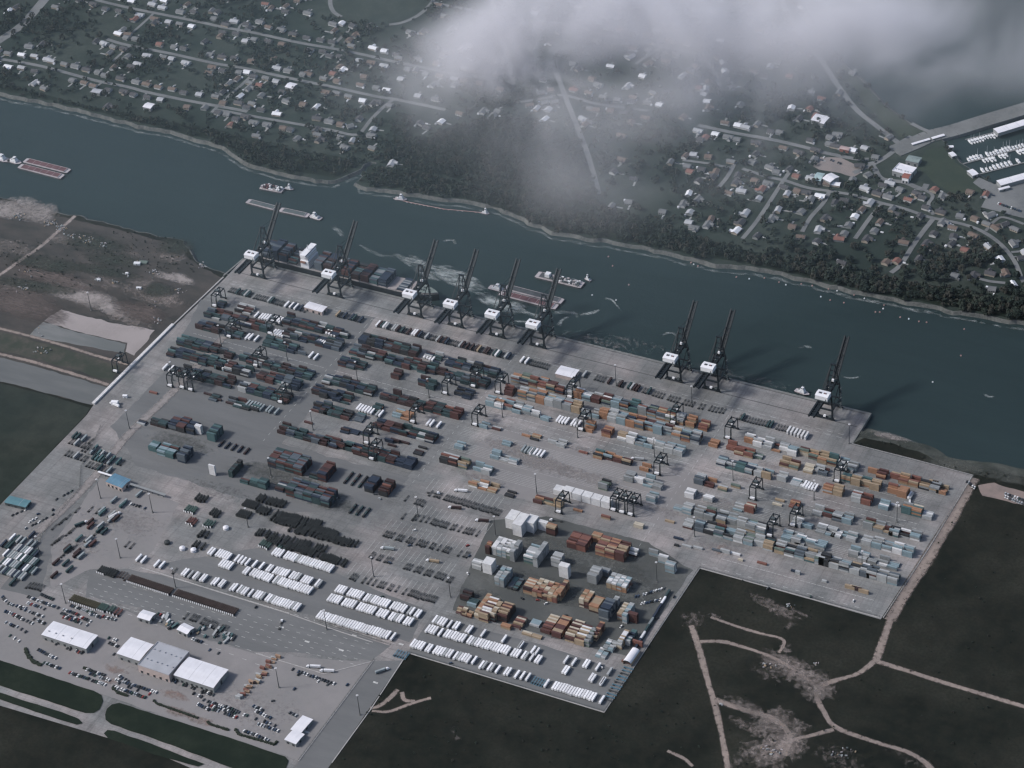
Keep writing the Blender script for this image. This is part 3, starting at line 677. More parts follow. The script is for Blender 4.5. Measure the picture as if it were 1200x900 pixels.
WHITEP = ['white']
M_GAP = mat('dark_door_gasket', (0.03, 0.03, 0.03))
M_TOPD = mat('weathered_roof_grime', (0.2, 0.19, 0.18), var=0.4, scale=0.8)
_cm = {}
def cont_mesh(col, L):
    """a corrugated steel box: framed sides, ribbed roof, corner posts, door end"""
    k = (col, L)
    if k in _cm: return _cm[k]
    m = PM[col]; mb = MB(); H = 2.6; W = 2.44
    mb.box(-L / 2 + .12, L / 2 - .12, -W / 2 + .08, W / 2 - .08, 0.1, H - .06, m)
    for sx in (-1, 1):
        for sy in (-1, 1):
            x = sx * (L / 2 - .1); y = sy * (W / 2 - .08)
            mb.box(x - .1, x + .1, y - .08, y + .08, 0, H, m)
    for sy in (-1, 1):
        y = sy * (W / 2 - .06); mb.box(-L / 2 + .2, L / 2 - .2, y - .05, y + .05, H - .16, H - .01, m)
    for i in range(1, 3 if L < 8 else 5):
        x = -L / 2 + i * L / (3 if L < 8 else 5); mb.box(x - .14, x + .14, -W / 2 + .1, W / 2 - .1, H - .06, H - .02, m)
    mb.box(L / 2 - .13, L / 2 - .06, -.04, .04, .2, H - .2, M_GAP)
    _cm[k] = mb.mesh('container_' + col.replace(' ', '_')); return _cm[k]
CONT = []       # (x, y, z, length, colour, rot, where, tier, row, col, exposed)
SLOTS = set()
def stack(x, y, L, h, pal, where, col, row, tiers=None, solid=None):
    """h containers on one spot; colours run together in patches as in the photo"""
    for t in range(h):
        c = solid[t % len(solid)] if solid else rnd.choice(pal)
        CONT.append([x, y, 0.24 + t * 2.62, L, c, 0.0, where, t + 1, row, col, t == h - 1, h])
def rtg_row(yl, px0, px1, fill, h, pal, where, lanes=6, nfrom=0):
    if where in ('middle yard', 'east yard'): lanes = 5; h += .4 if h > 1.7 else 0
    x0 = XAT(px0, yl); x1 = XAT(px1, yl)
    n = max(1, int(round((x1 - x0) / 12.75)))
    for i in range(n):
        x = x0 + 6.4 + i * 12.75
        if rnd.random() > fill + 0.25: continue
        same = rnd.choice(pal)
        for j in range(nfrom, lanes):
            f = fill if j else fill * 0.9
            if rnd.random() < f:
                hh = max(1, min(5, int(round(rnd.gauss(h, 0.62)))))
                p = pal if rnd.random() > 0.45 else [same]
                stack(x + rnd.uniform(-.1, .1), yl + 2.9 + j * 2.78, 12.19, hh, p, where, i + 1, j + 1)
def block(px, py, L, ncol, nrow, h, pal, where, top=None, jitter=1):
    """a solid stack block: front left ground corner at photo point (px, py)"""
    x0, y0 = G(px, py)
    x0 += 0.3
    for c in range(ncol):
        for r in range(nrow):
            hh = h
            if jitter and rnd.random() < 0.16: hh = max(1, h - rnd.randint(1, jitter))
            base = rnd.choice(pal)
            for t in range(hh):
                cc = base if rnd.random() < 0.55 else rnd.choice(pal)
                if t == hh - 1 and top: cc = rnd.choice(top)
                CONT.append([x0 + L / 2 + c * (L + .45), y0 + 1.3 + r * 2.55, 0.24 + t * 2.62, L, cc, 0.0, where, t + 1, r + 1, c + 1, t == hh - 1, hh])
F40, F20 = 12.19, 6.06
# ---- left column, dark boxes (rows read from the photo, each between two crane runways)
LROWS = [
 (0, [(252, 262, .7, 1.6, DARK), (274, 293, .9, 2, DARK), (320, 336, .4, 1, DARK), (330, 404, .93, 2.4, DARK)]),
 (-26, [(238, 262, .9, 2, DARK), (266, 316, .85, 1.9, DARK), (330, 394, .85, 2.2, DARK)]),
 (-53, [(228, 252, .9, 2, DARK), (262, 284, .8, 2, DARK), (306, 344, .85, 2.2, DARK), (347, 358, .5, 1, DARK)]),
 (-95, [(206, 248, .97, 3, DARK), (252, 275, .8, 2, DARK), (278, 322, .85, 2, DARK), (324, 364, .9, 2, DARK)]),
 (-121, [(194, 260, .95, 2.8, DARK), (252, 264, .9, 2.6, COOLP), (262, 292, .9, 3, DARK + COOLP[:4]), (300, 350, .95, 3, DARK)]),
 (-150, [(208, 218, .9, 3, DARK), (222, 270, .9, 2.4, DARK), (278, 336, .92, 2.6, DARK)]),
 (-181, [(224, 248, .4, 1, DARK), (262, 300, .6, 1.3, DARK)]),
]
MROWS = [
 (0, [(419, 490, .96, 3, DARK), (494, 512, .8, 2, DARK), (520, 577, .8, 2, DARK)]),
 (-26, [(408, 450, .95, 2.6, DARK), (450, 478, .9, 2.6, DARK), (478, 506, .95, 3, DARK + ['rust red'] * 4), (508, 564, .85, 2.4, DARK)]),
 (-53, [(395, 412, .9, 3, DARK), (414, 424, .7, 2, DARK), (443, 449, .4, 1, DARK), (456, 467, .9, 3, ['dark maroon', 'maroon']), (488, 505, .8, 2.6, DARK + ['rust red'] * 4), (530, 554, .8, 1.8, ['navy', 'charcoal'])]),
 (-95, [(376, 432, .95, 2.6, DARK), (432, 444, .6, 2, COOLP), (444, 486, .9, 2.5, DARK), (486, 536, .95, 3, ['rust red', 'maroon', 'dark maroon', 'dark teal', 'charcoal'])]),
 (-121, [(363, 388, .96, 3, ['dark maroon', 'charcoal', 'navy']), (388, 404, .9, 2.2, DARK), (434, 448, .8, 2, ['rust red', 'dark teal']), (448, 478, .4, 1.3, MIDP)]),
 (-150, [(363, 380, .8, 2, DARK), (378, 412, .9, 2, ['maroon', 'dark teal', 'rust red', 'charcoal']), (412, 422, .8, 2, ['teal', 'blue grey']), (436, 466, .9, 2.2, ['dark maroon', 'maroon', 'navy']), (466, 511, .85, 2, DARK)]),
 (-177, [(354, 362, .3, 1, ['maroon']), (396, 412, .5, 1, DARK), (418, 430, .35, 1, DARK), (446, 456, .6, 1.8, ['maroon', 'navy']), (452, 498, .45, 1, ['dark maroon', 'charcoal'])]),
 (-206, [(324, 390, .9, 1.8, DARK), (362, 430, .5, 2, ['dark maroon', 'maroon', 'navy', 'charcoal']), (400, 487, .93, 2.8, DARK + ['rust red', 'maroon'])]),
]
QROWS_R = [
 (2, [(598, 660, .94, 3, MIDP), (660, 712, .8, 2.4, MIDP), (704, 800, .93, 3.4, MIDP), (802, 815, .9, 3, ['tan', 'orange', 'maroon']), (817, 831, .95, 2.4, ['orange', 'rust red', 'tan'])]),
 (-26, [(590, 602, .9, 3, ['rust red', 'maroon']), (606, 680, .92, 3.8, MIDP), (680, 706, .5, 2, COOLP), (700, 818, .95, 3.8, MIDP)]),
 (-55, [(568, 632, .95, 3, COOLP + ['maroon', 'rust red', 'orange']), (632, 646, .6, 1.5, ['light blue']), (683, 696, .8, 2.4, ['tan', 'orange', 'light blue']), (704, 719, .8, 2.6, ['rust red', 'maroon', 'orange']), (722, 744, .8, 3, ['pale grey', 'white', 'tan']), (742, 764, .6, 1.7, COOLP), (766, 800, .9, 2.4, COOLP + ['tan', 'grey'])]),
 (-98, [(560, 574, .6, 1.6, MIDP), (574, 610, .35, 1.2, MIDP), (608, 626, .6, 1.4, ['orange', 'charcoal', 'tan']), (628, 660, .4, 1.3, ['dark teal', 'charcoal', 'pale grey']), (676, 694, .4, 1.2, MIDP), (694, 760, .7, 1.8, ['orange', 'teal', 'tan', 'maroon', 'charcoal', 'light blue'])]),
 (-124, [(574, 590, .35, 1.3, COOLP), (600, 640, .06, 1, COOLP), (730, 770, .75, 2.2, COOLP + ['charcoal'])]),
 (-150, [(530, 544, .6, 1.8, COOLP), (572, 602, .6, 1.7, COOLP + ['grey'] * 3), (700, 714, .7, 2.4, ['grey', 'dull green', 'charcoal']), (756, 772, .9, 2.8, COOLP), (640, 690, .05, 1, GREYP)]),
 (-179, [(514, 540, .9, 3, ['dark maroon', 'rust red', 'charcoal', 'pale grey']), (536, 550, .9, 2.8, ['tan', 'grey', 'dull green']), (552, 578, .75, 2, GREYP + ['maroon'])]),
 (-206, [(505, 520, .3, 1, ['tan', 'cream']), (542, 556, .3, 1, COOLP), (548, 584, .6, 1.6, ['tan', 'orange', 'grey', 'white']), (590, 656, .6, 1.6, ['orange', 'tan', 'dull green', 'light blue', 'charcoal', 'maroon']), (656, 690, .55, 1.3, ['orange', 'tan', 'maroon']), (700, 716, .8, 2, ['rust red', 'orange', 'tan']), (716, 732, .5, 1, COOLP), (738, 748, .6, 1.3, ['cream'])]),
]
QROWS = [
 (-2, [(870, 904, .95, 2.5, ['pale grey', 'orange', 'white', 'pale grey']), (902, 912, .6, 1.3, ['orange', 'rust red']), (910, 928, .8, 2.6, COOLP), (934, 984, .92, 2.8, ['tan', 'orange', 'teal', 'cream', 'dull green', 'maroon']), (980, 1004, .7, 2.4, COOLP), (1014, 1042, .8, 2, ['orange', 'pale grey', 'tan', 'maroon']), (1040, 1072, .85, 2.6, TANP), (1076, 1096, .9, 2.5, ['tan', 'grey', 'charcoal', 'maroon']), (1084, 1106, .7, 1, ['tan', 'orange'])]),
 (-26, [(828, 842, .7, 1.6, ['orange', 'maroon']), (848, 878, .8, 2.4, ['orange', 'tan', 'rust red', 'dull green']), (880, 888, .6, 1.3, GREYP), (912, 930, .85, 2.4, ['tan', 'maroon', 'orange', 'dull green']), (940, 958, .8, 2, ['cream', 'tan', 'pale grey']), (956, 972, .8, 2.2, ['maroon', 'blue grey', 'tan']), (984, 1008, .85, 2.6, ['tan', 'orange', 'grey', 'teal']), (1006, 1034, .9, 2.4, ['orange', 'tan', 'maroon', 'teal']), (1038, 1066, .92, 2.8, ['orange', 'rust red', 'maroon', 'grey', 'tan'])]),
 (-55, [(838, 882, .95, 2.4, ['light blue', 'teal', 'pale grey', 'blue grey', 'pale grey', 'navy']), (880, 906, .9, 2.6, GREYP), (908, 922, .95, 2.6, ['pale grey', 'grey']), (924, 944, .5, 1, COOLP), (962, 990, .92, 2.8, ['orange', 'pale grey', 'rust red', 'tan']), (996, 1020, .95, 3.2, ['maroon', 'dark maroon', 'pale grey', 'rust red']), (1028, 1038, .8, 1.5, COOLP), (1038, 1054, .5, 1, COOLP + ['teal']), (1054, 1080, .95, 3.2, ['teal', 'cream', 'orange', 'grey']), (1078, 1090, .7, 1.3, ['white', 'pale grey'])]),
 (-96, [(812, 826, .95, 2.6, ['light blue', 'blue grey', 'pale grey']), (824, 838, .8, 1.6, ['orange', 'maroon']), (840, 866, .3, 1, ['tan', 'pale grey', 'dull green']), (904, 918, .8, 1.2, ['cream', 'tan']), (922, 934, .7, 1, ['orange', 'rust red']), (950, 1000, .8, 1.8, GREYP), (1010, 1040, .8, 2, ['dull green', 'maroon', 'tan', 'grey', 'grey']), (1040, 1078, .8, 1.8, GREYP)]),
 (-124, [(801, 816, .92, 2, COOLP), (822, 838, .9, 2.2, COOLP), (846, 868, .3, 1, COOLP), (870, 886, .9, 2.6, ['pale grey', 'rust red', 'cream', 'grey']), (926, 944, .8, 1.6, COOLP), (954, 972, .8, 1.7, COOLP), (972, 992, .6, 1.1, COOLP), (990, 1006, .85, 1.8, COOLP), (1008, 1046, .9, 2.2, COOLP), (1044, 1066, .95, 2.6, COOLP)]),
 (-152, [(788, 798, .8, 1.4, COOLP), (798, 812, .95, 2.8, COOLP), (812, 836, .85, 2.2, GREYP), (838, 896, .93, 2.7, GREYP), (914, 932, .9, 2.4, COOLP + ['maroon']), (930, 966, .85, 1.7, COOLP + ['maroon']), (992, 1014, .9, 2.4, COOLP), (1014, 1046, .8, 1.4, COOLP)]),
 (-176, [(799, 812, .8, 2.2, ['pale grey', 'maroon', 'pale grey']), (812, 860, .95, 2.7, GREYP), (858, 906, .95, 2.8, GREYP + ['tan', 'dark teal']), (906, 960, .95, 2.8, GREYP), (958, 1016, .95, 3, GREYP + ['maroon', 'tan']), (1014, 1047, .97, 3.4, GREYP)]),
]
for rows, nm in ((LROWS, 'west yard'), (MROWS, 'central yard'), (QROWS_R, 'middle yard'), (QROWS, 'east yard')):
    for i, (yl, segs) in enumerate(rows):
        for s in segs: rtg_row(yl, s[0], s[1], s[2], s[3], s[4], nm)
# tall white refrigerated boxes by the idle gantries: six across
x0 = XAT(648, -178.5)
for i in range(6):
    for j in range(4):
        for t in range(4 if i else 3): CONT.append([x0 + 6.3 + i * 12.9, -176.5 + j * 2.6, 0.24 + t * 2.62, F40, 'white', 0, 'white refrigerated row beside idle gantries', t + 1, j + 1, i + 1, t == 3, 4])
# ---- dark empty stacks in the left front yard
block(314, 547, F40, 4, 10, 5, DARK + ['teal', 'maroon'], 'dark block west of centre', top=['maroon', 'blue grey', 'dark teal'])
block(372.5, 563, F40, 1, 10, 5, ['dark maroon', 'navy', 'maroon'], 'dark maroon block')
block(362, 560, F40, 1, 3, 2, DARK, 'dark maroon block')
block(335, 581, F40, 5, 9, 5, DARK + ['teal'] * 4 + ['blue grey'] * 2, 'teal and maroon block', top=['maroon', 'blue grey', 'dark teal', 'navy'])
block(322, 575, F40, 1, 6, 2, DARK, 'teal and maroon block')
block(427, 576, F40, 1, 9, 4, ['dark maroon', 'charcoal', 'navy'], 'twin dark blocks'); block(443.5, 580.5, F40, 1, 9, 4, ['rust red', 'dark maroon', 'charcoal'], 'twin dark blocks')
block(197.5, 503, F40, 2, 8, 4, ['navy', 'blue grey', 'dark maroon', 'charcoal'], 'navy block', top=['blue grey', 'maroon', 'navy'])
block(176, 498, F40, 2, 4, 3, ['charcoal', 'dark teal', 'dark maroon'], 'charcoal block'); block(160, 497, F40, 1, 3, 1, DARK, 'charcoal block')
block(218, 508, F40, 1, 7, 4, ['charcoal', 'navy'], 'navy block'); block(229, 508, 9.0, 1, 2, 5, WHITEP, 'white end stack', jitter=0)
block(243, 516, F40, 1, 8, 5, ['teal', 'dark teal', 'navy'], 'dark teal block')
block(174, 528, F40, 1, 5, 3, ['teal', 'light blue'], 'pale teal block'); block(184, 533, F40, 2, 7, 3, ['light blue', 'maroon', 'teal', 'charcoal'], 'mixed low block', top=['light blue', 'maroon', 'teal']); block(208, 541, F40, 1, 8, 5, ['navy', 'blue grey'], 'tall navy block')
block(245.5, 556, 9.0, 1, 1, 6, WHITEP, 'white tower stack', jitter=0)
block(268, 559, 6.1, 1, 10, 4, ['charcoal', 'dark teal'], 'narrow charcoal block'); block(281, 566, F40, 1, 3, 2, ['maroon', 'teal', 'dark teal'], 'low teal row'); block(292, 569, F40, 1, 3, 3, ['teal', 'dark teal'], 'low teal row'); block(302, 572, F40, 1, 4, 4, ['dark teal', 'navy', 'teal'], 'low teal row')
for i in range(5): block(255 + i * 7.5, 526 + i * 2.2 - 2, 2.44, 1, 5, 1, ['charcoal', 'dark maroon', 'navy'], 'flat dark row', jitter=0)
for i in range(6): block(402 + i * 8.5, 567 + i * 2.4, 2.44, 1, 9, 1, ['charcoal', 'dark maroon', 'dark teal'], 'flat dark row', jitter=0)
for i in range(3): block(408 + i * 8, 602 + i * 2.3, 2.44, 1, 7, 1, ['charcoal', 'dark teal'], 'flat dark row', jitter=0)
# ---- the coloured empty yard in the middle front
NEAR0 = len(CONT)
block(592.5, 618.5, F40, 1, 7, 6, WHITEP, 'tall white block', jitter=0); block(601, 627, F40, 1, 9, 7, WHITEP, 'tall white block', jitter=0); block(615.2, 622.5, F40, 1, 6, 6, WHITEP, 'tall white block', jitter=0); block(630.5, 620.5, F40, 1, 2, 5, WHITEP, 'tall white block', jitter=0)
block(640, 626, F40, 1, 3, 5, ['maroon', 'dark maroon'], 'maroon stack by white block', top=['orange', 'tan'])
block(568.7, 649, F20, 1, 4, 5, TANP, 'narrow orange stack by light mast'); block(576.5, 650, F20, 4, 8, 5, COOLP + ['dull green'], 'pale grey block by light mast', top=['white', 'pale grey'])
block(597.5, 657.5, F20, 1, 9, 6, ['grey', 'pale grey'], 'slim grey stack'); block(613.7, 660, F40, 1, 9, 5, ['teal', 'dull green', 'grey'], 'teal and white block', top=['white', 'pale grey', 'light blue']); block(624.6, 664, F20, 1, 12, 6, ['grey', 'pale grey'], 'long grey ridge', jitter=0)
block(553, 666, F40, 1, 3, 4, ['pale grey', 'white'], 'grey end stack'); block(565.6, 671, F40, 1, 5, 6, WHITEP, 'white west stack', jitter=0)
block(579.6, 686, F20, 2, 9, 5, ['grey', 'pale grey', 'light blue'], 'grey twin stack'); block(594, 690, F20, 2, 8, 1, ['charcoal', 'teal', 'blue grey'], 'flat teal row', jitter=0)
block(645.6, 663, F40, 1, 5, 5, ['pale grey', 'grey'], 'grey centre stack'); block(655, 676, F40, 1, 3, 7, WHITEP, 'white centre stack', jitter=0)
block(612.8, 695, F40, 1, 7, 4, TANP, 'orange block behind the pile'); block(623.5, 699, F20, 5, 9, 4, TANP + ['cream', 'pale grey'], 'orange block behind the pile', top=['tan', 'orange', 'cream', 'rust red']); block(652, 703, F20, 1, 9, 5, TANP, 'slim tan stack')
block(664, 641.5, F40, 2, 8, 4, REDP + ['cream'], 'red block', top=['rust red', 'maroon', 'maroon']); block(692, 634, F40, 1, 4, 3, ['tan', 'orange'], 'red block')
block(697.5, 650, F40, 3, 9, 5, REDP + ['tan', 'cream'], 'long red block', top=['rust red', 'maroon', 'tan', 'orange']); block(735, 650.5, F40, 1, 3, 3, ['maroon', 'dark maroon', 'pale grey'], 'brown stack', top=['pale grey', 'white'])
block(760, 651, F40, 1, 1, 4, COOLP, 'grey east stacks', jitter=0); block(771, 659, F40, 1, 2, 4, COOLP, 'grey east stacks', jitter=0); block(779, 670, F40, 1, 3, 5, COOLP, 'grey east stacks', jitter=0)
block(688, 682.5, F40, 1, 7, 5, ['pale grey', 'grey'], 'pale grey tower'); block(702, 674, F40, 1, 3, 3, ['blue grey', 'grey'], 'pale grey tower'); block(710.5, 689, F20, 4, 7, 4, ['tan', 'orange', 'pale grey', 'rust red'], 'white topped block', top=['white', 'pale grey', 'light blue'])
block(678.5, 711, F20, 2, 7, 5, TANP + ['white'], 'tan and navy block', top=['tan', 'cream', 'orange']); block(690, 716.5, F40, 1, 8, 4, ['navy', 'tan', 'dark maroon'], 'tan and navy block', top=['tan', 'orange']); block(701.5, 726, F40, 1, 10, 6, ['blue grey', 'navy', 'grey'], 'blue grey tower', top=['navy', 'blue grey'])
block(717, 712, F20, 1, 4, 4, ['grey', 'pale grey'], 'blue grey tower'); block(723, 726, F20, 1, 8, 4, TANP + ['grey'], 'tan east block', top=['tan', 'cream']); block(728.8, 730, F20, 1, 9, 5, ['pale grey', 'light blue'], 'grey ridge'); block(735, 728, F40, 1, 2, 5, REDP + ['tan'], 'maroon east stack')
block(722.5, 760, F20, 1, 9, 4, TANP + ['grey'], 'tan stack near tent', top=['pale grey', 'tan', 'white']); block(732.5, 756, F20, 1, 8, 3, ['teal', 'navy', 'pale grey'], 'teal stack near tent'); block(741, 756, F40, 1, 1, 3, ['rust red'], 'red stack behind tent', jitter=0)
PILE = 'front pile along the fence'
block(533.5, 719.5, F20, 2, 4, 2, ['tan', 'maroon', 'cream'], PILE); block(541, 722, F20, 2, 3, 2, TANP, PILE); block(539, 703, F40, 1, 5, 3, ['charcoal', 'dark maroon'], PILE); block(547, 710, F40, 1, 4, 2, ['dark teal', 'grey', 'light blue'], PILE)
block(555.6, 725, F20, 1, 14, 4, TANP, PILE, top=['tan', 'orange', 'cream']); block(561, 727.5, F40, 1, 13, 5, TANP, PILE, top=['tan', 'orange', 'maroon', 'white', 'tan']); block(574.5, 728, F20, 1, 9, 5, ['dull green', 'tan', 'maroon'], PILE, top=['cream', 'tan']); block(583, 727, F40, 1, 9, 5, ['maroon', 'dark maroon', 'charcoal'], PILE, top=['tan', 'orange', 'maroon'])
block(586.5, 736, F40, 1, 3, 2, ['tan', 'cream', 'orange'], PILE); block(599, 736, F40, 1, 7, 2, TANP, PILE); block(611, 743.5, F40, 2, 2, 1, ['tan', 'cream'], PILE); block(620, 733, F40, 1, 4, 1, ['teal', 'light blue', 'pale grey'], PILE)
block(633, 741, F40, 1, 11, 2, ['maroon', 'tan', 'dull green', 'rust red'], PILE, top=['tan', 'maroon', 'cream', 'rust red']); block(646, 746, F40, 1, 12, 3, REDP, PILE, top=['maroon', 'tan', 'rust red', 'orange'])
block(661.5, 751, F40, 1, 12, 4, TANP, PILE, top=['maroon', 'tan', 'cream', 'maroon']); block(672.8, 755, F40, 1, 10, 4, ['maroon', 'tan', 'rust red'], PILE, top=['maroon', 'white', 'tan']); block(684.6, 757.5, F20, 1, 9, 4, ['dull green', 'tan', 'grey'], PILE); block(693.7, 750.5, F20, 1, 9, 4, ['maroon', 'tan', 'orange'], PILE)
block(697, 770, F20, 2, 6, 1, COOLP + ['charcoal'], 'low grey rows', jitter=0); block(706, 762, F20, 2, 6, 2, COOLP, 'low grey rows')
block(728, 776, F40, 1, 1, 1, ['rust red'], 'red stack behind tent', jitter=0)
# odd boxes standing about the yards
for px, py, L, c, t in ((840, 646, F40, 'blue grey', 1), (805, 641, F40, 'pale grey', 1), (818, 643, F40, 'pale grey', 1), (850, 648, F40, 'pale grey', 2), (862, 650, F40, 'white', 1), (868, 657, F20, 'cream', 1), (893, 661, F40, 'rust red', 1), (935, 673, F20, 'pale grey', 2), (930, 670, F20, 'navy', 1), (966, 682, F20, 'pale grey', 1),
                      (996, 690, F40, 'tan', 2), (1004, 692, F40, 'dark maroon', 2), (1012, 695, F40, 'tan', 2), (1002, 689, F40, 'cream', 1), (785, 612, F40, 'tan', 1), (795, 632, F40, 'navy', 1), (180, 461, F40, 'rust red', 1), (255, 469, F40, 'dark maroon', 1), (793, 640, F20, 'charcoal', 1)):
    x, y = G(px, py)
    for k in range(t): CONT.append([x, y, 0.24 + 2.62 * k, L, c, 0, 'open yard', k + 1, 1, 1, k == t - 1, t])

# pick which boxes show in the photo; keep the 300 that show largest as things of their own
occ = {}
for i, c in enumerate(CONT): occ.setdefault((round(c[0] / 6), round(c[2] / 2.62)), []).append((c[1], c[0]))
def covered_front(c):
    return any(0.5 < c[1] - y < 3.2 and abs(x - c[0]) < 3.5 for kx in (-1, 0, 1) for (y, x) in occ.get((round(c[0] / 6) + kx, round(c[2] / 2.62)), []))
def covered_right(c):
    return any(abs(y - c[1]) < 1.4 and 0.5 < x - c[0] < c[3] + 1.0 for kx in range(0, 4) for (y, x) in occ.get((round(c[0] / 6) + kx, round(c[2] / 2.62)), []))
vis = []
for i, c in enumerate(CONT):
    f = not covered_front(c)
    area = (c[3] * 2.4 * 0.61 if c[10] else 0) + (c[3] * 2.6 * 0.54 if f else 0)
    d = math.dist((c[0], c[1], 0), CAM)
    vis.append((area / d ** 2 if (c[10] or f) else -1, f, i))
order = sorted([v for v in vis if v[0] > 0 and v[2] >= NEAR0], key=lambda v: -v[0])
single = set(v[2] for v in order[:300])
CNAME = {1: 'ground', 2: 'second', 3: 'third', 4: 'fourth', 5: 'fifth', 6: 'sixth', 7: 'seventh'}
used_lab = {}
base_cont = {}
for i in sorted(single):
    c = CONT[i]
    px, py = P(c[0], c[1], c[2] + 2.6)
    size = 'short' if c[3] < 8 else 'long'
    lab = '%s %s container, %s tier, %s row, %s column of %s' % (c[4], size, CNAME[c[7]], ordw(c[8]), ordw(c[9]), c[6])
    if c[6] == PILE:
        lab = '%s %s container, %s tier, %s row back in %s' % (c[4], size, CNAME[c[7]], ordw(c[8]), PILE)
    if c[6] == 'open yard': lab = '%s container standing loose in the open yard, %s tier' % (c[4], CNAME[c[7]])
    used_lab.setdefault(lab, []).append(i)
for lab, ids in used_lab.items():
    ids.sort(key=lambda i: P(CONT[i][0], CONT[i][1])[0])
    for n, i in enumerate(ids):
        c = CONT[i]
        l2 = lab if len(ids) == 1 else '%s, %s from left' % (lab, ordw(n + 1))
        o = obj('shipping_container', cont_mesh(c[4], c[3]), None, (c[0], c[1], c[2]))
        tag(o, l2, 'container', 'containers stacked in the coloured yard')
import itertools
def joined(name, items):
    """join many copies of small meshes into one object with numpy"""
    V = []; F = []; MI = []; mats = []; off = 0
    cache = {}
    for me, M in items:
        if me.name not in cache:
            co = np.empty(len(me.vertices) * 3); me.vertices.foreach_get('co', co)
            loops = np.empty(len(me.loops), dtype=np.int32); me.loops.foreach_get('vertex_index', loops)
            ls = np.empty(len(me.polygons), dtype=np.int32); me.polygons.foreach_get('loop_start', ls)
            lt = np.empty(len(me.polygons), dtype=np.int32); me.polygons.foreach_get('loop_total', lt)
            mi = np.empty(len(me.polygons), dtype=np.int32); me.polygons.foreach_get('material_index', mi)
            mp = []
            for m in me.materials:
                if m not in mats: mats.append(m)
                mp.append(mats.index(m))
            cache[me.name] = (co.reshape(-1, 3), loops, ls, lt, np.array(mp, dtype=np.int32)[mi])
        co, loops, ls, lt, mi = cache[me.name]
        A = np.array(M)
        V.append(co @ A[:3, :3].T + A[:3, 3]); F.append((loops + off, lt)); MI.append(mi); off += len(co)
    me = bpy.data.meshes.new(name)
    Vc = np.concatenate(V); L = np.concatenate([f[0] for f in F]); T = np.concatenate([f[1] for f in F]); mi = np.concatenate(MI)
    me.vertices.add(len(Vc)); me.vertices.foreach_set('co', Vc.ravel().astype(np.float32))
    me.loops.add(len(L)); me.loops.foreach_set('vertex_index', L.astype(np.int32))
    me.polygons.add(len(T)); me.polygons.foreach_set('loop_start', np.concatenate([[0], np.cumsum(T)[:-1]]).astype(np.int32))
    for m in mats: me.materials.append(m)
    me.polygons.foreach_set('material_index', mi)
    me.update(calc_edges=True); me.validate(); me.shade_flat()
    return obj(name, me)
def TR(x, y, z, rz=0.0, s=1.0): return Matrix.Translation((x, y, z)) @ Matrix.Rotation(rz, 4, 'Z') @ Matrix.Scale(s, 4)
rest = [(cont_mesh(c[4], c[3]), TR(c[0], c[1], c[2])) for i, c in enumerate(CONT) if i not in single]
tag(joined('shipping_containers', rest), kind='stuff')
print('containers', len(CONT), 'single', len(single))

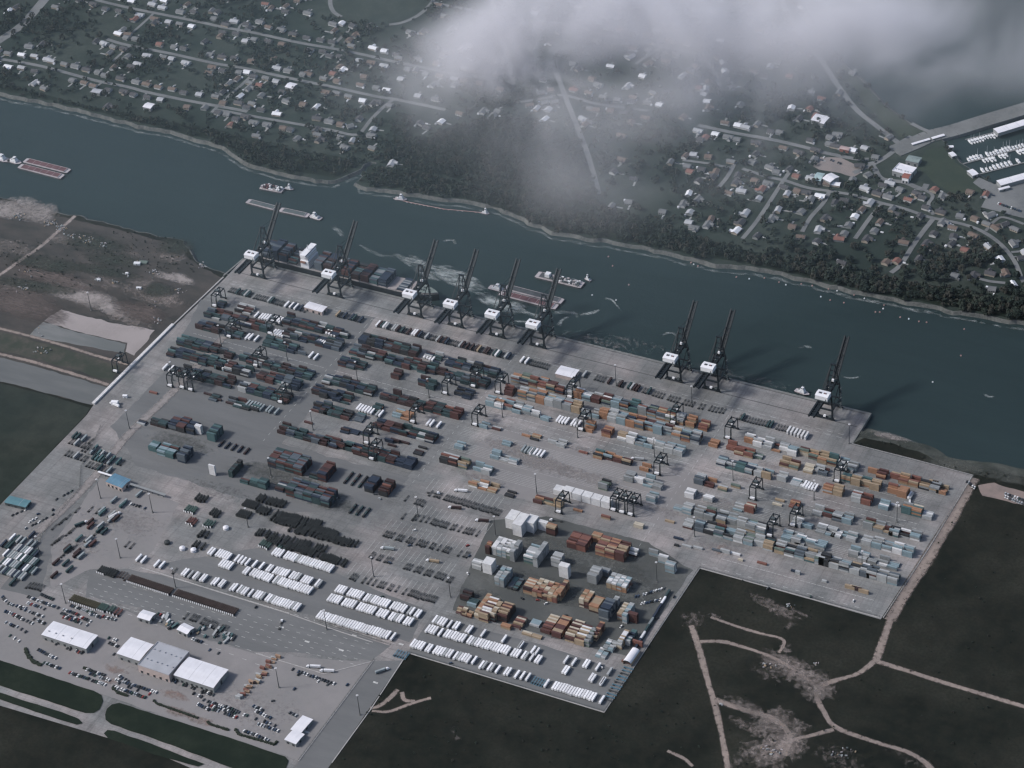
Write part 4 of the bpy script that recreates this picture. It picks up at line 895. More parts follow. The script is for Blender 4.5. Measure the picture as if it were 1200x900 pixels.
# ------------------------------------------------------------------ quay cranes
M_CR = mat('crane_dark_paint', (0.012, 0.018, 0.023), rough=0.6, var=0.15, scale=0.3)
M_CR2 = mat('crane_walkway_grey', (0.07, 0.085, 0.09), rough=0.7)
M_WHITE = mat('white_panel', (0.72, 0.72, 0.74), rough=0.5, var=0.05, scale=0.2)
M_WROOF = mat('white_sheet_roof', (0.66, 0.655, 0.69), rough=0.5, var=0.07, scale=0.12)
M_GLASS = mat('dark_glass', (0.02, 0.03, 0.035), rough=0.15)
M_BLK = mat('black_rubber', (0.02, 0.02, 0.02))
M_RED = mat('faded_red_marking', (0.35, 0.13, 0.11))
def part(name, parent, fn, label=None):
    mb = MB(); fn(mb); o = mb.build(name, parent)
    if label: o['label'] = label
    return o
def make_sts():
    r = thing('quay_crane', (0, 0, 0), 'x', 'crane', 'ship to shore cranes along the quay')
    for y, nm in ((0, 'sill_beam'), (28, 'sill_beam')):
        part(nm, r, lambda mb: mb.box(-11.5, 11.5, y - 1.1, y + 1.1, 2.0, 4.4, M_CR))
        for x in (-9.5, 9.5):
            def bog(mb):
                mb.box(x - 3.6, x + 3.6, y - .8, y + .8, 1.0, 2.0, M_CR)
                for k in (-2.8, -1, 1, 2.8): mb.cyl((x + k, y - .5, .5), (x + k, y + .5, .5), .5, .5, M_BLK, 8)
            part('bogie', r, bog)
        for x in (-9.5, 9.5):
            part('leg', r, lambda mb: (mb.beam((x, y, 4.2), (x, y, 15), 2.0, 1.9, M_CR), mb.beam((x, y, 15), (x * .82, y, 38.5), 1.8, 1.7, M_CR)))
    for x in (-1, 1):
        part('portal_beam', r, lambda mb: (mb.beam((x * 9.4, 0, 15.5), (x * 9.4, 28, 15.5), 1.5, 2.2, M_CR), mb.beam((x * 9.3, 1, 17), (x * 7.9, 27, 37), .9, .9, M_CR)))
        part('girder', r, lambda mb: mb.beam((x * 3.2, -47, 38.6), (x * 3.2, 32, 38.6), 1.5, 2.8, M_CR))
        part('boom', r, lambda mb: mb.beam((x * 2.9, 33, 39.5), (x * 2.6, 74, 78.5), 1.7, 2.6, M_CR))
        part('mast_leg', r, lambda mb: (mb.beam((x * 7.8, 28, 38), (x * 2.6, 27, 66.5), 1.1, 1.1, M_CR), mb.beam((x * 7.6, 10, 39), (x * 2.6, 26, 66), .8, .8, M_CR)))
        part('back_stay', r, lambda mb: mb.beam((x * 2.6, 27, 66), (x * 3.2, -3, 40), .55, .55, M_CR))
        part('fore_stay', r, lambda mb: mb.beam((x * 2.5, 27.5, 66), (x * 2.7, 56, 62), .4, .4, M_CR))
    part('cross_beam', r, lambda mb: mb.box(-8.2, 8.2, -1, 1, 36.2, 38.0, M_CR)); part('cross_beam', r, lambda mb: mb.box(-8.2, 8.2, 27, 29, 36.2, 38.0, M_CR))
    part('cross_beam', r, lambda mb: mb.box(-9.4, 9.4, 27.2, 28.8, 14.6, 16.6, M_CR)); part('cross_beam', r, lambda mb: mb.box(-9.4, 9.4, -.8, .8, 14.6, 16.6, M_CR))
    part('mast_head', r, lambda mb: (mb.box(-3.6, 3.6, 26, 28, 66, 68, M_CR), mb.box(-4.4, 4.4, 27, 28, 56, 57, M_CR), mb.box(-5.4, 5.4, 27, 28, 48, 49, M_CR)))
    def ties(mb):
        for k in range(17): mb.box(-2.5, 2.5, -46 + k * 4.9, -45 + k * 4.9, 38.2, 39.2, M_CR)
        mb.box(-2.3, 2.3, -45.8, 14, 38.0, 38.25, M_CR)
        for s in (-1, 1): mb.box(s * 4.3 - .5, s * 4.3 + .5, -46, 31, 37.6, 37.8, M_CR2); 
        for s in (-1, 1): mb.box(s * 4.8 - .05, s * 4.8 + .05, -46, 31, 37.8, 38.9, M_CR)
    part('girder_ties_and_walkway', r, ties)
    def bt(mb):
        for k in range(11):
            t = (k + .5) / 11; a = Vector((0, 33 + 41 * t, 39.5 + 39 * t)); mb.beam(a - Vector((2.4, 0, 0)), a + Vector((2.4, 0, 0)), .8, .8, M_CR)
            if k < 10:
                b = Vector((0, 33 + 41 * (t + 1 / 11), 39.5 + 39 * (t + 1 / 11))); mb.beam(a - Vector((2.3, 0, 0)), b + Vector((2.3, 0, 0)), .45, .45, M_CR)
        mb.beam((0, 33, 38.9), (0, 73, 77.0), 3.6, .3, M_CR); mb.beam((3.9, 33, 40.5), (3.6, 72, 77.5), .9, .15, M_CR)
    part('boom_ties', r, bt)
    h = part('machinery_house', r, lambda mb: (mb.box(-8.2, 8.2, -14, -1.8, 40.2, 46.0, M_WHITE), mb.gable(-8.2, 8.2, -14, -1.8, 46.0, 46.9, M_WHITE, M_WHITE, None, .3), mb.box(-9.2, 9.2, -15.2, -.8, 39.6, 40.2, M_CR2)))
    def vents(mb):
        for x in (-4.6, -3.2, -1.8): mb.box(x - .3, x + .3, -9.6 + (x + 3.2) * .1, -6.6, 46.2, 47.3, M_BLK)
        mb.box(-4.6, -1.8, -8.5, -7.9, 46.4, 47.2, M_BLK)
        for x in (1.6, 3.0, 4.4): mb.box(x - .3, x + .3, -9.2, -6.8, 46.2, 47.3, M_RED if x == 3.0 else M_BLK)
        mb.box(1.6, 4.4, -8.4, -7.9, 46.4, 47.2, M_BLK)
    part('roof_vent', h, vents)
    part('door', h, lambda mb: mb.box(5.2, 6.6, -14.06, -13.9, 40.3, 42.6, M_CR2))
    part('operator_cab', r, lambda mb: (mb.box(-5.6, -3.2, 20.2, 23.4, 33.2, 36, M_WHITE), mb.box(-5.5, -3.3, 23.4, 23.5, 33.8, 35.4, M_GLASS)))
    part('trolley', r, lambda mb: (mb.box(-3.9, 3.9, 16, 20, 40.0, 41.2, M_CR), mb.box(-1.6, 1.6, 16.4, 19.4, 27.0, 27.8, M_CR), [mb.beam((sx, 18, 27.6), (sx, 18, 40), .12, .12, M_CR) for sx in (-1.4, 1.4)]))
    part('electrical_box', r, lambda mb: mb.box(-1.4, 1.6, 24.6, 27.2, 41.5, 44.2, M_WHITE))
    def stair(mb):
        for k in range(9):
            z = 3 + k * 3.9; mb.box(10.3, 12.1, 22.5 + (k % 2) * .2, 27.3, z, z + .2, M_CR2)
            a, b = ((10.6, 23, z + .2), (10.6, 27, z + 3.9)) if k % 2 else ((11.8, 27, z + .2), (11.8, 23, z + 3.9)); mb.beam(a, b, .8, .2, M_CR2)
    part('stair_tower', r, stair)
    part('power_box', r, lambda mb: mb.box(-2.0, 1.2, -1.9, 0.6, 4.4, 6.6, M_WHITE)); part('cable_reel', r, lambda mb: mb.cyl((6.5, -1.6, 6.6), (6.5, -.8, 6.6), 2.1, 2.1, M_CR2, 14))
    return r
sts = make_sts()
STS = [(303, 'leftmost quay crane, standing at the corner over the ship stern'), (393, 'second quay crane from left, raised boom over the ship beside the bridge'), (487, 'third quay crane from left, standing over the ship bow'), (534.5, 'fourth quay crane, first one right of the ship bow'),
       (583, 'fifth quay crane, in front of the pushing tug and barge wake'), (630.5, 'sixth quay crane, in front of the red barge tip'), (790, 'seventh quay crane, left one of the pair standing apart'), (834, 'eighth quay crane, right one of the pair standing apart'), (967, 'last lone quay crane at the right end beside the small tug')]
for i, (px, lab) in enumerate(STS):
    o = sts if i == 0 else copy_tree(sts)
    o.location = (XAT(px, 83.5), 83.5, 0.27); o['label'] = lab
# ------------------------------------------------------------------ yard gantry cranes
def make_rtg():
    r = thing('yard_gantry_crane', (0, 0, 0), 'x', 'gantry crane', 'rubber tyred gantry cranes in the yard')
    for y in (0, 22.5):
        for x in (-3.9, 3.9):
            part('leg', r, lambda mb: (mb.beam((x, y, 2.3), (x, y, 14.5), .95, .85, M_CR), mb.beam((x, y, 14.3), (x, y + (1.5 if y == 0 else -1.5), 18.6), .95, .85, M_CR)))
            def wh(mb):
                for k in (-1.1, 1.1): mb.cyl((x + k, y - .45, .85), (x + k, y + .45, .85), .85, .85, M_BLK, 10)
            part('wheel', r, wh)
        part('sill_beam', r, lambda mb: mb.box(-5.6, 5.6, y - .6, y + .6, 1.5, 2.6, M_CR))
    for x in (-3.9, 3.9): part('girder', r, lambda mb: mb.beam((x, .5, 19.0), (x, 22, 19.0), 1.0, 1.5, M_CR))
    part('end_tie', r, lambda mb: (mb.box(-3.9, 3.9, 1.0, 1.7, 18.4, 19.4, M_CR), mb.box(-3.9, 3.9, 20.8, 21.5, 18.4, 19.4, M_CR)))
    t = part('trolley', r, lambda mb: (mb.box(-4.4, 4.4, 9, 13.4, 19.8, 20.6, M_CR), mb.box(-2.2, 2.2, 9.6, 12.8, 20.6, 22.0, M_CR2)))
    part('cab', t, lambda mb: (mb.box(1.6, 3.4, 7.0, 8.9, 17.2, 19.6, M_WHITE), mb.box(1.7, 3.3, 6.95, 7.0, 17.6, 19.0, M_GLASS)))
    part('spreader', r, lambda mb: (mb.box(-5.9, 5.9, 10.3, 12.6, 13.6, 14.2, M_CR), [mb.beam((sx, 11.4, 14), (sx, 11.4, 19.8), .14, .14, M_CR) for sx in (-2.4, 2.4)]))
    part('power_house', r, lambda mb: mb.box(-3.2, 2.8, -1.5, 0.75, 2.6, 5.0, M_WHITE)); part('ladder', r, lambda mb: mb.beam((5.0, .3, 2.6), (5.0, .3, 18.6), .5, .25, M_CR2))
    return r
rtg = make_rtg()
RTGS = [(252, 0, 'at the far left end of the top dark row'), (269, -53, 'over the third dark row near the left lamp mast'), (317, -26, 'over the second dark row above parked white trailers'), (300, -95, 'over the dark row beside the road, grey boom'), (329, -150, 'over the sixth dark row near the aisle'),
        (200, -175, 'parked first in the idle group at the west side'), (214, -172, 'parked second in the idle group at the west side'), (224, -172, 'parked third in the idle group at the west side'), (136, -176, 'standing alone by the white wall at the west fence'),
        (555, -26, 'at the right end of the second central row'), (522, -53, 'standing in the open below the central rows'), (484, -121, 'over the fifth central row near the aisle'), (430, -181, 'over the sparse seventh central row'), (436, -206, 'over the lowest central dark row'),
        (584, -26, 'at the left end of the first coloured row'), (668, 0, 'beside the white apron shed'), (681, -54, 'over white parked trailers in the third coloured row'), (789, 2, 'at the right part of the top coloured row'), (557, -96, 'at the left edge of the sparse pale field'), (770, -97, 'near the wide aisle in the sparse field'),
        (655, -208, 'beside the white refrigerated row, left of it'), (719, -179, 'first of three idle ones right of the white row'), (729, -179, 'second of three idle ones right of the white row'), (739, -179, 'third of three idle ones right of the white row'),
        (853, 0, 'at the left end of the top east row'), (981, -27, 'over the second east row'), (882, -96, 'at the road edge in the east yard'), (929, -123, 'right one of the two crossing gantries in the east yard'), (902, -151, 'left one of the two crossing gantries in the east yard')]
for i, (px, y, lab) in enumerate(RTGS):
    o = rtg if i == 0 else copy_tree(rtg)
    o.location = (XAT(px, y), y, 0.27); o['label'] = 'dark yard gantry ' + lab
# ------------------------------------------------------------------ light masts
M_POLE = mat('mast_steel', (0.06, 0.065, 0.07))
def make_mast():
    r = thing('light_mast', (0, 0, 0), 'x', 'light mast', 'tall light masts over the yard')
    part('pole', r, lambda mb: mb.cyl((0, 0, .6), (0, 0, 31), .55, .28, M_POLE, 8)); part('footing', r, lambda mb: mb.cyl((0, 0, 0), (0, 0, .9), 1.3, 1.2, qm, 8))
    part('lamp_ring', r, lambda mb: ([mb.box(1.0 * math.cos(a) - .35, 1.0 * math.cos(a) + .35, 1.0 * math.sin(a) - .35, 1.0 * math.sin(a) + .35, 30.6, 31.1, M_WHITE) for a in [k * math.pi / 3 for k in range(6)]], mb.cyl((0, 0, 30.5), (0, 0, 30.8), 1.0, 1.0, M_POLE, 8)))
    return r
mast = make_mast()
MASTS = [(141, 654, 'standing beyond the brown chassis strip'), (206, 689, 'beside the middle of the brown chassis strip'), (327, 806, 'in the middle of the open gravel car lot'), (422, 838, 'at the edge of the exit road'), (438, 676, 'among the empty chassis, lower centre'), (383, 738, 'under the long white trailer row'), (528, 700, 'beside the left tip of the front pile'),
         (629, 578, 'in the pale field left of the white boxes'), (722, 450, 'on the apron right of the white shed'), (811, 475, 'on the apron between the crane pair and the gap'), (995, 520, 'at the right end corner of the quay'), (1051, 612, 'on the road near the right yard edge'), (770, 682, 'in the dark lot right of the white topped block'), (581, 628, 'behind the narrow orange stack'),
         (118, 584, 'beside the blue roofed gate house'), (179, 601, 'at the end of the long gate canopy'), (77, 707, 'beside the olive chassis pile'), (47, 651, 'in the junction of the lower left truck lanes'), (152, 503, 'beside the curve of the left access lane'), (259, 403, 'on the road left of the dark rows'), (337, 423, 'on the road right of the grey boom gantry'), (203, 446, 'over the left end of the sixth dark row'),
         (419, 446, 'on the central road near its left end'), (503, 466, 'on the central road near its right end'), (367, 504, 'over the sparse central row'), (589, 489, 'at the left of the middle road'), (677, 513, 'in the middle of the middle road'), (767, 536, 'near the right end of the middle road'), (859, 563, 'at the left of the east road'), (954, 586, 'in the middle of the east road'), (814, 629, 'at the left end of the lowest east row'), (1010, 669, 'in the lower right of the east yard'),
         (318, 559, 'left of the teal and maroon block'), (107, 364, 'alone in the pale sand field far left'), (490, 605, 'among the empty chassis, upper'), (291, 618, 'in front of the dark chassis piles'), (403, 725, 'x')][:-1]
for i, (px, py, lab) in enumerate(MASTS):
    o = mast if i == 0 else copy_tree(mast)
    x, y = G(px, py); o.location = (x, y, 0.24); o['label'] = 'thin dark light mast ' + lab

# ------------------------------------------------------------------ trailers with white boxes, chassis, trucks, cars
M_CH = mat('chassis_frame_grey', (0.055, 0.062, 0.066), var=.2)
M_CHD = mat('chassis_frame_dark', (0.036, 0.042, 0.044), var=.2)
M_CHB = mat('chassis_frame_brown', (0.075, 0.055, 0.050), var=.25); M_CHO = mat('chassis_frame_olive', (0.085, 0.078, 0.050), var=.25); M_CHBL = mat('chassis_frame_blue', (0.10, 0.22, 0.30), var=.2)
M_TRW = mat('trailer_white', (0.68, 0.68, 0.70), rough=.5, var=.16, scale=.5, rand=.16); M_TRG = mat('trailer_grey', (0.22, 0.25, 0.26), rough=.6, rand=.3)
def box_mesh(m, L=12.2):
    mb = MB(); mb.box(-1.22, 1.22, 0, L, 1.35, 4.0, m)
    for k in range(5): mb.box(-1.16, 1.16, L * (k + .5) / 5 - .08, L * (k + .5) / 5 + .08, 4.0, 4.04, m)
    mb.box(-.04, .04, -.05, 0, 1.5, 3.9, M_GAP); mb.box(-1.0, 1.0, L, L + .3, 2.2, 3.8, M_CH)
    return mb.mesh('cargo_box')
def chas_mesh(m):
    mb = MB()
    for x in (-.5, .5): mb.box(x - .12, x + .12, 0, 12.3, .95, 1.3, m)
    for y in (0.1, 4, 8, 12): mb.box(-1.2, 1.2, y, y + .22, 1.0, 1.32, m)
    mb.box(-.8, .8, 10.2, 10.5, .1, 1.0, m)
    for y in (1.4, 2.8): mb.box(-1.2, -.6, y - .5, y + .5, 0, 1.0, M_BLK); mb.box(.6, 1.2, y - .5, y + .5, 0, 1.0, M_BLK)
    return mb.mesh('chassis')
BOXM = box_mesh(M_TRW); BOXG = box_mesh(M_TRG); CHM = chas_mesh(M_CH); CHDM = chas_mesh(M_CHD); CHBM = chas_mesh(M_CHBL)
BOXC = {k: box_mesh(PM[k]) for k in ('maroon', 'dark teal', 'tan', 'teal', 'pale grey', 'light blue', 'navy', 'dark maroon')}
n_tr = 0
TRW = []; CHS = []
def trailer_row(px0, py0, px1, py1, pitch, fill, where, bm=None, rz=0.0, groups=None):
    a = np.array(G(px0, py0)); b = np.array(G(px1, py1)); L = math.dist(a, b); n = max(1, int(L / pitch)); k = 0
    for i in range(n + 1):
        if groups:
            t = i / n
            if not any(g[0] <= t <= g[1] for g in groups): continue
        elif rnd.random() > fill: continue
        k += 1; p = a + (b - a) * (i / n)
        TRW.append((p[0], p[1] + rnd.uniform(-.6, .6), rz, bm or (BOXM if rnd.random() < .94 else BOXC['pale grey']), where, k))
trailer_row(371, 726.5, 458, 752, 3.25, 1, 'the long white row beside the exit road bend', groups=[(0, .68), (.70, .95), (.985, 1.1)])
trailer_row(384, 706, 479, 735, 3.25, 1, 'the middle white row left of the exit junction', groups=[(0, .14), (.17, .31), (.34, .55), (.58, .72), (.75, .90), (.93, 1.1)])
trailer_row(393, 695.5, 489, 725, 3.25, 1, 'the upper white row left of the exit junction', groups=[(0, .10), (.13, .30), (.34, .64), (.67, .84), (.88, .93), (.97, 1.1)])
trailer_row(213, 676, 347, 717.5, 3.25, 1, 'the white row above the brown chassis strip', groups=[(0, .03), (.05, .08), (.10, .13), (.15, .20), (.25, .29), (.31, .36), (.41, .46), (.48, .56), (.58, .61), (.63, .70), (.72, 1.1)])
trailer_row(285, 674, 361, 698, 3.25, 1, 'the second white row left of the aisle', groups=[(0, .04), (.08, .42), (.46, 1.1)])
trailer_row(288, 664, 372, 690, 3.25, 1, 'the third white row left of the aisle', groups=[(0, .03), (.07, .10), (.17, .21), (.27, .35), (.38, .55), (.60, .68), (.70, .73), (.77, .90), (.94, 1.1)])
trailer_row(319, 652, 386, 672, 3.25, 1, 'the top white row in front of the dark chassis', groups=[(0, .14), (.17, .56), (.58, .76), (.79, 1.1)])
trailer_row(160, 659, 166, 661, 5.5, 1, 'the far left white pair'); trailer_row(181, 666, 187, 668, 5.5, 1, 'the left white pair near the red machine')
trailer_row(253, 653.5, 266, 658, 3.25, 1, 'the small white cluster by the tank', groups=[(0, .2), (.3, 1)]); trailer_row(244, 651, 247, 652, 4, 1, 'the loose white pair by the tank'); trailer_row(257, 665, 268, 669, 3.25, 1, 'the small lower white cluster'); trailer_row(275, 660, 283, 663, 4.4, 1, 'the loose white ones right of the cluster')
trailer_row(481, 760, 553, 780, 3.25, 1, 'the front white row along the south fence, left', groups=[(0, .17), (.22, .32), (.36, .66), (.69, .93), (.97, 1.1)])
trailer_row(562, 785, 616, 800, 3.25, 1, 'the front white row along the south fence, middle', groups=[(0, .06), (.12, .24), (.32, .38), (.50, .62), (.66, .70), (.76, .80), (.86, .90), (.97, 1.1)])
trailer_row(638, 807, 703, 826, 3.25, 1, 'the front white row along the south fence, right', groups=[(0, .03), (.10, .72), (.76, .90), (.96, 1.1)])
trailer_row(499, 742.5, 630, 779, 3.25, 1, 'the long middle white row above the south fence', groups=[(0, .08), (.10, .13), (.16, .34), (.36, .56), (.58, .73), (.75, .82), (.86, .89), (.92, .94), (.97, 1.1)])
trailer_row(507, 732, 588, 755, 3.25, 1, 'the sparse upper white row below the pile fence', groups=[(0, .15), (.20, .23), (.28, .34), (.46, .54), (.60, .62), (.70, .72), (.78, .80), (.86, .88), (.98, 1.1)])
trailer_row(607, 762, 608, 762.3, 3.25, 1, 'the open lot, alone below the pile fence'); trailer_row(622, 768, 627, 769.5, 5.5, 1, 'the pair right of the lone one below the pile fence')
trailer_row(659, 791, 693, 801, 3.25, 1, 'the short right white row', groups=[(0, .18), (.32, .36), (.48, .52), (.64, .68), (.82, 1.1)]); trailer_row(661, 779, 670, 782, 7.6, 1, 'the pair left above the short right row'); trailer_row(683, 784, 686, 785, 3.25, 1, 'the touching pair above the short right row'); trailer_row(698, 788, 712, 793, 12.6, 1, 'the loose pair near the blue chassis'); trailer_row(703, 805, 704, 805, 3, 1, 'the lot corner, alone')
trailer_row(620, 801, 632, 804.5, 3.25, 1, 'x') if False else None
# boxes on wheels parked in the yards, white and coloured
trailer_row(298, 374, 330, 381, 3.6, .85, 'the white bunch in the top dark row'); trailer_row(319, 394, 330, 397, 3.6, .9, 'the small white bunch under the second dark row'); trailer_row(288, 399, 302, 402, 4.4, .8, 'the white bunch in the third dark row'); trailer_row(362, 421, 368, 423, 5, .8, 'the pair at the end of the third dark row')
trailer_row(382, 393, 392, 396, 3.8, .9, 'the white bunch ending the top dark row'); trailer_row(370, 404, 378, 407, 3.8, .9, 'the white bunch ending the second dark row'); trailer_row(497, 421, 506, 425, 4, .9, 'the white bunch in the central top row'); trailer_row(191, 435, 202, 438, 4.4, .8, 'the loose white bunch at the left rows'); trailer_row(418, 482, 444, 490, 4.2, .7, 'the white bunch below the central road')
trailer_row(500, 500, 512, 503, 4, .9, 'the pair standing right of the fifth central row', rz=0); trailer_row(288, 478, 322, 487, 4.2, .7, 'the pale mixed group under the dark rows', bm=BOXG); trailer_row(652, 496, 676, 502, 3.7, .8, 'the white bunch in the third coloured row'); trailer_row(621, 534, 634, 537, 4.2, .9, 'the white group in the sparse field'); trailer_row(611, 531, 622, 534, 4.2, .8, 'the grey group in the sparse field', bm=BOXG)
trailer_row(941, 573, 954, 577, 3.6, .95, 'the white bunch in the east yard'); trailer_row(984, 551, 1002, 556, 3.6, .8, 'the grey bunch in the top east row', bm=BOXC['pale grey'])
trailer_row(1064, 586, 1066, 586.6, 4, 1, 'the east yard, alone near the right edge')
# wheeled rows just behind the quay
def mix_row(px0, py0, px1, py1, n, where, cols, fill=.9, pitch=3.4):
    a = np.array(G(px0, py0)); b = np.array(G(px1, py1)); L = math.dist(a, b); n = int(L / pitch); k = 0
    for i in range(n + 1):
        if rnd.random() > fill: continue
        k += 1; p = a + (b - a) * (i / n); c = rnd.choice(cols)
        if c == 'ch': CHS.append((p[0], p[1] + rnd.uniform(-.5, .5), 0, CHDM if rnd.random() < .6 else CHM, where, k))
        else: TRW.append((p[0], p[1] + rnd.uniform(-.5, .5), 0, BOXM if c == 'w' else BOXC[c], where, k))
mix_row(267, 343, 334, 361, 0, 'the quay-side parking row left', ['ch'] * 7 + ['dark teal', 'w', 'pale grey'], .95); mix_row(334, 361, 356, 367, 0, 'the quay-side parking row by the left shed', ['ch', 'ch', 'w', 'navy'], .9); mix_row(386, 370, 421, 379, 0, 'the quay-side parking row right of the left shed', ['ch', 'ch', 'ch', 'navy', 'w', 'tan', 'dark teal'], .7)
mix_row(441, 384, 594, 422, 0, 'the quay-side parking row, centre', ['ch'] * 6 + ['w', 'tan', 'dark teal', 'dark maroon', 'pale grey', 'navy'], .93); mix_row(610, 426, 640, 434, 0, 'the quay-side parking row left of the middle shed', ['ch'] * 7 + ['w'], .9); mix_row(683, 443, 762, 464, 0, 'the quay-side parking row right of the middle shed', ['ch'] * 4 + ['tan', 'dark teal', 'dark maroon', 'pale grey'], .75, 4.0)
mix_row(764, 465, 810, 478, 0, 'the quay-side chassis row before the gap', ['ch'], .6, 4.2); mix_row(818, 480, 846, 486, 0, 'the short chassis rack by the quay gap', ['ch'], .8, 4.2); mix_row(865, 493, 919, 507, 0, 'the quay-side parking row in the east', ['ch'] * 6 + ['dark maroon', 'dark teal'], .92, 3.8)
# empty chassis standing in the open field
for (x0, y0, x1, y1, fill, w) in ((502, 582, 583, 605, .95, 'first chassis line from the top'), (483, 610, 566, 632, .68, 'second chassis line from the top'), (448, 630, 548, 656, .62, 'third chassis line from the top'), (429, 654, 526, 684, .65, 'fourth chassis line from the top'), (409, 680, 507, 708, .62, 'fifth chassis line from the top'), (470, 588, 500, 596, .4, 'loose chassis left of the top line'), (455, 606, 482, 612, .3, 'loose chassis left of the second line')):
    a = np.array(G(x0, y0)); b = np.array(G(x1, y1)); L = math.dist(a, b); n = int(L / 3.4); k = 0
    for i in range(n + 1):
        if rnd.random() > fill: continue
        k += 1; p = a + (b - a) * (i / n); CHS.append((p[0], p[1] + rnd.uniform(-1, 1), 0, CHDM if rnd.random() < .5 else CHM, w, k))
for (x0, y0, x1, y1, fill, w) in ((60, 640, 96, 616, .7, 'left slanted chassis line'), (70, 655, 120, 622, .5, 'second slanted chassis line'), (100, 600, 140, 612, .4, 'chassis below the gate house'), (60, 622, 90, 600, .6, 'chassis beside the access fence'), (30, 690, 46, 694, .9, 'chassis under the packed truck yard'), (140, 640, 180, 655, .3, 'loose chassis beyond the brown strip'), (215, 726, 262, 742, .5, 'chassis north of the warehouse'), (180, 668, 210, 677, .3, 'chassis left of the white row')):
    a = np.array(G(x0, y0)); b = np.array(G(x1, y1)); n = int(math.dist(a, b) / 3.6)
    for i in range(n + 1):
        if rnd.random() < fill: p = a + (b - a) * i / n; CHS.append((p[0], p[1] + rnd.uniform(-1, 1), 0, CHDM if rnd.random() < .5 else CHM, w, i))
# lower left truck yards: grey boxes on wheels in slanted lanes
for (px, py, n, lab) in ((48, 676, 6, 'outer truck lane'), (60, 680, 7, 'second truck lane'), (62, 664, 6, 'third truck lane'), (78, 672, 7, 'inner truck lane'), (86, 656, 5, 'short inner truck lane')):
    for i in range(n):
        if rnd.random() < .15: continue
        p = G(px + 13.6 * i, py - 14.6 * i + rnd.uniform(-1.5, 1.5)); TRW.append((p[0], p[1], -.12, rnd.choice([BOXG, BOXG, BOXC['dark maroon'], BOXC['teal'], BOXC['dark teal'], BOXC['pale grey'], BOXC['maroon']]), 'the ' + lab, i + 1))
for i in range(110):
    px, py = rnd.choice([(14, 668), (30, 655), (24, 640), (10, 640), (22, 655), (5, 655)]); px += rnd.uniform(-8, 12); py += rnd.uniform(-8, 20)
    p = G(px, py); p = (round(p[0] / 3.3) * 3.3, round(p[1] / 13.5) * 13.5)
    if any(math.dist(p, (q[0], q[1])) < 3 for q in TRW): continue
    TRW.append((p[0], p[1], 0, rnd.choice([BOXG, BOXM, BOXG, BOXC['pale grey'], BOXC['dark teal'], BOXC['navy']]), 'the packed truck yard at the left edge', i + 1))
for (px, py, n) in ((80, 521, 9), (95, 530, 9), (72, 534, 8), (108, 540, 7), (100, 548, 8), (85, 515, 6), (122, 541, 6)):
    for i in range(n):
        if rnd.random() < .8: p = G(px + i * 3.6, py + i * 1.15); CHS.append((p[0], p[1], rnd.uniform(-.1, .1), CHDM, 'the scrap corner north of the gate house, line %s' % ONES[1 + [80, 95, 72, 108, 100, 85, 122].index(px)], i + 1)) if rnd.random() < .7 else TRW.append((p[0], p[1], 0, rnd.choice([BOXC['dark teal'], BOXG, BOXC['teal'], BOXC['pale grey']]), 'the scrap corner north of the gate house', i + 1))
TRW.sort(key=lambda t: math.dist((t[0], t[1], 0), CAM))
kind_name = {BOXM.name: 'white', BOXG.name: 'grey'}
for k, v in BOXC.items(): kind_name[v.name] = k
used = {}
for t in TRW[:300]: used.setdefault((kind_name[t[3].name], t[4]), []).append(t)
wheel_mb = MB(); [wheel_mb.box(x, x + .6, y - .5, y + .5, 0, 1.0, M_BLK) for y in (1.4, 2.8) for x in (-1.2, .6)]
for (col, where), ts in used.items():
    ts.sort(key=lambda t: P(t[0], t[1])[0])
    for n, (x, y, rz, bm, w, k) in enumerate(ts):
        w2 = w.replace('the ', '', 1) if len(w.split()) > 9 else w
        r = thing('box_trailer', (x, y, 0.24), ('%s box trailer in %s' % (col, w2)) if len(ts) == 1 else ('%s box trailer, %s from left in %s' % (col, ordw(n + 1), w2)), 'trailer', 'box trailers parked in rows', rz)
        obj('cargo_box', bm, r); obj('chassis', CHM, r)
allm = [(t[3], TR(t[0], t[1], .24, t[2])) for t in TRW[300:]] + [(CHM, TR(t[0], t[1], .24, t[2])) for t in TRW[300:]]
tag(joined('box_trailers', allm), kind='stuff')
CHS.sort(key=lambda t: math.dist((t[0], t[1], 0), CAM))
used = {}
for t in CHS[:300]: used.setdefault(t[4], []).append(t)
for w, ts in used.items():
    ts.sort(key=lambda t: P(t[0], t[1])[0])
    for n, (x, y, rz, bm, _, k) in enumerate(ts):
        o = obj('trailer_chassis', bm, None, (x, y, .24), rz); tag(o, 'empty %s chassis, %s from left in the %s' % ('dark' if bm is CHDM else 'grey', ordw(n + 1), w.replace('the ', '', 1)), 'chassis', 'empty trailer chassis')
if len(CHS) > 300: tag(joined('trailer_chassis_rows', [(t[3], TR(t[0], t[1], .24, t[2])) for t in CHS[300:]]), kind='stuff')
print('trailers', len(TRW), 'chassis', len(CHS))
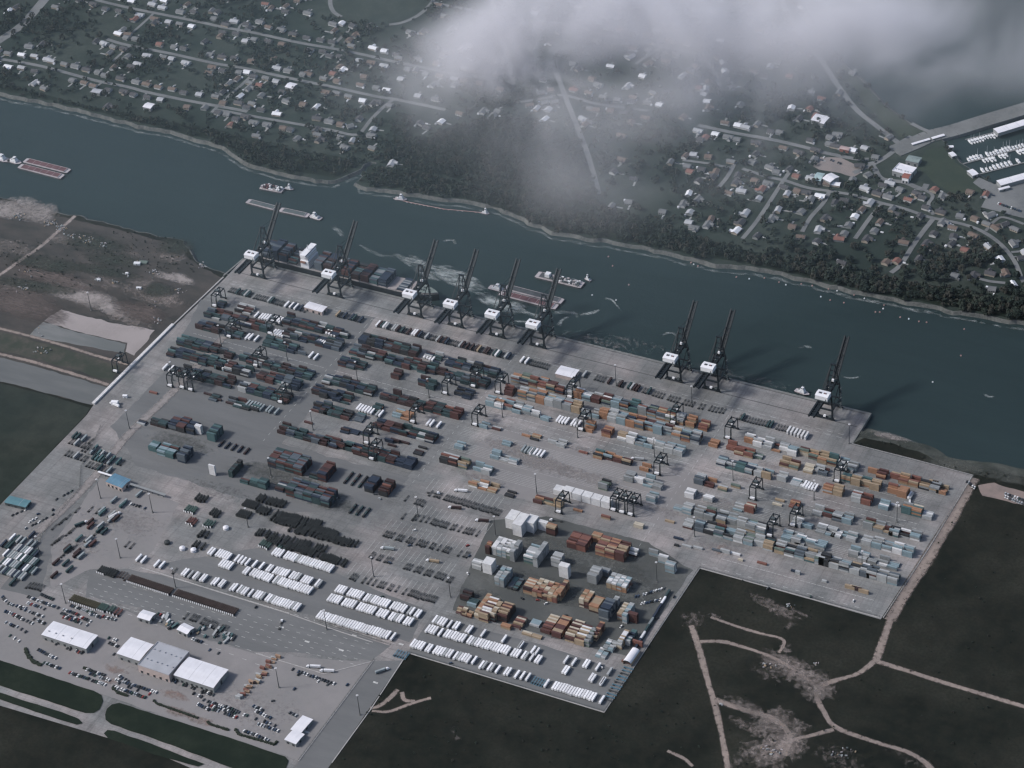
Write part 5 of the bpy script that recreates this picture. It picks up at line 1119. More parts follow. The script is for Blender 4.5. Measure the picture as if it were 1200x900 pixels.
# piled chassis: brown racks with white ends, dark piles
def pile_mesh(m, n, end=True, h0=0.0):
    mb = MB()
    for t in range(n):
        z = .25 + t * .95
        for x in (-.5, .5): mb.box(x - .14, x + .14, 0, 12.4, z + .5, z + .85, m)
        for y in (0.1, 3, 6, 9, 12): mb.box(-1.15, 1.15, y, y + .25, z + .5, z + .86, m)
        mb.box(-1.15, 1.15, 1, 3.2, z, z + .55, M_BLK)
    if end: mb.box(-.8, .8, -.35, -.1, .5, .6 + .95 * n, M_WHITE)
    return mb.mesh('stacked_chassis')
PB = pile_mesh(M_CHB, 3); PO = pile_mesh(M_CHO, 3); PD = pile_mesh(M_CHD, 4, False); PG = pile_mesh(mat('chassis_frame_green', (0.07, 0.12, 0.11), var=.2), 3); PR = pile_mesh(mat('chassis_frame_red', (0.15, 0.07, 0.065), var=.2), 3); PDW = pile_mesh(M_CHD, 3)
def pile_row(px0, py0, px1, py1, pitch, me, colour, where, skip=0.0):
    a = np.array(G(px0, py0)); b = np.array(G(px1, py1)); n = int(math.dist(a, b) / pitch); k = 0
    for i in range(n + 1):
        if rnd.random() < skip: continue
        k += 1; p = a + (b - a) * i / max(n, 1) + (np.array([rnd.uniform(-.3, .3), rnd.uniform(-1.6, 1.6)]) if skip else 0); o = obj('chassis_stack', me, None, (p[0], p[1], .24), rnd.uniform(-.02, .02))
        tag(o, '%s stacked chassis, %s from left in %s' % (colour, ordw(k), where), 'chassis stack', 'stacked chassis stored in rows')
pile_row(149.5, 683, 197, 698.5, 2.75, PB, 'brown', 'the left half of the long brown strip'); pile_row(203, 700, 273, 722.5, 2.75, PB, 'brown', 'the right half of the long brown strip')
pile_row(133, 677, 148, 682, 3.2, pile_mesh(M_CHB, 1, False), 'low brown', 'the gap at the left of the brown strip', .2); pile_row(114, 672, 121, 674.5, 2.75, PDW, 'dark', 'the short rack at the left tip of the strip'); pile_row(124, 675, 132, 678, 2.75, PD, 'dark', 'the rack behind the left tip of the strip')
pile_row(81, 706, 111, 716, 2.75, PO, 'olive', 'the olive rack by the left lamp mast'); pile_row(114, 716, 121, 718.5, 2.75, PG, 'green', 'the short green rack'); pile_row(126, 719, 129, 720, 2.75, PG, 'pale green', 'the second green rack'); pile_row(133, 722, 137, 723.5, 2.75, PR, 'red', 'the short red rack')
for r_, (x0, y0, x1, y1) in enumerate(((300, 604, 372, 622), (316, 614, 392, 634), (338, 626, 414, 645), (300, 590, 330, 598))): pile_row(x0, y0 - 2, x1, y1 - 2, 2.7, PD, 'dark', 'the %s line of the black chassis field' % ONES[r_ + 1], .16)
for r_, (x0, y0, x1, y1) in enumerate(((298, 640, 330, 650), (312, 637, 402, 665), (300, 628, 380, 650))): pile_row(x0, y0, x1, y1, 2.9, PG if r_ == 0 else PD, 'green' if r_ == 0 else 'dark', 'the %s line behind the top white row' % ONES[r_ + 1], .25)
pile_row(277, 606, 289, 609, 2.7, PD, 'dark', 'the front part of the small black block'); pile_row(284, 594, 298, 598, 2.7, PD, 'dark', 'the rear part of the small black block')
for r_, (x0, y0, x1, y1) in enumerate(((232, 630, 240, 632), (238, 618, 246, 620), (245, 605, 253, 608), (226, 642, 236, 645), (216, 600, 226, 603), (228, 588, 238, 590), (218, 615, 226, 617))): pile_row(x0, y0, x1, y1, 3.1, [PD, PG, PD, PD, PG, PD, PR][r_], ['dark', 'green', 'dark', 'dark', 'green', 'dark', 'red'][r_], 'the %s bunch of the slanted storage lane' % ONES[r_ + 1], .1)
for (x0, y0, x1, y1, w) in ((461, 770, 474, 774, 'the striped corner by the exit road'), (622, 802, 634, 806, 'the gap in the front white row'), ):
    a = np.array(G(x0, y0)); b = np.array(G(x1, y1)); n = int(math.dist(a, b) / 3.0)
    for i in range(n + 1):
        p = a + (b - a) * i / n; o = obj('trailer_chassis', CHBM, None, (p[0], p[1], .24)); tag(o, 'bright blue chassis, %s from left in %s' % (ordw(i + 1), w), 'chassis', 'blue chassis')
for i in range(12):
    p = G(715 + i * 2.2, 822 - i * 3.4); o = obj('trailer_chassis', CHBM if i % 3 else CHM, None, (p[0] - 9, p[1], .24), -math.pi / 2); tag(o, '%s chassis, %s from the bottom along the lower right fence' % ('blue' if i % 3 else 'grey', ordw(i + 1)), 'chassis', 'chassis along the east fence')
for i in range(9):
    p = G(745 + i * 4.8, 768 - i * 8.2); bm = [BOXC['navy'], BOXC['navy'], BOXM, BOXC['dark teal'], BOXG][i % 5]; r = thing('box_trailer', (p[0] - 4, p[1], .24), '%s box trailer, %s from the bottom along the right fence of the coloured yard' % (kind_name[bm.name], ordw(i + 1)), 'trailer', 'trailers along the east fence'); obj('cargo_box', bm, r); obj('chassis', CHM, r)
# trucks
def make_truck(cm):
    r = thing('semi_truck', (0, 0, 0), 'x', 'truck', 'trucks moving in the terminal')
    obj('cargo_box', cm, r) if cm else None; obj('chassis', CHM, r)
    part('cab', r, lambda mb: (mb.box(-1.15, 1.15, 13.4, 15.6, .9, 3.4, M_WHITE), mb.box(-1.0, 1.0, 15.6, 17.0, .9, 2.2, M_WHITE), mb.box(-1.0, 1.0, 15.58, 15.68, 2.3, 3.2, M_GLASS), mb.box(-1.0, 1.0, 11.6, 13.6, .9, 1.3, M_CHD)))
    part('wheels', r, lambda mb: [mb.box(x, x + .5, y - .5, y + .5, 0, 1.0, M_BLK) for y in (11.9, 13.0, 16.2) for x in (-1.2, .7)])
    return r
TRUCKS = [(500, 578, -1.3, None, 'standing at the top left of the chassis field'), (541, 597, 1.85, BOXC['dark maroon'], 'with maroon box in the chassis field'), (573, 612, 1.85, BOXC['dark maroon'], 'with maroon box near the right edge of the chassis field'), (462, 645, 1.8, BOXG, 'with grey box crossing the chassis field'), (515, 660, 1.75, BOXC['tan'], 'with tan box and red cab tone in the chassis field'), (548, 577, 1.85, BOXM, 'with white box on the road above the chassis line'),
          (660, 612, 1.8, None, 'empty on the lane left of the red block'), (1066, 598, .35, BOXM, 'turning at the right end of the east yard'), (1045, 572, -.35, BOXM, 'x'), (755, 540, 1.8, BOXC['pale grey'], 'on the road right of the middle yard'), (100, 470, 1.2, BOXC['teal'], 'x'), (88, 618, -.6, BOXC['dark teal'], 'with dark teal box in the lower left yard'), (140, 478, 1.4, BOXM, 'beside the white van near the west gate'), (376, 783, 1.9, BOXM, 'on the lane above the gravel car lot'), (392, 788, 1.9, BOXM, 'second on the lane above the gravel car lot'),
          (327, 739, .3, None, 'by the pale strip end'), (440, 790, -.68, BOXG, 'on the exit road'), (128, 609, -.4, BOXM, 'under the gate house on the open apron')]
for px, py, rz, cm, lab in TRUCKS:
    if lab == 'x': continue
    t = make_truck(cm); x, y = G(px, py); t.location = (x, y, .24); t.rotation_euler = (0, 0, rz); t['label'] = 'truck ' + lab
# cars
def car_mesh(m, van=False):
    mb = MB(); L, W = 4.7, 1.85
    mb.box(-W / 2, W / 2, -L / 2, L / 2, .35, .95 if not van else 1.1, m)
    h = 1.5 if not van else 2.0
    o = len(mb.v); k = mb.mi(M_GLASS); kt = mb.mi(m); y0, y1 = (-L * .36, L * .22) if not van else (-L * .48, L * .34)
    z0 = .95 if not van else 1.1; i = .2
    mb.v += [(-W / 2 + .05, y0, z0), (W / 2 - .05, y0, z0), (W / 2 - .05, y1, z0), (-W / 2 + .05, y1, z0), (-W / 2 + i, y0 + i * 2, h), (W / 2 - i, y0 + i * 2, h), (W / 2 - i, y1 - i * 3, h), (-W / 2 + i, y1 - i * 3, h)]
    for f in ((0, 1, 5, 4), (1, 2, 6, 5), (2, 3, 7, 6), (3, 0, 4, 7)): mb.f.append(tuple(o + q for q in f)); mb.m.append(k)
    mb.f.append((o + 4, o + 5, o + 6, o + 7)); mb.m.append(kt)
    for sx in (-1, 1):
        for y in (-1.45, 1.45): mb.box(sx * W / 2 - .12, sx * W / 2 + .12, y - .33, y + .33, 0, .66, M_BLK)
    return mb.mesh('parked_car')
CARC = [('white', (.7, .7, .7)), ('silver', (.38, .40, .42)), ('black', (.02, .02, .022)), ('dark grey', (.07, .075, .08)), ('dark blue', (.03, .05, .09)), ('red', (.25, .04, .035)), ('dark green', (.03, .06, .05))]
CM = [(n, car_mesh(mat('car_' + n, c, rough=.35, var=.03, spec=.5)), car_mesh(mat('car_' + n, c), True)) for n, c in CARC]
CARP = [0, 0, 0, 0, 1, 1, 1, 2, 2, 2, 2, 3, 3, 3, 4, 4, 6, 5]
CARS = []
def car_row(px0, py0, px1, py1, pitch, fill, where, rz=0.0):
    a = np.array(G(px0, py0)); b = np.array(G(px1, py1)); n = max(1, int(math.dist(a, b) / pitch)); k = 0
    for i in range(n + 1):
        if rnd.random() > fill: continue
        k += 1; c = rnd.choice(CARP); nm, m1, m2 = CM[c]; p = a + (b - a) * i / n; v = rnd.random() < .3
        CARS.append((m2 if v else m1, (p[0] + rnd.uniform(-.2, .2), p[1] + rnd.uniform(-.4, .4), .25), rz + rnd.uniform(-.04, .04) + (math.pi if rnd.random() < .5 else 0), '%s %s, %s from left in the row %s' % (nm, 'van' if v else 'car', ordw(k), where), 'van' if v else 'car'))
for r_ in ((10, 708, 30, 713, 3, .75, 'nearest the left edge, upper lot'), (25, 714, 50, 723, 3, .8, 'left of the long white building, upper'), (17, 722, 40, 732, 3, .7, 'left of the long white building, lower'), (33, 700, 68, 713, 3, .75, 'below the packed truck yard'), (48, 697, 62, 703, 3, .8, 'of pale vans below the packed truck yard'), (83, 710, 112, 720, 2.9, .9, 'in front of the olive rack'),
           (72, 719, 92, 727, 2.9, .85, 'behind the long white building'), (75, 715, 92, 721, 2.9, .85, 'second behind the long white building'), (95, 724, 106, 729, 2.9, .8, 'behind the building, right end'), (121, 723, 135, 727, 2.9, .9, 'in front of the red rack'), (45, 762, 65, 772, 3, .9, 'beside the curved hedge'), (52, 777, 70, 784, 3, .9, 'below the curved hedge'), (102, 785, 122, 792, 3, .95, 'on the right of the low hedge, upper'),
           (82, 789, 123, 803, 3, .85, 'along the entrance hedge'), (136, 797, 183, 812, 3.3, .7, 'left of the big warehouse front'), (133, 805, 170, 818, 3, .85, 'at the roadside before the junction'), (140, 793, 150, 799, 4, .8, 'facing the entrance junction'), (262, 828, 280, 835, 3, .9, 'at the stained paving, lower'), (232, 826, 245, 832, 3, .9, 'below the big warehouse'), (245, 827, 276, 836, 3.1, .85, 'in the crowded lot below the timber'), (297, 828, 308, 833, 3.5, .8, 'in the gravel lot, first'), (300, 834, 317, 842, 3.4, .8, 'in the gravel lot, second'),
           (303, 849, 326, 857, 3.6, .8, 'in the gravel lot, third'), (286, 857, 300, 862, 3.2, .9, 'against the hedge in the gravel lot'), (304, 864, 314, 868, 3.4, .8, 'against the hedge, right part'), (343, 785, 391, 802, 4.0, .85, 'along the top of the gravel lot'), (340, 836, 354, 842, 4, .7, 'above the small white building'), (52, 742, 56, 744, 3, 1, 'at the left corner of the long white building'), (66, 755, 96, 766, 4.2, .7, 'in front of the long white building'), (128, 754, 138, 758, 3.4, .7, 'at the left side of the big warehouse'), (130, 766, 160, 777, 4, .7, 'in front of the warehouse left wing'),
           (212, 797, 240, 806, 3.6, .8, 'in front of the warehouse right wing'), (200, 795, 206, 800, 3, .9, 'of vans at the warehouse corner'), (246, 762, 256, 766, 3, .7, 'of equipment right of the small tent buildings'), (226, 749, 236, 753, 3, .9, 'right of the small white buildings'), (30, 620, 62, 604, 5, .5, 'beside the left access lane'), (3, 700, 8, 706, 3, .8, 'at the left frame edge'), (12, 745, 22, 752, 6, .7, 'loose on the open lot at left'), (20, 735, 30, 741, 6, .7, 'loose behind the open lot'),
           (1178, 579, 1200, 587, 3.2, .85, 'on the reddish lot, upper'), (1178, 583, 1200, 591, 3.2, .85, 'on the reddish lot, lower'), (1133, 565, 1142, 572, 3.5, 1, 'outside the right fence corner'), (1182, 238, 1200, 244, 3, .9, 'x'), (1170, 239, 1196, 248, 3, .95, 'along the marina lot edge'), (185, 720, 195, 724, 3.5, .8, 'between the small white buildings'), (745, 700, 778, 690, 3.2, .85, 'in the dark lot right of the blocks'), (752, 708, 780, 702, 3.2, .85, 'second in the dark lot'), (15, 604, 30, 598, 6, .6, 'by the teal roofed booth'), (960, 183, 985, 192, 4, .5, 'in front of the shopping roofs')):
    if r_[6] != 'x': car_row(*r_[:4], r_[4] * .93, min(1, r_[5] + .1), r_[6])
for r_ in ((4, 716, 24, 724, 3, .8, 'second at the left frame edge'), (2, 728, 16, 734, 3, .7, 'third at the left frame edge'), (30, 706, 52, 714, 3, .8, 'between the truck yard and the long building'), (40, 726, 52, 731, 3, .8, 'close to the long building corner'), (72, 723, 102, 733, 2.9, .85, 'third behind the long white building'), (84, 705, 104, 712, 2.9, .6, 'just behind the olive rack'), (106, 720, 118, 724, 2.9, .8, 'behind the building end, upper'),
           (128, 748, 136, 751, 3, .8, 'left of the white wing, upper'), (106, 790, 128, 798, 3, .8, 'of the entrance lot, middle'), (140, 801, 178, 815, 3.1, .5, 'of the entrance lot, lower'), (215, 803, 250, 815, 3.6, .6, 'under the right wing dock doors'), (224, 812, 236, 817, 3.2, .6, 'beside the crate line foot'), (236, 820, 262, 829, 3.0, .9, 'of the crowded lot, upper'), (250, 832, 280, 842, 3.1, .7, 'of the crowded lot, lower'), (286, 838, 300, 843, 3.4, .7, 'in the gravel lot, fifth'), (310, 846, 322, 851, 3.4, .7, 'in the gravel lot, sixth'),
           (350, 791, 388, 804, 4.0, .45, 'second along the top of the gravel lot'), (35, 612, 46, 606, 4, .8, 'at the left lane verge'), (62, 588, 84, 576, 5, .6, 'inside the access lane fence'), (150, 590, 170, 596, 4, .5, 'under the long canopy')): car_row(*r_)
LOOSE = [(237, 812), (320, 822), (345, 808), (407, 803), (62, 598), (45, 603), (300, 712), (700, 640), (652, 600), (790, 700), (770, 725), (742, 716), (728, 735), (663, 722), (640, 708), (612, 702), (630, 704), (528, 778), (560, 757), (690, 775), (705, 783), (950, 700), (900, 690), (1000, 705), (560, 545), (448, 700), (480, 640), (486, 622), (457, 660), (548, 640), (550, 652), (548, 673), (583, 665), (440, 580), (445, 585)]
for i, (px, py) in enumerate(sorted(LOOSE)):
    c = rnd.choice(CARP); nm, m1, m2 = CM[c]; x, y = G(px, py); tgt = min(MASTS, key=lambda m_: math.hypot(m_[0] - px, m_[1] - py))
    o = obj('parked_car', m2, None, (x, y, .25), rnd.uniform(0, 6.28)); tag(o, '%s van standing loose, %s loose vehicle counting from the left of the photo' % (nm, ordw(1 + i)), 'van', 'cars parked around the terminal')
CARS.sort(key=lambda c: math.dist(c[1], CAM))
for c in CARS[:290]: tag(obj('parked_car', c[0], None, c[1], c[2]), c[3], c[4], 'cars parked around the terminal')
tag(joined('parked_cars', [(c[0], TR(*c[1], c[2])) for c in CARS[290:]]), kind='stuff')
# ------------------------------------------------------------------ fences, hedges, walls of the yards
M_FENCE = mat('fence_mesh_grey', (0.10, 0.11, 0.11), var=.2); M_HEDGE = mat('hedge_leaves', (0.020, 0.028, 0.020), var=.5, scale=1.2, rough=.95)
def fence(px, label, cat='fence', h=2.4, m=None, name='perimeter_fence', posts=6.0):
    mb = MB(); pts = [G(*p) for p in px]
    for a, b in zip(pts[:-1], pts[1:]):
        n = max(1, int(math.dist(a, b) / posts))
        for i in range(n + 1):
            t = i / n; x = a[0] + (b[0] - a[0]) * t; y = a[1] + (b[1] - a[1]) * t; mb.box(x - .12, x + .12, y - .12, y + .12, .2, h + .25, m or M_FENCE)
        for z in (.6, h * .5, h): mb.beam((*a, z + .1), (*b, z + .1), .12, .14, m or M_FENCE)
    tag(mb.build(name), label, cat)
fence([(477, 764), (708, 834)], 'post and rail fence along the south edge of the white trailer lot'); fence([(708, 834), (820, 665)], 'fence along the slanted right edge of the coloured stack yard'); fence([(821, 665), (1031, 723)], 'fence along the south edge of the east yard'); fence([(1036, 724), (1141, 558)], 'dark tall fence along the right edge of the east yard', h=3.6)
fence([(998, 521), (1140, 558)], 'fence along the top right edge facing the marsh'); fence([(523, 717), (645, 748)], 'low fence separating the front pile from the white trailers', m=mat('fence_white', (.4, .4, .4))); fence([(438, 773), (350, 891)], 'fence on the left side of the exit road'); fence([(370, 728), (458, 756)], 'fence below the long white trailer row'); fence([(20, 672), (60, 612), (93, 574), (95, 547), (100, 540), (118, 500)], 'dark fence following the left access lane', h=2.8)
def hedge(px, label, w=2.6, h=1.7):
    pts = [Vector((*G(*p), .2)) for p in px]; mb = MB()
    for a, b in zip(pts[:-1], pts[1:]):
        n = max(1, int((b - a).length / 2.0))
        for i in range(n):
            p = a.lerp(b, (i + .5) / n); s = rnd.uniform(.8, 1.25); u = w / 2 * s
            T = TR(p.x, p.y, .2, rnd.uniform(0, 3)); 
            mb.box(-u, u, -u, u, 0, h * s * .7, M_HEDGE, T); T2 = TR(p.x + rnd.uniform(-.3, .3), p.y + rnd.uniform(-.3, .3), .2, rnd.uniform(0, 3)); mb.box(-u * .65, u * .65, -u * .65, u * .65, 0, h * s, M_HEDGE, T2)
    tag(mb.build('hedge'), label, 'hedge')
hedge([(30, 760), (32, 767), (38, 775), (48, 780)], 'dark curved hedge left of the parking rows', 4); hedge([(98, 783), (108, 787)], 'short dark hedge beside the parking row'); hedge([(180, 821), (184, 825), (232, 842)], 'long thin hedge right of the entrance junction'); hedge([(243, 846), (246, 849), (268, 856)], 'short thin hedge, middle one of three'); hedge([(276, 855), (280, 861), (322, 873), (325, 869)], 'thin hedge around the gravel lot corner'); hedge([(132, 806), (138, 812), (150, 816)], 'hedge beside roadside parked cars', 3)
mb = MB(); a = G(109.5, 474); b = G(203, 381); mb.beam((*a, 1.4), (*b, 1.4), 4.2, 2.6, mat('white_wall_concrete', (.55, .54, .54), var=.2, scale=.3)); tag(mb.build('barrier_wall'), 'long white concrete barrier wall along the west edge of the terminal', 'wall')
mb = MB(); a = G(203, 381); b = G(262, 325); mb.beam((*a, .6), (*b, .6), 2.0, .9, km); tag(mb.build('barrier_wall'), 'low grey continuation of the barrier wall up to the quay', 'wall')

# ------------------------------------------------------------------ the container ship
M_HULL = mat('ship_hull_black', (0.018, 0.022, 0.026), rough=.5); M_DECK = mat('ship_deck_grey', (0.20, 0.20, 0.20), var=.2); M_BOW = mat('ship_bow_green', (0.16, 0.19, 0.18), var=.2); M_HATCH = mat('hatch_cover', (0.28, 0.25, 0.245), var=.15)
sx0 = XAT(300, 118); sx1 = G(516, 346, 2)[0]
ship = thing('container_ship', (sx0, 133.5, WZ), 'long dark hulled container ship with white bridge, berthed under the first three cranes', 'ship')
SL = sx1 - sx0
out = [(0, -13), (6, -15.5), (SL - 55, -15.5), (SL - 38, -14), (SL - 20, -9.5), (SL - 8, -4.5), (SL, 0), (SL - 8, 4.5), (SL - 20, 9.5), (SL - 38, 14), (SL - 55, 15.5), (6, 15.5), (0, 13)]
part('hull', ship, lambda mb: (mb.prism(out, -1, 10.5, M_HULL, M_DECK)))
part('forecastle', ship, lambda mb: mb.prism([(SL - 36, -13.2), (SL - 20, -8.9), (SL - 8, -4.2), (SL - .6, 0), (SL - 8, 4.2), (SL - 20, 8.9), (SL - 36, 13.2)], 10.5, 13.2, M_HATCH, M_BOW))
part('windlass', ship, lambda mb: (mb.box(SL - 24, SL - 21, -4, -1.4, 13.2, 14.6, M_CR2), mb.box(SL - 24, SL - 21, 1.4, 4, 13.2, 14.6, M_CR2), mb.cyl((SL - 14, 0, 13.2), (SL - 14, 0, 24), .4, .25, M_WHITE)))
bxx = XAT(357, 118) - sx0
def bridge(mb):
    mb.box(bxx - 6, bxx + 7, -13.5, 13.5, 10.5, 22, M_WHITE); mb.box(bxx - 5, bxx + 6, -12, 12, 22, 30, M_WHITE); mb.box(bxx - 4, bxx + 5, -15.8, 15.8, 30, 33, M_WHITE)
    for z in (13, 16, 19, 24, 27):
        for y in range(-11, 12, 3): mb.box(bxx + (7 if z < 22 else 6), bxx + (7.06 if z < 22 else 6.06), y, y + 1.2, z, z + 1, M_GLASS)
    for y in range(-15, 15, 2): mb.box(bxx + 5, bxx + 5.06, y, y + 1.6, 31.2, 32.4, M_GLASS)
part('bridge', ship, bridge)
part('funnel', ship, lambda mb: (mb.box(bxx - 12, bxx - 7, -4, 4, 10.5, 30, M_WHITE), mb.box(bxx - 11.6, bxx - 7.4, -3.4, 3.4, 30, 32.5, M_CR)))
part('radar_mast', ship, lambda mb: (mb.cyl((bxx, 0, 33), (bxx, 0, 41), .5, .3, M_WHITE), mb.box(bxx - .3, bxx + .3, -3, 3, 37, 37.5, M_WHITE)))
part('lifeboat', ship, lambda mb: mb.box(bxx - 5, bxx + 3, -15.4, -13.6, 19, 21.4, paint('lifeboat_orange', (.22, .12, .09))))
SHC = []
def bay(px, tiers, cols, rows=12, skip=0):
    x = XAT(px, 118)
    part('hatch_cover', ship, lambda mb: mb.box(x - sx0 - 6.3, x - sx0 + 6.3, -14.6, 14.6, 10.5, 11.6, M_HATCH))
    if not tiers: return
    for r_ in range(rows):
        t = max(0, tiers - (1 if rnd.random() < .12 else 0) - (skip and rnd.randint(0, skip)))
        b = rnd.choice(cols)
        for k in range(t): SHC.append((cont_mesh(b if rnd.random() < .7 else rnd.choice(cols), F40), TR(x, 133.5 - 13.8 + 1.25 + r_ * 2.5, WZ + 11.7 + k * 2.62)))
NV = ['navy', 'blue grey', 'dark maroon', 'navy']
for px, t, c in ((311, 4, NV), (321.5, 6, ['blue grey', 'navy', 'navy']), (332, 5, ['blue grey', 'maroon', 'navy']), (343, 3, ['blue grey', 'maroon', 'teal', 'charcoal']), (373, 5, ['blue grey', 'maroon', 'navy', 'blue grey']), (384, 5, NV), (394.5, 4, ['maroon', 'charcoal', 'dark maroon', 'blue grey']), (405, 4, ['maroon', 'dark maroon', 'navy']), (416, 3, ['dark maroon', 'charcoal', 'teal']),
                 (427, 4, ['navy', 'dark maroon', 'maroon']), (437.5, 3, ['grey', 'blue grey', 'teal']), (448, 4, ['navy', 'blue grey', 'navy']), (459, 0, None), (469.5, 1, ['navy', 'blue grey', 'grey'])): bay(px, t, c)
bay(480, 0, None)
tag(joined('ship_containers', SHC), kind='stuff')
# ------------------------------------------------------------------ barges, tugs, boats
M_BRED = mat('barge_maroon', (0.11, 0.055, 0.060), var=.3); M_BRIM = mat('barge_pale_rim', (0.36, 0.33, 0.34), var=.2); M_BDK = mat('barge_dark', (0.06, 0.065, 0.07), var=.3); M_BOATW = mat('boat_white', (.62, .63, .65), var=.05)
def ang(a, b): return math.atan2(b[1] - a[1], b[0] - a[0])
def make_barge(px0, px1, width, label, inner, cargo=None, side=0, h=2.6, n=1):
    """px0 -> px1: the centre line at the water"""
    a = G(*px0, WZ); b = G(*px1, WZ); L = math.dist(a, b); r = thing('barge', (a[0], a[1], WZ), label, 'barge', 'barges on the river', ang(a, b))
    w = width / 2
    part('hull', r, lambda mb: mb.prism([(0, -w * .85), (4, -w), (L - 4, -w), (L, -w * .85), (L, w * .85), (L - 4, w), (4, w), (0, w * .85)], -1, h, M_BDK, M_BRIM))
    part('cargo_hatch', r, lambda mb: (mb.box(6, L - 6, -w * .78, w * .78, h, h + .7, inner), [mb.box(6 + k * (L - 12) / 6 - .15, 6 + k * (L - 12) / 6 + .15, -w * .8, w * .8, h + .7, h + .85, M_BRIM if inner is M_BRED else inner) for k in range(1, 6)]))
    part('coaming', r, lambda mb: [mb.box(*q, h, h + 1.1, M_BRIM) for q in ((5.4, L - 5.4, -w * .84, -w * .78), (5.4, L - 5.4, w * .78, w * .84), (5.4, 6, -w * .84, w * .84), (L - 6, L - 5.4, -w * .84, w * .84))])
    return r, L, w
def make_tug(px, rz, label, L=22, W=8):
    a = G(*px, WZ); r = thing('tug_boat', (a[0], a[1], WZ), label, 'tug boat', 'working boats on the river', rz); w = W / 2
    part('hull', r, lambda mb: mb.prism([(-L / 2, -w * .8), (-L / 2 + 2, -w), (L / 4, -w), (L / 2, -w * .35), (L / 2, w * .35), (L / 4, w), (-L / 2 + 2, w), (-L / 2, w * .8)], -.6, 1.8, M_BDK, M_BRIM))
    part('deckhouse', r, lambda mb: (mb.box(-L * .28, L * .2, -w * .62, w * .62, 1.8, 4.4, M_BOATW), mb.box(-L * .1, L * .16, -w * .5, w * .5, 4.4, 6.8, M_BOATW)))
    part('wheelhouse', r, lambda mb: (mb.box(-L * .05, L * .12, -w * .42, w * .42, 6.8, 9.4, M_BOATW), mb.box(-L * .052, L * .122, -w * .43, w * .43, 7.8, 8.8, M_GLASS)))
    part('funnel', r, lambda mb: (mb.cyl((-L * .2, -w * .3, 4.4), (-L * .2, -w * .3, 7.4), .5, .5, M_BLK), mb.cyl((-L * .2, w * .3, 4.4), (-L * .2, w * .3, 7.4), .5, .5, M_BLK)))
    part('mast', r, lambda mb: mb.cyl((L * .04, 0, 9.4), (L * .04, 0, 13), .15, .1, M_BRIM)); return r
make_barge((23.1, 195.8), (73.8, 208.8), 12.4, 'maroon hatch barge, lower one of the rafted pair at the left', M_BRED); make_barge((29.4, 189.2), (81.2, 202.2), 12.4, 'maroon hatch barge, upper one of the rafted pair at the left', M_BRED)
make_tug((17.5, 190), -.08, 'white pusher boat behind the maroon barges at the left edge', 24, 11); make_tug((2, 187), -.1, 'larger pale vessel cut by the left edge', 34, 12)
r, L, w = make_barge((306, 220), (332, 225), 13, 'crane barge crowded with equipment off the left cranes', M_BDK)
part('deck_equipment', r, lambda mb: [mb.box(x, x + rnd.uniform(1.5, 4), y, y + rnd.uniform(1.5, 3), 3, 3 + rnd.uniform(1, 4.5), rnd.choice([M_BRIM, M_BOATW, M_BRED, M_CR2])) for x in range(3, int(L) - 3, 4) for y in (-5, -1.5, 2)])
part('derrick', r, lambda mb: mb.beam((L * .4, 0, 4), (L * .75, 3, 15), .6, .6, M_CR)); make_tug((339, 222), .1, 'small pale launch beside the crane barge', 14, 6)
make_barge((290, 237), (326, 246.5), 11, 'low grey tank barge, leading one of two in tow', ground_mat('tank_barge_deck', [(.09, .11, .115), (.12, .13, .13)], (.1, .4))); make_barge((328.5, 247), (362, 254.5), 11, 'low grey tank barge next to its pusher boat', MATS['tank_barge_deck']); make_tug((369.5, 255.5), -.1 + math.pi, 'white pusher boat behind two tank barges', 22, 9)
make_barge((593, 338), (659.5, 355.2), 12.5, 'open barge with dark hold and pale rim beyond the red one', M_BDK, h=2.8); make_barge((586.5, 344.5), (653, 361.7), 12.5, 'red covered barge nearest the cranes', M_BRED, h=2.8); make_tug((583, 339.5), math.radians(-2), 'towboat making the white wake behind the red barge', 26, 10)
r, L, w = make_barge((629, 323), (683, 336), 15, 'work barge with white cabin and scrap on deck', M_BDK)
part('white_cabin', r, lambda mb: mb.box(14, 21, -3, 4, 3.3, 8.5, M_BOATW)); part('deck_scrap', r, lambda mb: [mb.box(x, x + rnd.uniform(1.5, 4.5), y, y + rnd.uniform(1, 3), 3.2, 3.2 + rnd.uniform(.6, 3), rnd.choice([M_BRIM, M_BOATW, M_CR2, M_BDK])) for x in range(24, int(L) - 4, 3) for y in (-5, -2, 1, 4)])
make_tug((689, 328.5), 2.9, 'small launch beside the work barge', 11, 5); make_tug((940, 460.5), -.15, 'small white and red tug moored by the last crane', 20, 8)
M_FLOAT = mat('pipeline_float_pink', (.30, .20, .19), var=.3)
pts = [G(*p, WZ) for p in [(462, 233), (477, 237), (497, 241), (520, 245.5), (542, 247.5), (568, 250)]]
pl = thing('dredge_pipeline', (pts[0][0], pts[0][1], WZ), 'long pinkish floating dredge pipeline along the far bank', 'pipeline')
for a, b in zip(pts[:-1], pts[1:]):
    part('pipe', pl, lambda mb: mb.cyl((a[0] - pts[0][0], a[1] - pts[0][1], .8), (b[0] - pts[0][0], b[1] - pts[0][1], .8), .55, .55, M_FLOAT, 6))
    n = int(math.dist(a, b) / 6)
    for i in range(n):
        t = i / n; x = a[0] + (b[0] - a[0]) * t - pts[0][0]; y = a[1] + (b[1] - a[1]) * t - pts[0][1]
        if rnd.random() < .7: part('float', pl, lambda mb: mb.box(x - 1.2, x + 1.2, y - .8, y + .8, -.4, .7, rnd.choice([M_FLOAT, M_BRIM])))
make_tug((569, 250.5), 0, 'small red and white boat at the pipeline end', 12, 6); make_tug((470, 234), .2, 'pink workboat at the left end of the pipeline', 18, 8)
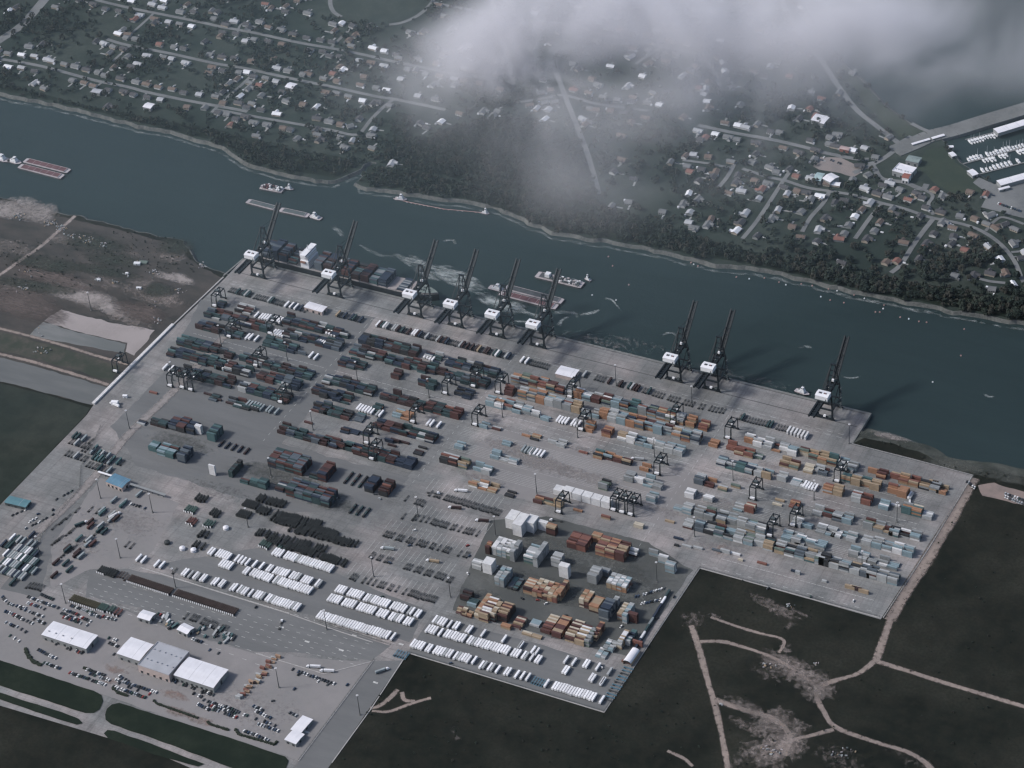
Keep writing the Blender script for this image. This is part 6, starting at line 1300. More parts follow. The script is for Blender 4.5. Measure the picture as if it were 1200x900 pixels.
bm_ = MB(); bm_.cyl((0, 0, -.5), (0, 0, 1.0), 1.3, 1.1, M_FLOAT, 8); bm_.cyl((0, 0, 1.0), (0, 0, 2.4), .3, .1, M_FLOAT, 5); B1 = bm_.mesh('mooring_buoy')
bm_ = MB(); bm_.cyl((0, 0, -.5), (0, 0, 1.0), 1.2, 1.0, M_BOATW, 8); bm_.cyl((0, 0, 1.0), (0, 0, 2.4), .3, .1, M_BOATW, 5); B2 = bm_.mesh('mooring_buoy')
bys = sorted([(810, 308), (813, 310), (818, 312), (863, 325), (878, 327), (896, 326), (913, 331), (921, 334), (939, 333), (952, 335), (971, 339), (981, 341), (962, 348), (973, 352), (989, 355), (1001, 346), (1013, 350), (1035, 362), (1031, 366), (1026, 366), (1055, 372), (1065, 374), (1077, 377), (1086, 378), (1130, 386), (722, 352), (737, 334), (694, 346), (713, 301), (718, 312), (1093, 448), (1126, 417), (1036, 358)])
for i, (px, py) in enumerate(bys):
    p = G(px, py, WZ); o = obj('mooring_buoy', B1 if i % 3 else B2, None, (*p, WZ), 0); tag(o, '%s buoy afloat in the river, %s from left of those right of the barges' % ('pink' if i % 3 else 'white', ordw(i + 1)), 'buoy', 'buoys in the river')
# ------------------------------------------------------------------ buildings of the terminal
M_WALLP = mat('pinkish_render_wall', (.42, .35, .33), var=.1); M_WALLG = mat('grey_sheet_wall', (.22, .23, .235), var=.1); M_RGREY = mat('grey_membrane_roof', (.33, .34, .37), var=.10, scale=.08); M_RBLUE = mat('blue_metal_roof', (.10, .20, .28), var=.1); M_DOORD = mat('dark_bay_door', (.03, .035, .04)); M_RTEAL = mat('teal_roof', (.09, .19, .22), var=.1)
def hall(name, roof_px, h, label, roof, wall, cat='warehouse', ridge=1.0, doors=0, vents=0, rim=True, parapet=False):
    """a hall from its four eaves corners as seen in the photo (back left, back right, front right, front left)"""
    q = [Vector((*G(px, py, h), 0)) for px, py in roof_px]; c = sum(q, Vector()) / 4
    ux = ((q[1] - q[0]) + (q[2] - q[3])); lx = ux.length / 2; ux.normalize(); uy = Vector((-ux.y, ux.x, 0)); ly = abs(((q[0] - q[3]).dot(uy) + (q[1] - q[2]).dot(uy)) / 2)
    r = thing(name, (c.x, c.y, .24), label, cat, None, math.atan2(ux.y, ux.x)); X, Y = lx / 2, ly / 2
    part('wall', r, lambda mb: mb.box(-X, X, -Y, Y, 0, h - .05, wall))
    if parapet: rf = part('roof', r, lambda mb: (mb.box(-X, X, -Y, Y, h - .05, h + .1, roof), [mb.box(*v, h + .1, h + .9, roof) for v in ((-X, X, -Y, -Y + .5), (-X, X, Y - .5, Y), (-X, -X + .5, -Y + .5, Y - .5), (X - .5, X, -Y + .5, Y - .5))]))
    else: rf = part('roof', r, lambda mb: mb.gable(-X, X, -Y, Y, h, h + ridge, roof, wall, None, .6))
    if lx > 12 and not parapet:
        def seams(mb):
            n = int(lx / 4.5)
            for k in range(1, n):
                x = -X + lx * k / n; mb.beam((x, -Y - .5, h + .02), (x, 0, h + ridge + .04), .22, .14, M_RGREY if k % 4 == 0 else roof); mb.beam((x, Y + .5, h + .02), (x, 0, h + ridge + .04), .22, .14, M_RGREY if k % 4 == 0 else roof)
        part('roof_seams', rf, seams)
    for i in range(vents):
        vx = -X + lx * ((i % 6) + .5) / 6 + rnd.uniform(-1, 1); vy = (-.5 + (i // 6)) * Y * .8
        part('roof_vent', rf, lambda mb: mb.box(vx - .9, vx + .9, vy - .7, vy + .7, h, h + ridge * .6 + 1.0, M_RGREY))
    for i in range(doors):
        dx = -X + lx * (i + .5) / doors; part('dock_door', r, lambda mb: (mb.box(dx - 1.6, dx + 1.6, -Y - .12, -Y, 0, min(4.2, h * .7), M_DOORD), mb.box(dx - 1.9, dx + 1.9, -Y - .5, -Y - .1, min(4.2, h * .7), min(4.5, h * .75), wall)))
        
    part('side_door', r, lambda mb: mb.box(X, X + .1, -1.6, 1.6, 0, h * .6, M_DOORD))
    return r
hall('warehouse', [(63, 729), (114, 744), (101, 761), (49, 743)], 8, 'long white roofed building among car parks at lower left', M_WROOF, M_WALLG, doors=7, vents=4)
hall('warehouse', [(153, 747.5), (180, 755), (162.5, 775), (138, 765)], 9, 'white roofed left wing of the big three part warehouse', M_WROOF, M_WALLG, doors=3)
hall('warehouse', [(185, 751.5), (220, 764), (199.5, 792), (161.5, 780)], 11, 'flat grey roofed middle of the big warehouse with pinkish front', M_RGREY, M_WALLP, ridge=.4, doors=5, vents=12, parapet=True)
hall('warehouse', [(221, 770), (267, 785), (250, 806), (204, 791)], 9, 'white roofed right wing of the big warehouse with dock doors', M_WROOF, M_WALLG, doors=8)
hall('tent_building', [(168, 715), (182, 719), (175, 727.5), (161, 723)], 6, 'small square white canopy building, left of two', M_WROOF, M_WALLG, 'building', 1.4, 2); hall('tent_building', [(215, 730.5), (226.5, 735), (220, 744), (208.5, 737.5)], 6, 'small square white canopy building, right of two, beside a lamp mast', M_WROOF, M_WALLG, 'building', 1.6, 2)
hall('office_building', [(353, 838), (364, 842.5), (354.5, 860), (343, 855.5)], 5, 'white roofed gate building in the lower gravel lot', M_WROOF, M_WALLG, 'building', .6, 2); hall('office_building', [(343, 855), (355.5, 860.5), (347.5, 872), (334.5, 867)], 5.4, 'wider white roofed lower half of the gravel lot building', M_WROOF, M_WALLG, 'building', .6, 2)
hall('gate_house', [(133.5, 554.5), (152, 562), (144, 572), (125.5, 565)], 7, 'blue roofed gate house with pale pink walls', M_RBLUE, M_WALLP, 'building', 1.2, 4)
hall('booth', [(10, 581.5), (36, 586.5), (30, 595), (7, 588.5)], 5, 'teal roofed canopy booth at the left edge', M_RTEAL, M_CR2, 'building', .8, 3)
hall('shed', [(362, 353.5), (382.5, 359.5), (378, 366), (357, 360)], 6, 'white shed with pinkish front on the apron, left one', M_WROOF, M_WALLP, 'shed', .8, 3); hall('shed', [(657, 428.5), (678, 433.5), (672.5, 443), (651.5, 438)], 6, 'white shed on the apron behind the coloured rows', M_WROOF, M_WALLP, 'shed', .8, 0)
for i in range(6):
    x, y = G(923 + i * 4.1, 503 + i * 1.35, 5.3); o = obj('refrigerated_box', cont_mesh('white', F40), None, (x + 1, y + 2, .24), math.pi / 2); tag(o, 'white box, %s from left in the white bank on the right apron' % ordw(i + 1), 'container', 'white bank on the apron')
    o = obj('refrigerated_box', cont_mesh('white', F40), None, (x + 1, y + 2, 2.88), math.pi / 2); tag(o, 'upper white box, %s from left in the white bank on the right apron' % ordw(i + 1), 'container', 'white bank on the apron')
def tent(px4, h, label):
    q = [Vector((*G(px, py, h), 0)) for px, py in px4]; c = sum(q, Vector()) / 4; ux = ((q[1] - q[0]) + (q[2] - q[3])); lx = ux.length / 2; ux.normalize(); uy = Vector((-ux.y, ux.x, 0)); ly = abs(((q[0] - q[3]).dot(uy) + (q[1] - q[2]).dot(uy)) / 2)
    r = thing('tent', (c.x, c.y, .24), label, 'tent', None, math.atan2(ux.y, ux.x))
    def roof(mb):
        n = 8; pr = [(-lx / 2 * math.cos(math.pi * k / n), h - 2 + 3.2 * math.sin(math.pi * k / n)) for k in range(n + 1)]
        for a, b in zip(pr[:-1], pr[1:]): mb.face([(a[0], -ly / 2, a[1]), (b[0], -ly / 2, b[1]), (b[0], ly / 2, b[1]), (a[0], ly / 2, a[1])], M_WROOF)
        for y in (-ly / 2 + .3, ly / 2 - .3): mb.face([(p[0], y, p[1]) for p in pr], M_GAP)
    part('roof', r, roof); part('side_wall', r, lambda mb: mb.box(-lx / 2, -lx / 2 + .2, -ly / 2, ly / 2, 0, h - 2, paint('tan_container_wall', (.38, .28, .19)))); part('side_wall', r, lambda mb: mb.box(lx / 2 - .2, lx / 2, -ly / 2, ly / 2, 0, h - 2, MATS['paint_tan_container_wall']))
tent([(740, 758.7), (749, 761), (740, 777.5), (730.6, 773.7)], 6, 'arched white tent at the right corner of the coloured yard')
mb = MB(); a = G(150, 566, 5.5); b = G(194, 580, 5.5); mb.beam((*a, 5.5), (*b, 5.5), 3.4, .5, M_WALLG)
for k in range(7): p = [a[i] + (b[i] - a[i]) * (k + .5) / 7 for i in (0, 1)]; mb.box(p[0] - .2, p[0] + .2, p[1] - .2, p[1] + .2, .2, 5.4, M_POLE)
tag(mb.build('gate_canopy'), 'long thin pale canopy over truck lanes right of the gate house', 'canopy')
mb = MB(); a = G(115, 552.5, 5.5); b = G(131, 557.5, 5.5); mb.beam((*a, 5.5), (*b, 5.5), 2.6, .5, M_WHITE); [mb.box(a[0] + (b[0] - a[0]) * t - .2, a[0] + (b[0] - a[0]) * t + .2, a[1] + (b[1] - a[1]) * t - .2, a[1] + (b[1] - a[1]) * t + .2, .2, 5.4, M_POLE) for t in (.1, .5, .9)]; tag(mb.build('gate_canopy'), 'short white canopy left of the gate house', 'canopy')
for px, py, lab in ((214, 644, 'white storage tank near the lower left trailers, left one'), (227, 646, 'pale square tank cover right of the white tank'), (265, 620, 'large white dome tank by the black chassis'), (196, 637, 'dark round tank left of the white tank')):
    x, y = G(px, py); r = thing('storage_tank', (x, y, .24), lab, 'tank'); m = M_CHD if 'dark' in lab else M_WROOF
    part('shell', r, lambda mb: mb.cyl((0, 0, 0), (0, 0, 3.2), 3.6, 3.6, m, 16)); part('cap', r, lambda mb: mb.cyl((0, 0, 3.2), (0, 0, 4.4), 3.6, 1.0, m, 16))
M_WOOD = mat('timber_tan', (.30, .20, .14), var=.3)
for i in range(26):
    t = i / 25; px = 282 + 42 * t + rnd.uniform(-3, 3); py = 818 - 48 * t + rnd.uniform(-3, 3); x, y = G(px, py); mb = MB(); m = rnd.choice([M_WOOD, M_WOOD, PM['rust red'], PM['tan'], PM['dark maroon'], PM['pale grey']]); 
    for k in range(rnd.randint(2, 4)): mb.box(-3.2 + rnd.uniform(-.4, .4), 3.2, -1.2, 1.2, k * 1.0, k * 1.0 + .8, m)
    o = mb.build('equipment_crate', None, (x, y, .24)); o.rotation_euler = (0, 0, rnd.uniform(-.2, .4)); tag(o, '%s crate pile, %s from the lower end of the diagonal storage line' % ('brown' if m is M_WOOD else 'mixed', ordw(i + 1)), 'crate pile', 'crates in the diagonal storage line')
for i in range(40):
    px, py = rnd.choice([(190, 728), (200, 735), (235, 745), (250, 745), (258, 752), (270, 750), (243, 738), (262, 744)]); px += rnd.uniform(-6, 6); py += rnd.uniform(-4, 4); x, y = G(px, py); mb = MB(); m = rnd.choice([PM['dark teal'], PM['charcoal'], PM['pale grey'], PM['white'], PM['tan'], PM['teal'], PM['grey']]); L = rnd.choice([4, 6, 10]); mb.box(-1.2, 1.2, 0, L, .6, rnd.uniform(1.6, 3), m); mb.box(-1, 1, .5, L - .5, 0, .6, M_BLK)
    o = mb.build('yard_equipment', None, (x, y, .24)); o.rotation_euler = (0, 0, rnd.uniform(-.3, .3)); tag(o, 'low equipment unit north of the big warehouse, %s in the jumble' % ordw(i + 1), 'equipment', 'equipment jumble north of the warehouse')
# scrap and construction debris on the west bank
SCR = [MB() for _ in range(1)]; mb = SCR[0]
for cx, cy, n, s in ((22, 254, 34, 4), (60, 262, 34, 4), (72, 268, 26, 3), (85, 277, 22, 5), (102, 282, 16, 4), (120, 288, 12, 4), (26, 338, 12, 4), (162, 309, 10, 4), (136, 331, 10, 3), (180, 320, 14, 4), (150, 322, 12, 3), (115, 328, 12, 3), (45, 440 - 50, 6, 8), (50, 412, 16, 7), (237, 311, 20, 4), (210, 340, 12, 3), (185, 375, 8, 4), (178, 358, 6, 4), (36, 320, 10, 6), (925, 710, 8, 3), (898, 780, 10, 4), (955, 779, 5, 3), (905, 880, 18, 6), (985, 884, 14, 7), (845, 826, 4, 2)):
    for i in range(n):
        x, y = G(cx + rnd.gauss(0, s), cy + rnd.gauss(0, s * .45)); a = rnd.uniform(.4, 1.5); mb.box(-a, a, -a * rnd.uniform(.2, .8), a * .5, 0, rnd.uniform(.4, 1.8), rnd.choice([M_BRIM, M_CR2, PM['tan'], PM['grey'], PM['pale grey']]), TR(x, y, .3, rnd.uniform(0, 3)))
tag(mb.build('construction_debris'), kind='stuff')
for (px, py, L, W, h, m, lab) in ((161, 310, 9, 5, 3, M_BOATW, 'white tarpaulin shelter on the west bank'), (168, 308, 12, 7, 1.2, PM['dull green'], 'low greenish tarp beside the white shelter'), (163, 338.5, 7, 3, 2.5, M_BOATW, 'small white site cabin on the brown field'), (116, 329, 5, 3, 2.5, M_BOATW, 'tiny white site cabin left of the brown field'), (149, 321.5, 4, 3, 2.5, M_BOATW, 'tiny white site cabin in the middle of the west bank'), (135, 474, 9, 5, 5, M_WHITE, 'white box van body near the west gate'), (147, 466, 6, 3, 4, M_WHITE, 'smaller white unit near the west gate'), (222, 614, 6, 4, 4, M_WHITE, 'x')):
    if lab == 'x': continue
    x, y = G(px, py); r = thing('site_cabin', (x, y, .3), lab, 'cabin', None, .3); part('body', r, lambda mb: mb.box(-L / 2, L / 2, -W / 2, W / 2, 0, h, m)); part('roof', r, lambda mb: mb.gable(-L / 2, L / 2, -W / 2, W / 2, h, h + .5, m, m, None, .2)); part('door', r, lambda mb: mb.box(-.5, .5, -W / 2 - .06, -W / 2, 0, min(2, h * .8), M_DOORD))
# ------------------------------------------------------------------ far side buildings and the marina
M_RRED = mat('red_tile_roof', (.22, .08, .06), var=.15)
hall('hotel', [(1053, 191), (1074, 197), (1067, 206), (1046, 200.5)], 8, 'large white flat roofed building by the marina road', M_WROOF, M_WALLG, 'building', .4, 3, 6, parapet=True); hall('hotel_wing', [(1060, 203), (1067, 204.5), (1065, 209.5), (1057, 208)], 9, 'red roofed front wing of the white building by the marina', M_RRED, M_WHITE, 'building', 1.5, 2)
hall('club_house', [(1066, 182), (1080, 185), (1076, 191), (1061, 188)], 7, 'pale green roofed club house behind the white building', mat('pale_green_roof', (.18, .22, .215)), M_WALLG, 'building', 1.2, 2)
hall('boat_shed', [(1164, 151), (1290, 113), (1294, 118), (1170, 156)], 6, 'long white boat shed roof along the breakwater', M_WROOF, M_WALLG, 'boat shed', .8, 0); hall('boat_shed', [(1168, 212), (1290, 178), (1294, 184), (1173, 217)], 6, 'long white boat shed roof at the lower marina lot', M_WROOF, M_WALLG, 'boat shed', .8, 0)
hall('covered_dock', [(1068.5, 168), (1089, 162), (1089.5, 163.5), (1069, 169.7)], 3, 'thin white roofed strip beside the causeway, left', M_WROOF, M_WALLG, 'shelter', .3, 0); hall('covered_dock', [(1092, 161), (1106, 157), (1106.5, 158.8), (1092.5, 163)], 3, 'thin white roofed strip beside the causeway, right', M_WROOF, M_WALLG, 'shelter', .3, 0)
hall('marina_office', [(1135, 200), (1140, 198), (1146, 204), (1138, 206.5)], 5, 'small white marina office at the pier root', M_WROOF, M_WALLG, 'building', .8, 1); hall('marina_hut', [(1112, 179), (1117, 178), (1120, 182), (1115, 184)], 4, 'small white hut on the marina edge', M_WROOF, M_WALLG, 'hut', .6, 1)
hall('marina_hut', [(1112, 171), (1117, 170.5), (1117, 172.5), (1112, 173)], 4, 'tiny white hut at the basin corner', M_WROOF, M_WALLG, 'hut', .6, 1); hall('low_dock_house', [(1170, 221), (1182, 218), (1183, 219.5), (1171, 223)], 4, 'narrow white house on the marina lot', M_WROOF, M_WALLG, 'building', .6, 1)
hall('shop_building', [(958, 203), (967, 203), (961, 213), (953, 210)], 7, 'pale teal roofed shop building beside the pinkish lot', mat('pale_teal_roof', (.30, .40, .41)), M_WALLG, 'building', 2.5, 1); hall('shop_building', [(972, 202), (981, 206), (975, 215), (966, 210)], 8, 'bright white roofed hall right of the teal roof', M_WROOF, M_WALLG, 'building', 2.0, 1)
hall('inn', [(986, 171), (997, 173), (994, 176.5), (984, 174)], 5, 'pink walled low building behind the shops', mat('pink_roof', (.35, .26, .25)), M_RRED, 'building', 1.0, 1); hall('school', [(955, 133), (968, 136), (966, 144), (952, 141)], 7, 'pale L shaped building in the misty wood', M_WROOF, M_WALLG, 'building', .8, 1); hall('school', [(965, 136), (968, 137), (969, 146), (964, 145)], 9, 'pale tower part beside the misty wood building', M_WROOF, M_WALLG, 'building', .8, 0)
hall('barn', [(172, 120.5), (181, 121.5), (177, 128), (168.5, 125)], 6, 'bright white roofed barn on the far shore at left', M_WROOF, M_WALLG, 'barn', 1.5, 1); hall('barn', [(110, 104), (120, 105), (117, 110), (108, 107.5)], 5, 'grey roofed house below the shore road', M_RGREY, M_WALLG, 'house', 1.5, 1); hall('barn', [(338, 96.5), (347, 98), (344, 104.5), (336, 102)], 6, 'white square house right of the middle road', M_WROOF, M_WALLG, 'house', 1.5, 1)
def make_boat(L, sail):
    mb = MB(); w = L * .15
    mb.prism([(-w * .8, -L / 2), (w * .8, -L / 2), (w, 0), (w * .6, L * .32), (0, L / 2), (-w * .6, L * .32), (-w, 0)], -.4, 1.5, M_BOATW, M_BOATW); hull = mb.mesh('hull')
    mb = MB(); mb.box(-w * .6, w * .6, -L * .2, L * .15, 1.5, 3.0, M_BOATW); mb.box(-w * .62, w * .62, L * .1, L * .16, 1.9, 2.7, M_GLASS); cab = mb.mesh('cabin')
    mb = MB(); mb.cyl((0, L * .05, 1.5), (0, L * .05, 1.5 + L), .16, .08, M_WHITE, 5); mb.beam((0, L * .05, 3), (0, -L * .35, 3), .3, .3, M_CR2); return hull, cab, mb.mesh('mast')
BTS = {s: make_boat(s, True) for s in (10, 13)}
M_PIER = mat('pier_planks', (.22, .22, .215), var=.2)
def pier(p0, p1, w, label, boats, side, f0=0, f1=1, pitch=5.0, fill=.85, nm='pier'):
    a = np.array(G(*p0, WZ)); b = np.array(G(*p1, WZ)); d = b - a; L = np.hypot(*d); rz = ang(a, b); o = None
    if w: mb = MB(); mb.beam((*a, WZ + 1.2), (*b, WZ + 1.2), w, .5, M_PIER); [mb.cyl((*(a + d * t), WZ - .5), (*(a + d * t), WZ + 2.6), .25, .25, M_POLE, 5) for t in np.linspace(0, 1, int(L / 12))]; tag(mb.build('pier'), label, 'pier')
    if not boats: return
    n = int(L * (f1 - f0) / pitch); k = 0; nr = np.array([-d[1], d[0]]) / L * side
    for i in range(n):
        if rnd.random() > fill: continue
        k += 1; s = rnd.choice((10, 13)); p = a + d * (f0 + (f1 - f0) * i / n) + nr * (s / 2 + w / 2 + 1); sail = rnd.random() < .5
        r = thing('moored_boat', (p[0], p[1], WZ), '%s, %s from left %s' % ('white sailboat' if sail else 'white cabin boat', ordw(k), boats), 'boat', 'boats moored in the marina', rz + (0 if side > 0 else math.pi))
        h, c, m = BTS[s]; obj('hull', h, r); obj('cabin', c, r)
        if sail: obj('mast', m, r)
pier((1124, 194), (1290, 150), 2.2, 'middle marina pier between two boat rows', 'on the far side of the middle pier', 1, .08, .62); pier((1124, 194), (1290, 150), 0, '', 'on the near side of the middle pier', -1, .16, .34); pier((1124, 194), (1290, 150), 0, '', 'on the near side of the middle pier, right group', -1, .40, .62)
pier((1131, 164.5), (1171, 154.5), 1.6, 'short pier under the breakwater', 'in the row below the breakwater', -1, 0, 1, 4.4, .95); pier((1147, 205), (1290, 168), 2.0, 'lower marina pier with small boats', 'on the far side of the lower pier', 1, .05, .5, 6, .8)
# ------------------------------------------------------------------ houses
ROOFS = [('grey', mat('shingle_grey', (.13, .135, .14), var=.2)), ('dark', mat('shingle_dark', (.055, .055, .06), var=.2)), ('brown', mat('shingle_brown', (.12, .09, .075), var=.2)), ('pale grey', mat('shingle_pale', (.32, .33, .35), var=.15)), ('white', mat('metal_white_roof', (.62, .63, .66), var=.06)), ('reddish', mat('shingle_reddish', (.17, .085, .07), var=.2))]
ROOFP = [0] * 8 + [1] * 8 + [2] * 5 + [3] * 3 + [4] * 2 + [5]
M_HW = [mat('house_wall_pale', (.42, .42, .42)), mat('house_wall_tan', (.30, .26, .22)), mat('house_wall_grey', (.22, .23, .23))]
HM = {}
for s in range(3):
    for ri, (rn, rm) in enumerate(ROOFS):
        a, b = ((7, 4.5), (6, 4), (5, 5))[s]; mw_ = M_HW[(s + ri) % 3]
        mb = MB(); mb.box(-a, a, -b, b, 0, 3.2, mw_)
        if s == 0: mb.box(a * .1, a * .8, -b - 4, -b, 0, 3.1, mw_)
        for x in (-a * .6, 0, a * .6): mb.box(x - .6, x + .6, -b - .05, -b, 1, 2.2, M_GLASS) if s else None
        wl_ = mb.mesh('wall'); mb = MB(); mb.gable(-a, a, -b, b, 3.2, 5.6, rm, mw_, None, .6)
        if s == 0: mb.gable(a * .1, a * .8, -b - 4, -b + 3, 3.1, 4.9, rm, mw_, None, .5, 'y')
        if s == 1: mb.box(a * .4, a * .5, -.5, .5, 4.5, 6.3, M_HW[2])
        HM[s, ri] = (wl_, mb.mesh('roof'))
occ2 = set()
def cell(x, y, s=9.0): return (int(x // s), int(y // s))
def inpoly(p, poly):
    x, y = p; c = False; j = len(poly) - 1
    for i in range(len(poly)):
        if (poly[i][1] > y) != (poly[j][1] > y) and x < (poly[j][0] - poly[i][0]) * (y - poly[i][1]) / (poly[j][1] - poly[i][1] + 1e-12) + poly[i][0]: c = not c
        j = i
    return c
NOPE = [pxpoly(q) for q in ([(386, -20), (388, 5), (395, 17), (420, 26), (450, 29), (480, 23), (500, 10), (508, -20)], [(985, 75), (1005, 95), (1035, 125), (1068, 148), (1094, 157), (1080, 165), (1040, 152), (1000, 108)], [(1040, 176), (1105, 172), (1120, 190), (1145, 208), (1150, 225), (1120, 228), (1040, 212)], [(1147, 208), (1165, 216), (1200, 208), (1300, 186), (1300, 260), (1200, 256), (1150, 243), (1158, 228), (1140, 214)], [(953, 195), (962, 184), (985, 185), (1002, 193), (1008, 203), (984, 216), (955, 214)], [(1060, 150), (1200, 115), (1300, 90), (1300, 115), (1150, 160), (1060, 180)])]
WOODS = [pxpoly(q) for q in ([(437, 192), (470, 198), (560, 214), (700, 240), (760, 262), (850, 288), (950, 308), (1050, 325), (1200, 352), (1300, 372), (1300, 396), (1200, 375), (1040, 346), (890, 312), (760, 288), (650, 268), (597, 247), (540, 231), (450, 218), (420, 213)], [(440, 186), (470, 170), (520, 155), (560, 142), (620, 138), (665, 160), (690, 190), (700, 238), (560, 213), (470, 197)], [(0, 99), (112, 126), (200, 143), (280, 160), (340, 175), (430, 188), (405, 203), (392, 208), (340, 200), (300, 190), (262, 168), (175, 146), (60, 118), (0, 105)])]
def on_land(x, y):
    if not inpoly((x, y), land_far): return False
    return not any(inpoly((x, y), q) for q in NOPE)
HOUSES = []; lanes = 0
for nm, pts, w in FAR_ROADS:
    ln = [G(*p) for p in pts]; 
    if nm == 'side lane': lanes += 1; nm = '%s side lane' % ordw(lanes)
    acc = 0
    for a, b in zip(ln[:-1], ln[1:]):
        L = math.dist(a, b); rz = ang(a, b); k = 0.0
        while k < L:
            x = a[0] + (b[0] - a[0]) * k / L; y = a[1] + (b[1] - a[1]) * k / L; occ2.add(cell(x, y)); k += 4
        if 'track' in nm or 'highway' in nm or 'canal' in nm or 'ring' in nm: continue
        acc = rnd.uniform(4, 12)
        while acc < L:
            for s in (-1, 1):
                if rnd.random() < .76:
                    off = w / 2 + rnd.uniform(10, 17); x = a[0] + (b[0] - a[0]) * acc / L - math.sin(rz) * off * s; y = a[1] + (b[1] - a[1]) * acc / L + math.cos(rz) * off * s
                    if on_land(x, y) and cell(x, y) not in occ2 and not any(inpoly((x, y), q) for q in WOODS): HOUSES.append((x, y, rz + (0 if s < 0 else math.pi) + rnd.uniform(-.08, .08), nm)); [occ2.add(cell(x + dx, y + dy)) for dx in (-6, 0, 6) for dy in (-6, 0, 6)]
            acc += rnd.uniform(20, 30)
for i in range(560):
    px = rnd.uniform(-20, 1200); py = rnd.uniform(-10, 330); x, y = G(px, py)
    if not on_land(x, y) or cell(x, y) in occ2 or any(inpoly((x, y), q) for q in WOODS): continue
    HOUSES.append((x, y, rnd.choice((0, math.pi / 2, math.pi)) + rnd.uniform(-.2, .2), None)); [occ2.add(cell(x + dx, y + dy)) for dx in (-6, 0, 6) for dy in (-6, 0, 6)]
HOUSES = [h for h in HOUSES if -30 < P(h[0], h[1])[0] < 1230 and P(h[0], h[1])[1] > -30]
HOUSES.sort(key=lambda h: math.dist((h[0], h[1], 0), CAM))
hl = {}
for h in HOUSES[:300]:
    nm = h[3]
    if nm is None: nm = 'yards near the ' + min(((math.dist((h[0], h[1]), (q[0], q[1])), q[3]) for q in HOUSES if q[3]))[1]
    hl.setdefault(nm, []).append(h)
M_DRIVE = mat('driveway_concrete', (.24, .245, .245), var=.2)
hrest = []; drive = MB()
def drive_of(h):
    T = TR(h[0], h[1], .35, h[2]); 
    if rnd.random() < .6: drive.box(2, 5, -16, -5, 0, .06, M_DRIVE, T)
    if rnd.random() < .35: drive.box(-9, -6, 3, 6, 0, 2.4, rnd.choice([ROOFS[4][1], ROOFS[3][1], ROOFS[0][1]]), T)
    if rnd.random() < .5: drive.box(2.6, 4.4, -12, -7.6, .06, 1.5, rnd.choice([M_BOATW, PM['charcoal'], PM['pale grey'], PM['navy']]), T)
for nm, hs in hl.items():
    hs.sort(key=lambda h: P(h[0], h[1])[0])
    for n, h in enumerate(hs):
        s = rnd.randrange(3); ri = rnd.choice(ROOFP); where = ('on the ' + nm) if not nm.startswith('yards') else 'in the ' + nm
        r = thing('house', (h[0], h[1], .1), '%s roofed house, %s from left %s' % (ROOFS[ri][0], ordw(n + 1), where), 'house', 'houses across the river', h[2]); obj('wall', HM[s, ri][0], r); obj('roof', HM[s, ri][1], r); drive_of(h)
for h in HOUSES[300:]:
    s = rnd.randrange(3); ri = rnd.choice(ROOFP); T = TR(h[0], h[1], .1, h[2]); hrest += [(HM[s, ri][0], T), (HM[s, ri][1], T)]; drive_of(h)
if hrest: tag(joined('houses_in_the_distance', hrest), kind='stuff')
tag(drive.build('driveways_and_garden_sheds'), kind='stuff')
print('houses', len(HOUSES))
# ------------------------------------------------------------------ trees
def crown_mesh(name, m, R, n, seed, tall=1.0, sub=False):
    q = random.Random(seed); mb = MB()
    base = [(1, 0, 0), (-1, 0, 0), (0, 1, 0), (0, -1, 0), (0, 0, 1), (0, 0, -1)]; F = [(0, 2, 4), (2, 1, 4), (1, 3, 4), (3, 0, 4), (2, 0, 5), (1, 2, 5), (3, 1, 5), (0, 3, 5)]
    for i in range(n):
        t = q.uniform(0, 2 * math.pi); z = q.uniform(-.55, 1); rr = math.sqrt(max(0, 1 - max(z, 0) ** 2)) * math.sqrt(q.random()) * R * .8
        c = Vector((math.cos(t) * rr, math.sin(t) * rr, R * (1.1 + z * .7) * tall)); s = R * q.uniform(.24, .46); o = len(mb.v); k = mb.mi(m)
        ro = Matrix.Rotation(q.uniform(0, 3), 3, 'Z') @ Matrix.Rotation(q.uniform(0, 3), 3, 'X')
        for b in base: mb.v.append(tuple(c + ro @ Vector(b) * s * q.uniform(.7, 1.3)))
        for f in F: mb.f.append(tuple(o + j for j in f)); mb.m.append(k)
    return mb.mesh(name)
TREEM = [mat('leaves_dark_green', (0.018, 0.026, 0.022), var=.55, scale=.35, rough=1, spec=.1), mat('leaves_grey_green', (0.028, 0.037, 0.030), var=.5, scale=.35, rough=1, spec=.1), mat('leaves_brownish', (0.036, 0.037, 0.031), var=.4, scale=.35, rough=1, spec=.1)]
M_BARK = mat('bark_grey', (.06, .055, .05), var=.3)
TN = ['dark green', 'grey green', 'brownish']
mb = MB(); mb.cyl((0, 0, 0), (0, 0, 3.5), .35, .2, M_BARK, 6, False); mb.beam((0, 0, 2.6), (1.2, .6, 5), .2, .2, M_BARK); mb.beam((0, 0, 2.8), (-1.1, -.4, 5.2), .2, .2, M_BARK); TRUNK = mb.mesh('trunk')
CR_S = [crown_mesh('crown', TREEM[i % 3], 3.6 + .5 * (i % 4), 34, i) for i in range(9)]
CR_L = [crown_mesh('tree_clump', TREEM[i % 3 if i % 5 else 0], 3.8 + .5 * (i % 4), 11, 50 + i) for i in range(12)]
trees = []; stuff_t = []
rt = random.Random(11)
occ3 = set(occ2)
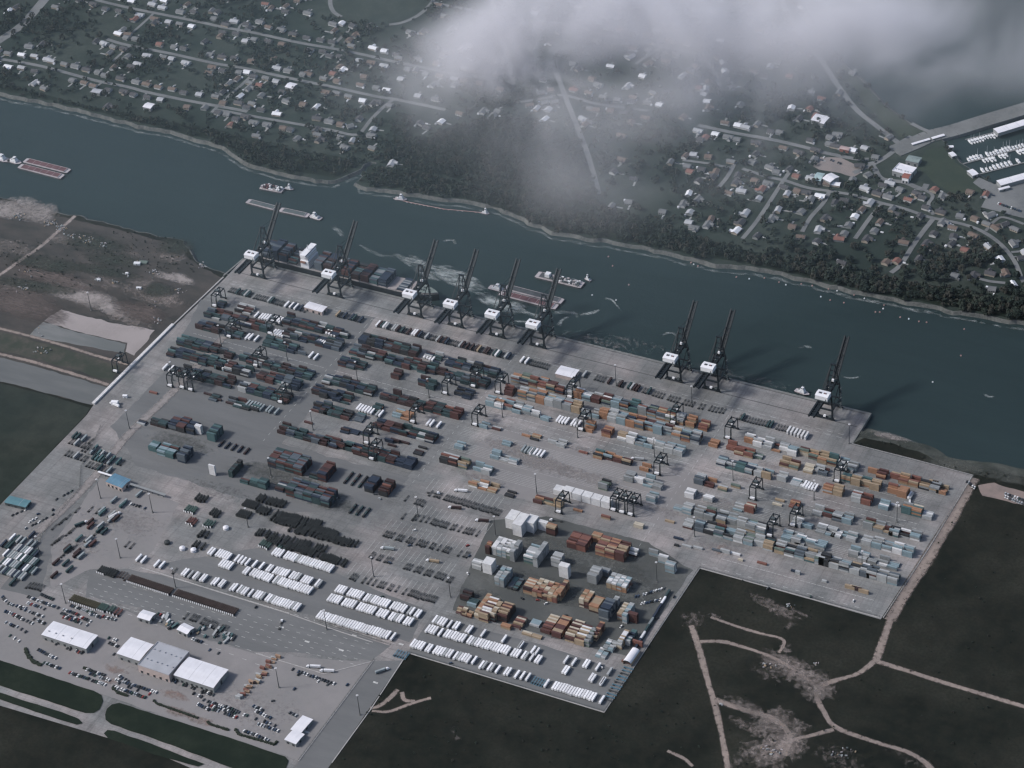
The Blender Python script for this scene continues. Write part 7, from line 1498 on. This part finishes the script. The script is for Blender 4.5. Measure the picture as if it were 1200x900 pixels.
for x0 in np.arange(-1500, 960, 6.6):
    for y0 in np.arange(100, 1350, 6.6):
        x = x0 + rt.uniform(-3, 3); y = y0 + rt.uniform(-3, 3); px, py = P(x, y)
        if not (-25 < px < 1225 and -25 < py < 420): continue
        nz = mnoise.noise(Vector((x * .010, y * .010, 0))) + .5 * mnoise.noise(Vector((x * .035, y * .035, 4)))
        dens = max(0.05, min(.62, .25 + .55 * nz))
        if px > 850 and py > 160: dens = max(.12, dens * 1.25)
        inw = None
        if rt.random() > dens or cell(x, y) in occ3:
            if cell(x, y) in occ3: continue
            inw = any(inpoly((x, y), q) for q in WOODS[:2])
            if not (inw and rt.random() < .85): 
                if not (inpoly((x, y), WOODS[2]) and rt.random() < .35): continue
        if not on_land(x, y): continue
        if px > 380 and px < 445 and py > 183 and py < 218 and mnoise.noise(Vector((x, y, 0))) > 2: continue
        trees.append((x, y, bool(inw)))
for (px, py) in ((1097, 195), (1100, 205)): pass
trees.sort(key=lambda t: (t[2], math.dist((t[0], t[1], 0), CAM)))
named = [h for hs in hl.items() for h in [(q, hs[0], n) for n, q in enumerate(sorted(hs[1], key=lambda h: P(h[0], h[1])[0]))]]
lab_n = {}
for t in trees[:300]:
    q, nm, n = min(named, key=lambda e: (e[0][0] - t[0]) ** 2 + (e[0][1] - t[1]) ** 2)
    i = rt.randrange(9); dx = t[0] - q[0]; dy = t[1] - q[1]; side = ('left of' if dx < 0 else 'right of') if abs(dx) > abs(dy) else ('in front of' if dy < 0 else 'behind')
    key = (TN[i % 3], side, nm, n); lab_n[key] = lab_n.get(key, 0) + 1
    base = '%s%s tree %s %s house from left, %s' % ('' if lab_n[key] == 1 else ordw(lab_n[key]) + ' ', TN[i % 3], side, ordw(n + 1), nm)
    r = thing('tree', (t[0], t[1], .05), base, 'tree', 'trees among the far side houses', rt.uniform(0, 6)); obj('trunk', TRUNK, r); obj('crown', CR_S[i], r, (0, 0, .4)); s = rt.uniform(.8, 1.35); r.scale = (s, s, s)
items = [(CR_L[rt.randrange(12)], TR(t[0], t[1], -1.0, rt.uniform(0, 6), rt.uniform(.75, 1.3))) for t in trees[300:]]
tag(joined('woodland', items), kind='stuff')
print('trees', len(trees))
# shrubs on the near fields and west bank
items = []
for i in range(900):
    px, py = rt.choice([(rt.uniform(130, 235), rt.uniform(268, 320)), (rt.uniform(800, 1200), rt.uniform(600, 900)), (rt.uniform(0, 130), rt.uniform(280, 345)), (rt.uniform(400, 800), rt.uniform(780, 900)), (rt.uniform(1000, 1190), rt.uniform(505, 560))]); x, y = G(px, py)
    if inpoly((x, y), term) or not inpoly((x, y), land_near): continue
    items.append((CR_L[rt.randrange(12)], TR(x, y, -.6, rt.uniform(0, 6), rt.uniform(.12, .38))))
tag(joined('scrub', items), kind='stuff')

# ------------------------------------------------------------------ haze and low cloud
mb = MB(); mb.box(-2600, 2600, -3000, 3400, WZ - 1.2, 2060, M_WHITE, None, True); o = mb.build('haze'); tag(o, kind='stuff')
m = bpy.data.materials.new('haze_air'); m.use_nodes = True; nt = m.node_tree; nt.nodes.clear(); mo = nt.nodes.new('ShaderNodeOutputMaterial'); pv = nt.nodes.new('ShaderNodeVolumePrincipled')
pv.inputs['Color'].default_value = (0.78, 0.84, 0.90, 1); pv.inputs['Density'].default_value = HAZE; pv.inputs['Anisotropy'].default_value = 0
nt.links.new(pv.outputs[0], mo.inputs['Volume']); o.data.materials.clear(); o.data.materials.append(m)
def cloud_mat(name, dens, scale, lo, hi):
    m = bpy.data.materials.new(name); m.use_nodes = True; nt = m.node_tree; nt.nodes.clear(); N = nt.nodes; L = nt.links
    mo = N.new('ShaderNodeOutputMaterial'); pv = N.new('ShaderNodeVolumePrincipled'); pv.inputs['Color'].default_value = (.95, .95, 1.0, 1); pv.inputs['Anisotropy'].default_value = 0
    tc = N.new('ShaderNodeTexCoord'); ln = N.new('ShaderNodeVectorMath'); ln.operation = 'LENGTH'; L.new(tc.outputs['Object'], ln.inputs[0])
    r = N.new('ShaderNodeMapRange'); r.interpolation_type = 'SMOOTHSTEP'; r.inputs[1].default_value = 1.0; r.inputs[2].default_value = .1; r.inputs[3].default_value = 0; r.inputs[4].default_value = 1; L.new(ln.outputs['Value'], r.inputs[0])
    g = N.new('ShaderNodeNewGeometry'); n = N.new('ShaderNodeTexNoise'); n.inputs['Scale'].default_value = scale; n.inputs['Detail'].default_value = 3.5; n.inputs['Roughness'].default_value = .62; n.inputs['Distortion'].default_value = .5; L.new(g.outputs['Position'], n.inputs['Vector'])
    q = N.new('ShaderNodeMapRange'); q.inputs[1].default_value = lo; q.inputs[2].default_value = hi; L.new(n.outputs['Fac'], q.inputs[0])
    a = N.new('ShaderNodeMath'); a.operation = 'MULTIPLY'; L.new(r.outputs[0], a.inputs[0]); L.new(q.outputs[0], a.inputs[1])
    b = N.new('ShaderNodeMath'); b.operation = 'MULTIPLY'; b.inputs[1].default_value = dens; L.new(a.outputs[0], b.inputs[0]); L.new(b.outputs[0], pv.inputs['Density']); L.new(pv.outputs[0], mo.inputs['Volume']); return m
CM1 = cloud_mat('cloud_vapour', .055, .0085, .36, .68); CM2 = cloud_mat('thin_cloud_vapour', .0062, .0085, .42, .66)
def ico(name, m):
    mb = MB(); n1, n2 = 12, 20
    for i in range(n1 + 1):
        for j in range(n2): t = math.pi * i / n1; p = 2 * math.pi * j / n2; mb.v.append((math.sin(t) * math.cos(p), math.sin(t) * math.sin(p), math.cos(t)))
    for i in range(n1):
        for j in range(n2): mb.f.append((i * n2 + j, (i + 1) * n2 + j, (i + 1) * n2 + (j + 1) % n2, i * n2 + (j + 1) % n2)); mb.m.append(0)
    me = bpy.data.meshes.new(name); me.from_pydata(mb.v, [], mb.f); me.materials.append(m); me.validate(); return me
CM3 = bpy.data.materials.new('veil_vapour'); CM3.use_nodes = True; CM3.node_tree.nodes.clear()
_o = CM3.node_tree.nodes.new('ShaderNodeOutputMaterial'); _v = CM3.node_tree.nodes.new('ShaderNodeVolumePrincipled'); _v.inputs['Color'].default_value = (.66, .83, .93, 1); _v.inputs['Density'].default_value = .00009; CM3.node_tree.links.new(_v.outputs[0], _o.inputs['Volume'])
c3 = ico('cloud', CM3)
c1 = ico('cloud', CM1); c2 = ico('cloud', CM2)
for (px, py, z, rx, ry, rz_, rot, me_) in ((655, 45, 880, 150, 90, 45, .45, c1), (700, 15, 900, 150, 90, 45, .3, c1), (610, 75, 870, 90, 55, 30, .5, c1), (935, 15, 900, 190, 80, 45, .35, c1), (790, 60, 880, 330, 190, 70, .3, c2), (900, 30, 900, 320, 170, 70, .2, c2), (740, 150, 820, 260, 150, 60, .5, c2), (850, 110, 820, 240, 120, 55, .3, c2), (690, 190, 780, 120, 150, 45, .9, c2), (700, 80, 850, 260, 150, 60, .4, c2), (1080, 25, 900, 260, 120, 50, .2, c2), (1130, 70, 880, 220, 70, 40, .3, c2), (560, 90, 860, 200, 110, 50, .6, c2), (60, 150, 560, 900, 520, 110, .15, c3), (420, 60, 560, 900, 480, 110, .1, c3), (900, 60, 560, 800, 420, 110, .1, c3)):
    o = obj('cloud', me_, None, (*G(px, py, z), z), rot); o.scale = (rx, ry, rz_); tag(o, kind='stuff')

bad = 0
for o in bpy.data.objects:
    l = o.get('label')
    if l and len(l.split()) > 16:
        l2 = l.replace('box trailer', 'trailer').replace(' from left', '').replace('the ', '')
        o['label'] = l2
        if len(l2.split()) > 16: bad += 1; print(len(l2.split()), l2) if bad < 12 else None
print('long labels left', bad)
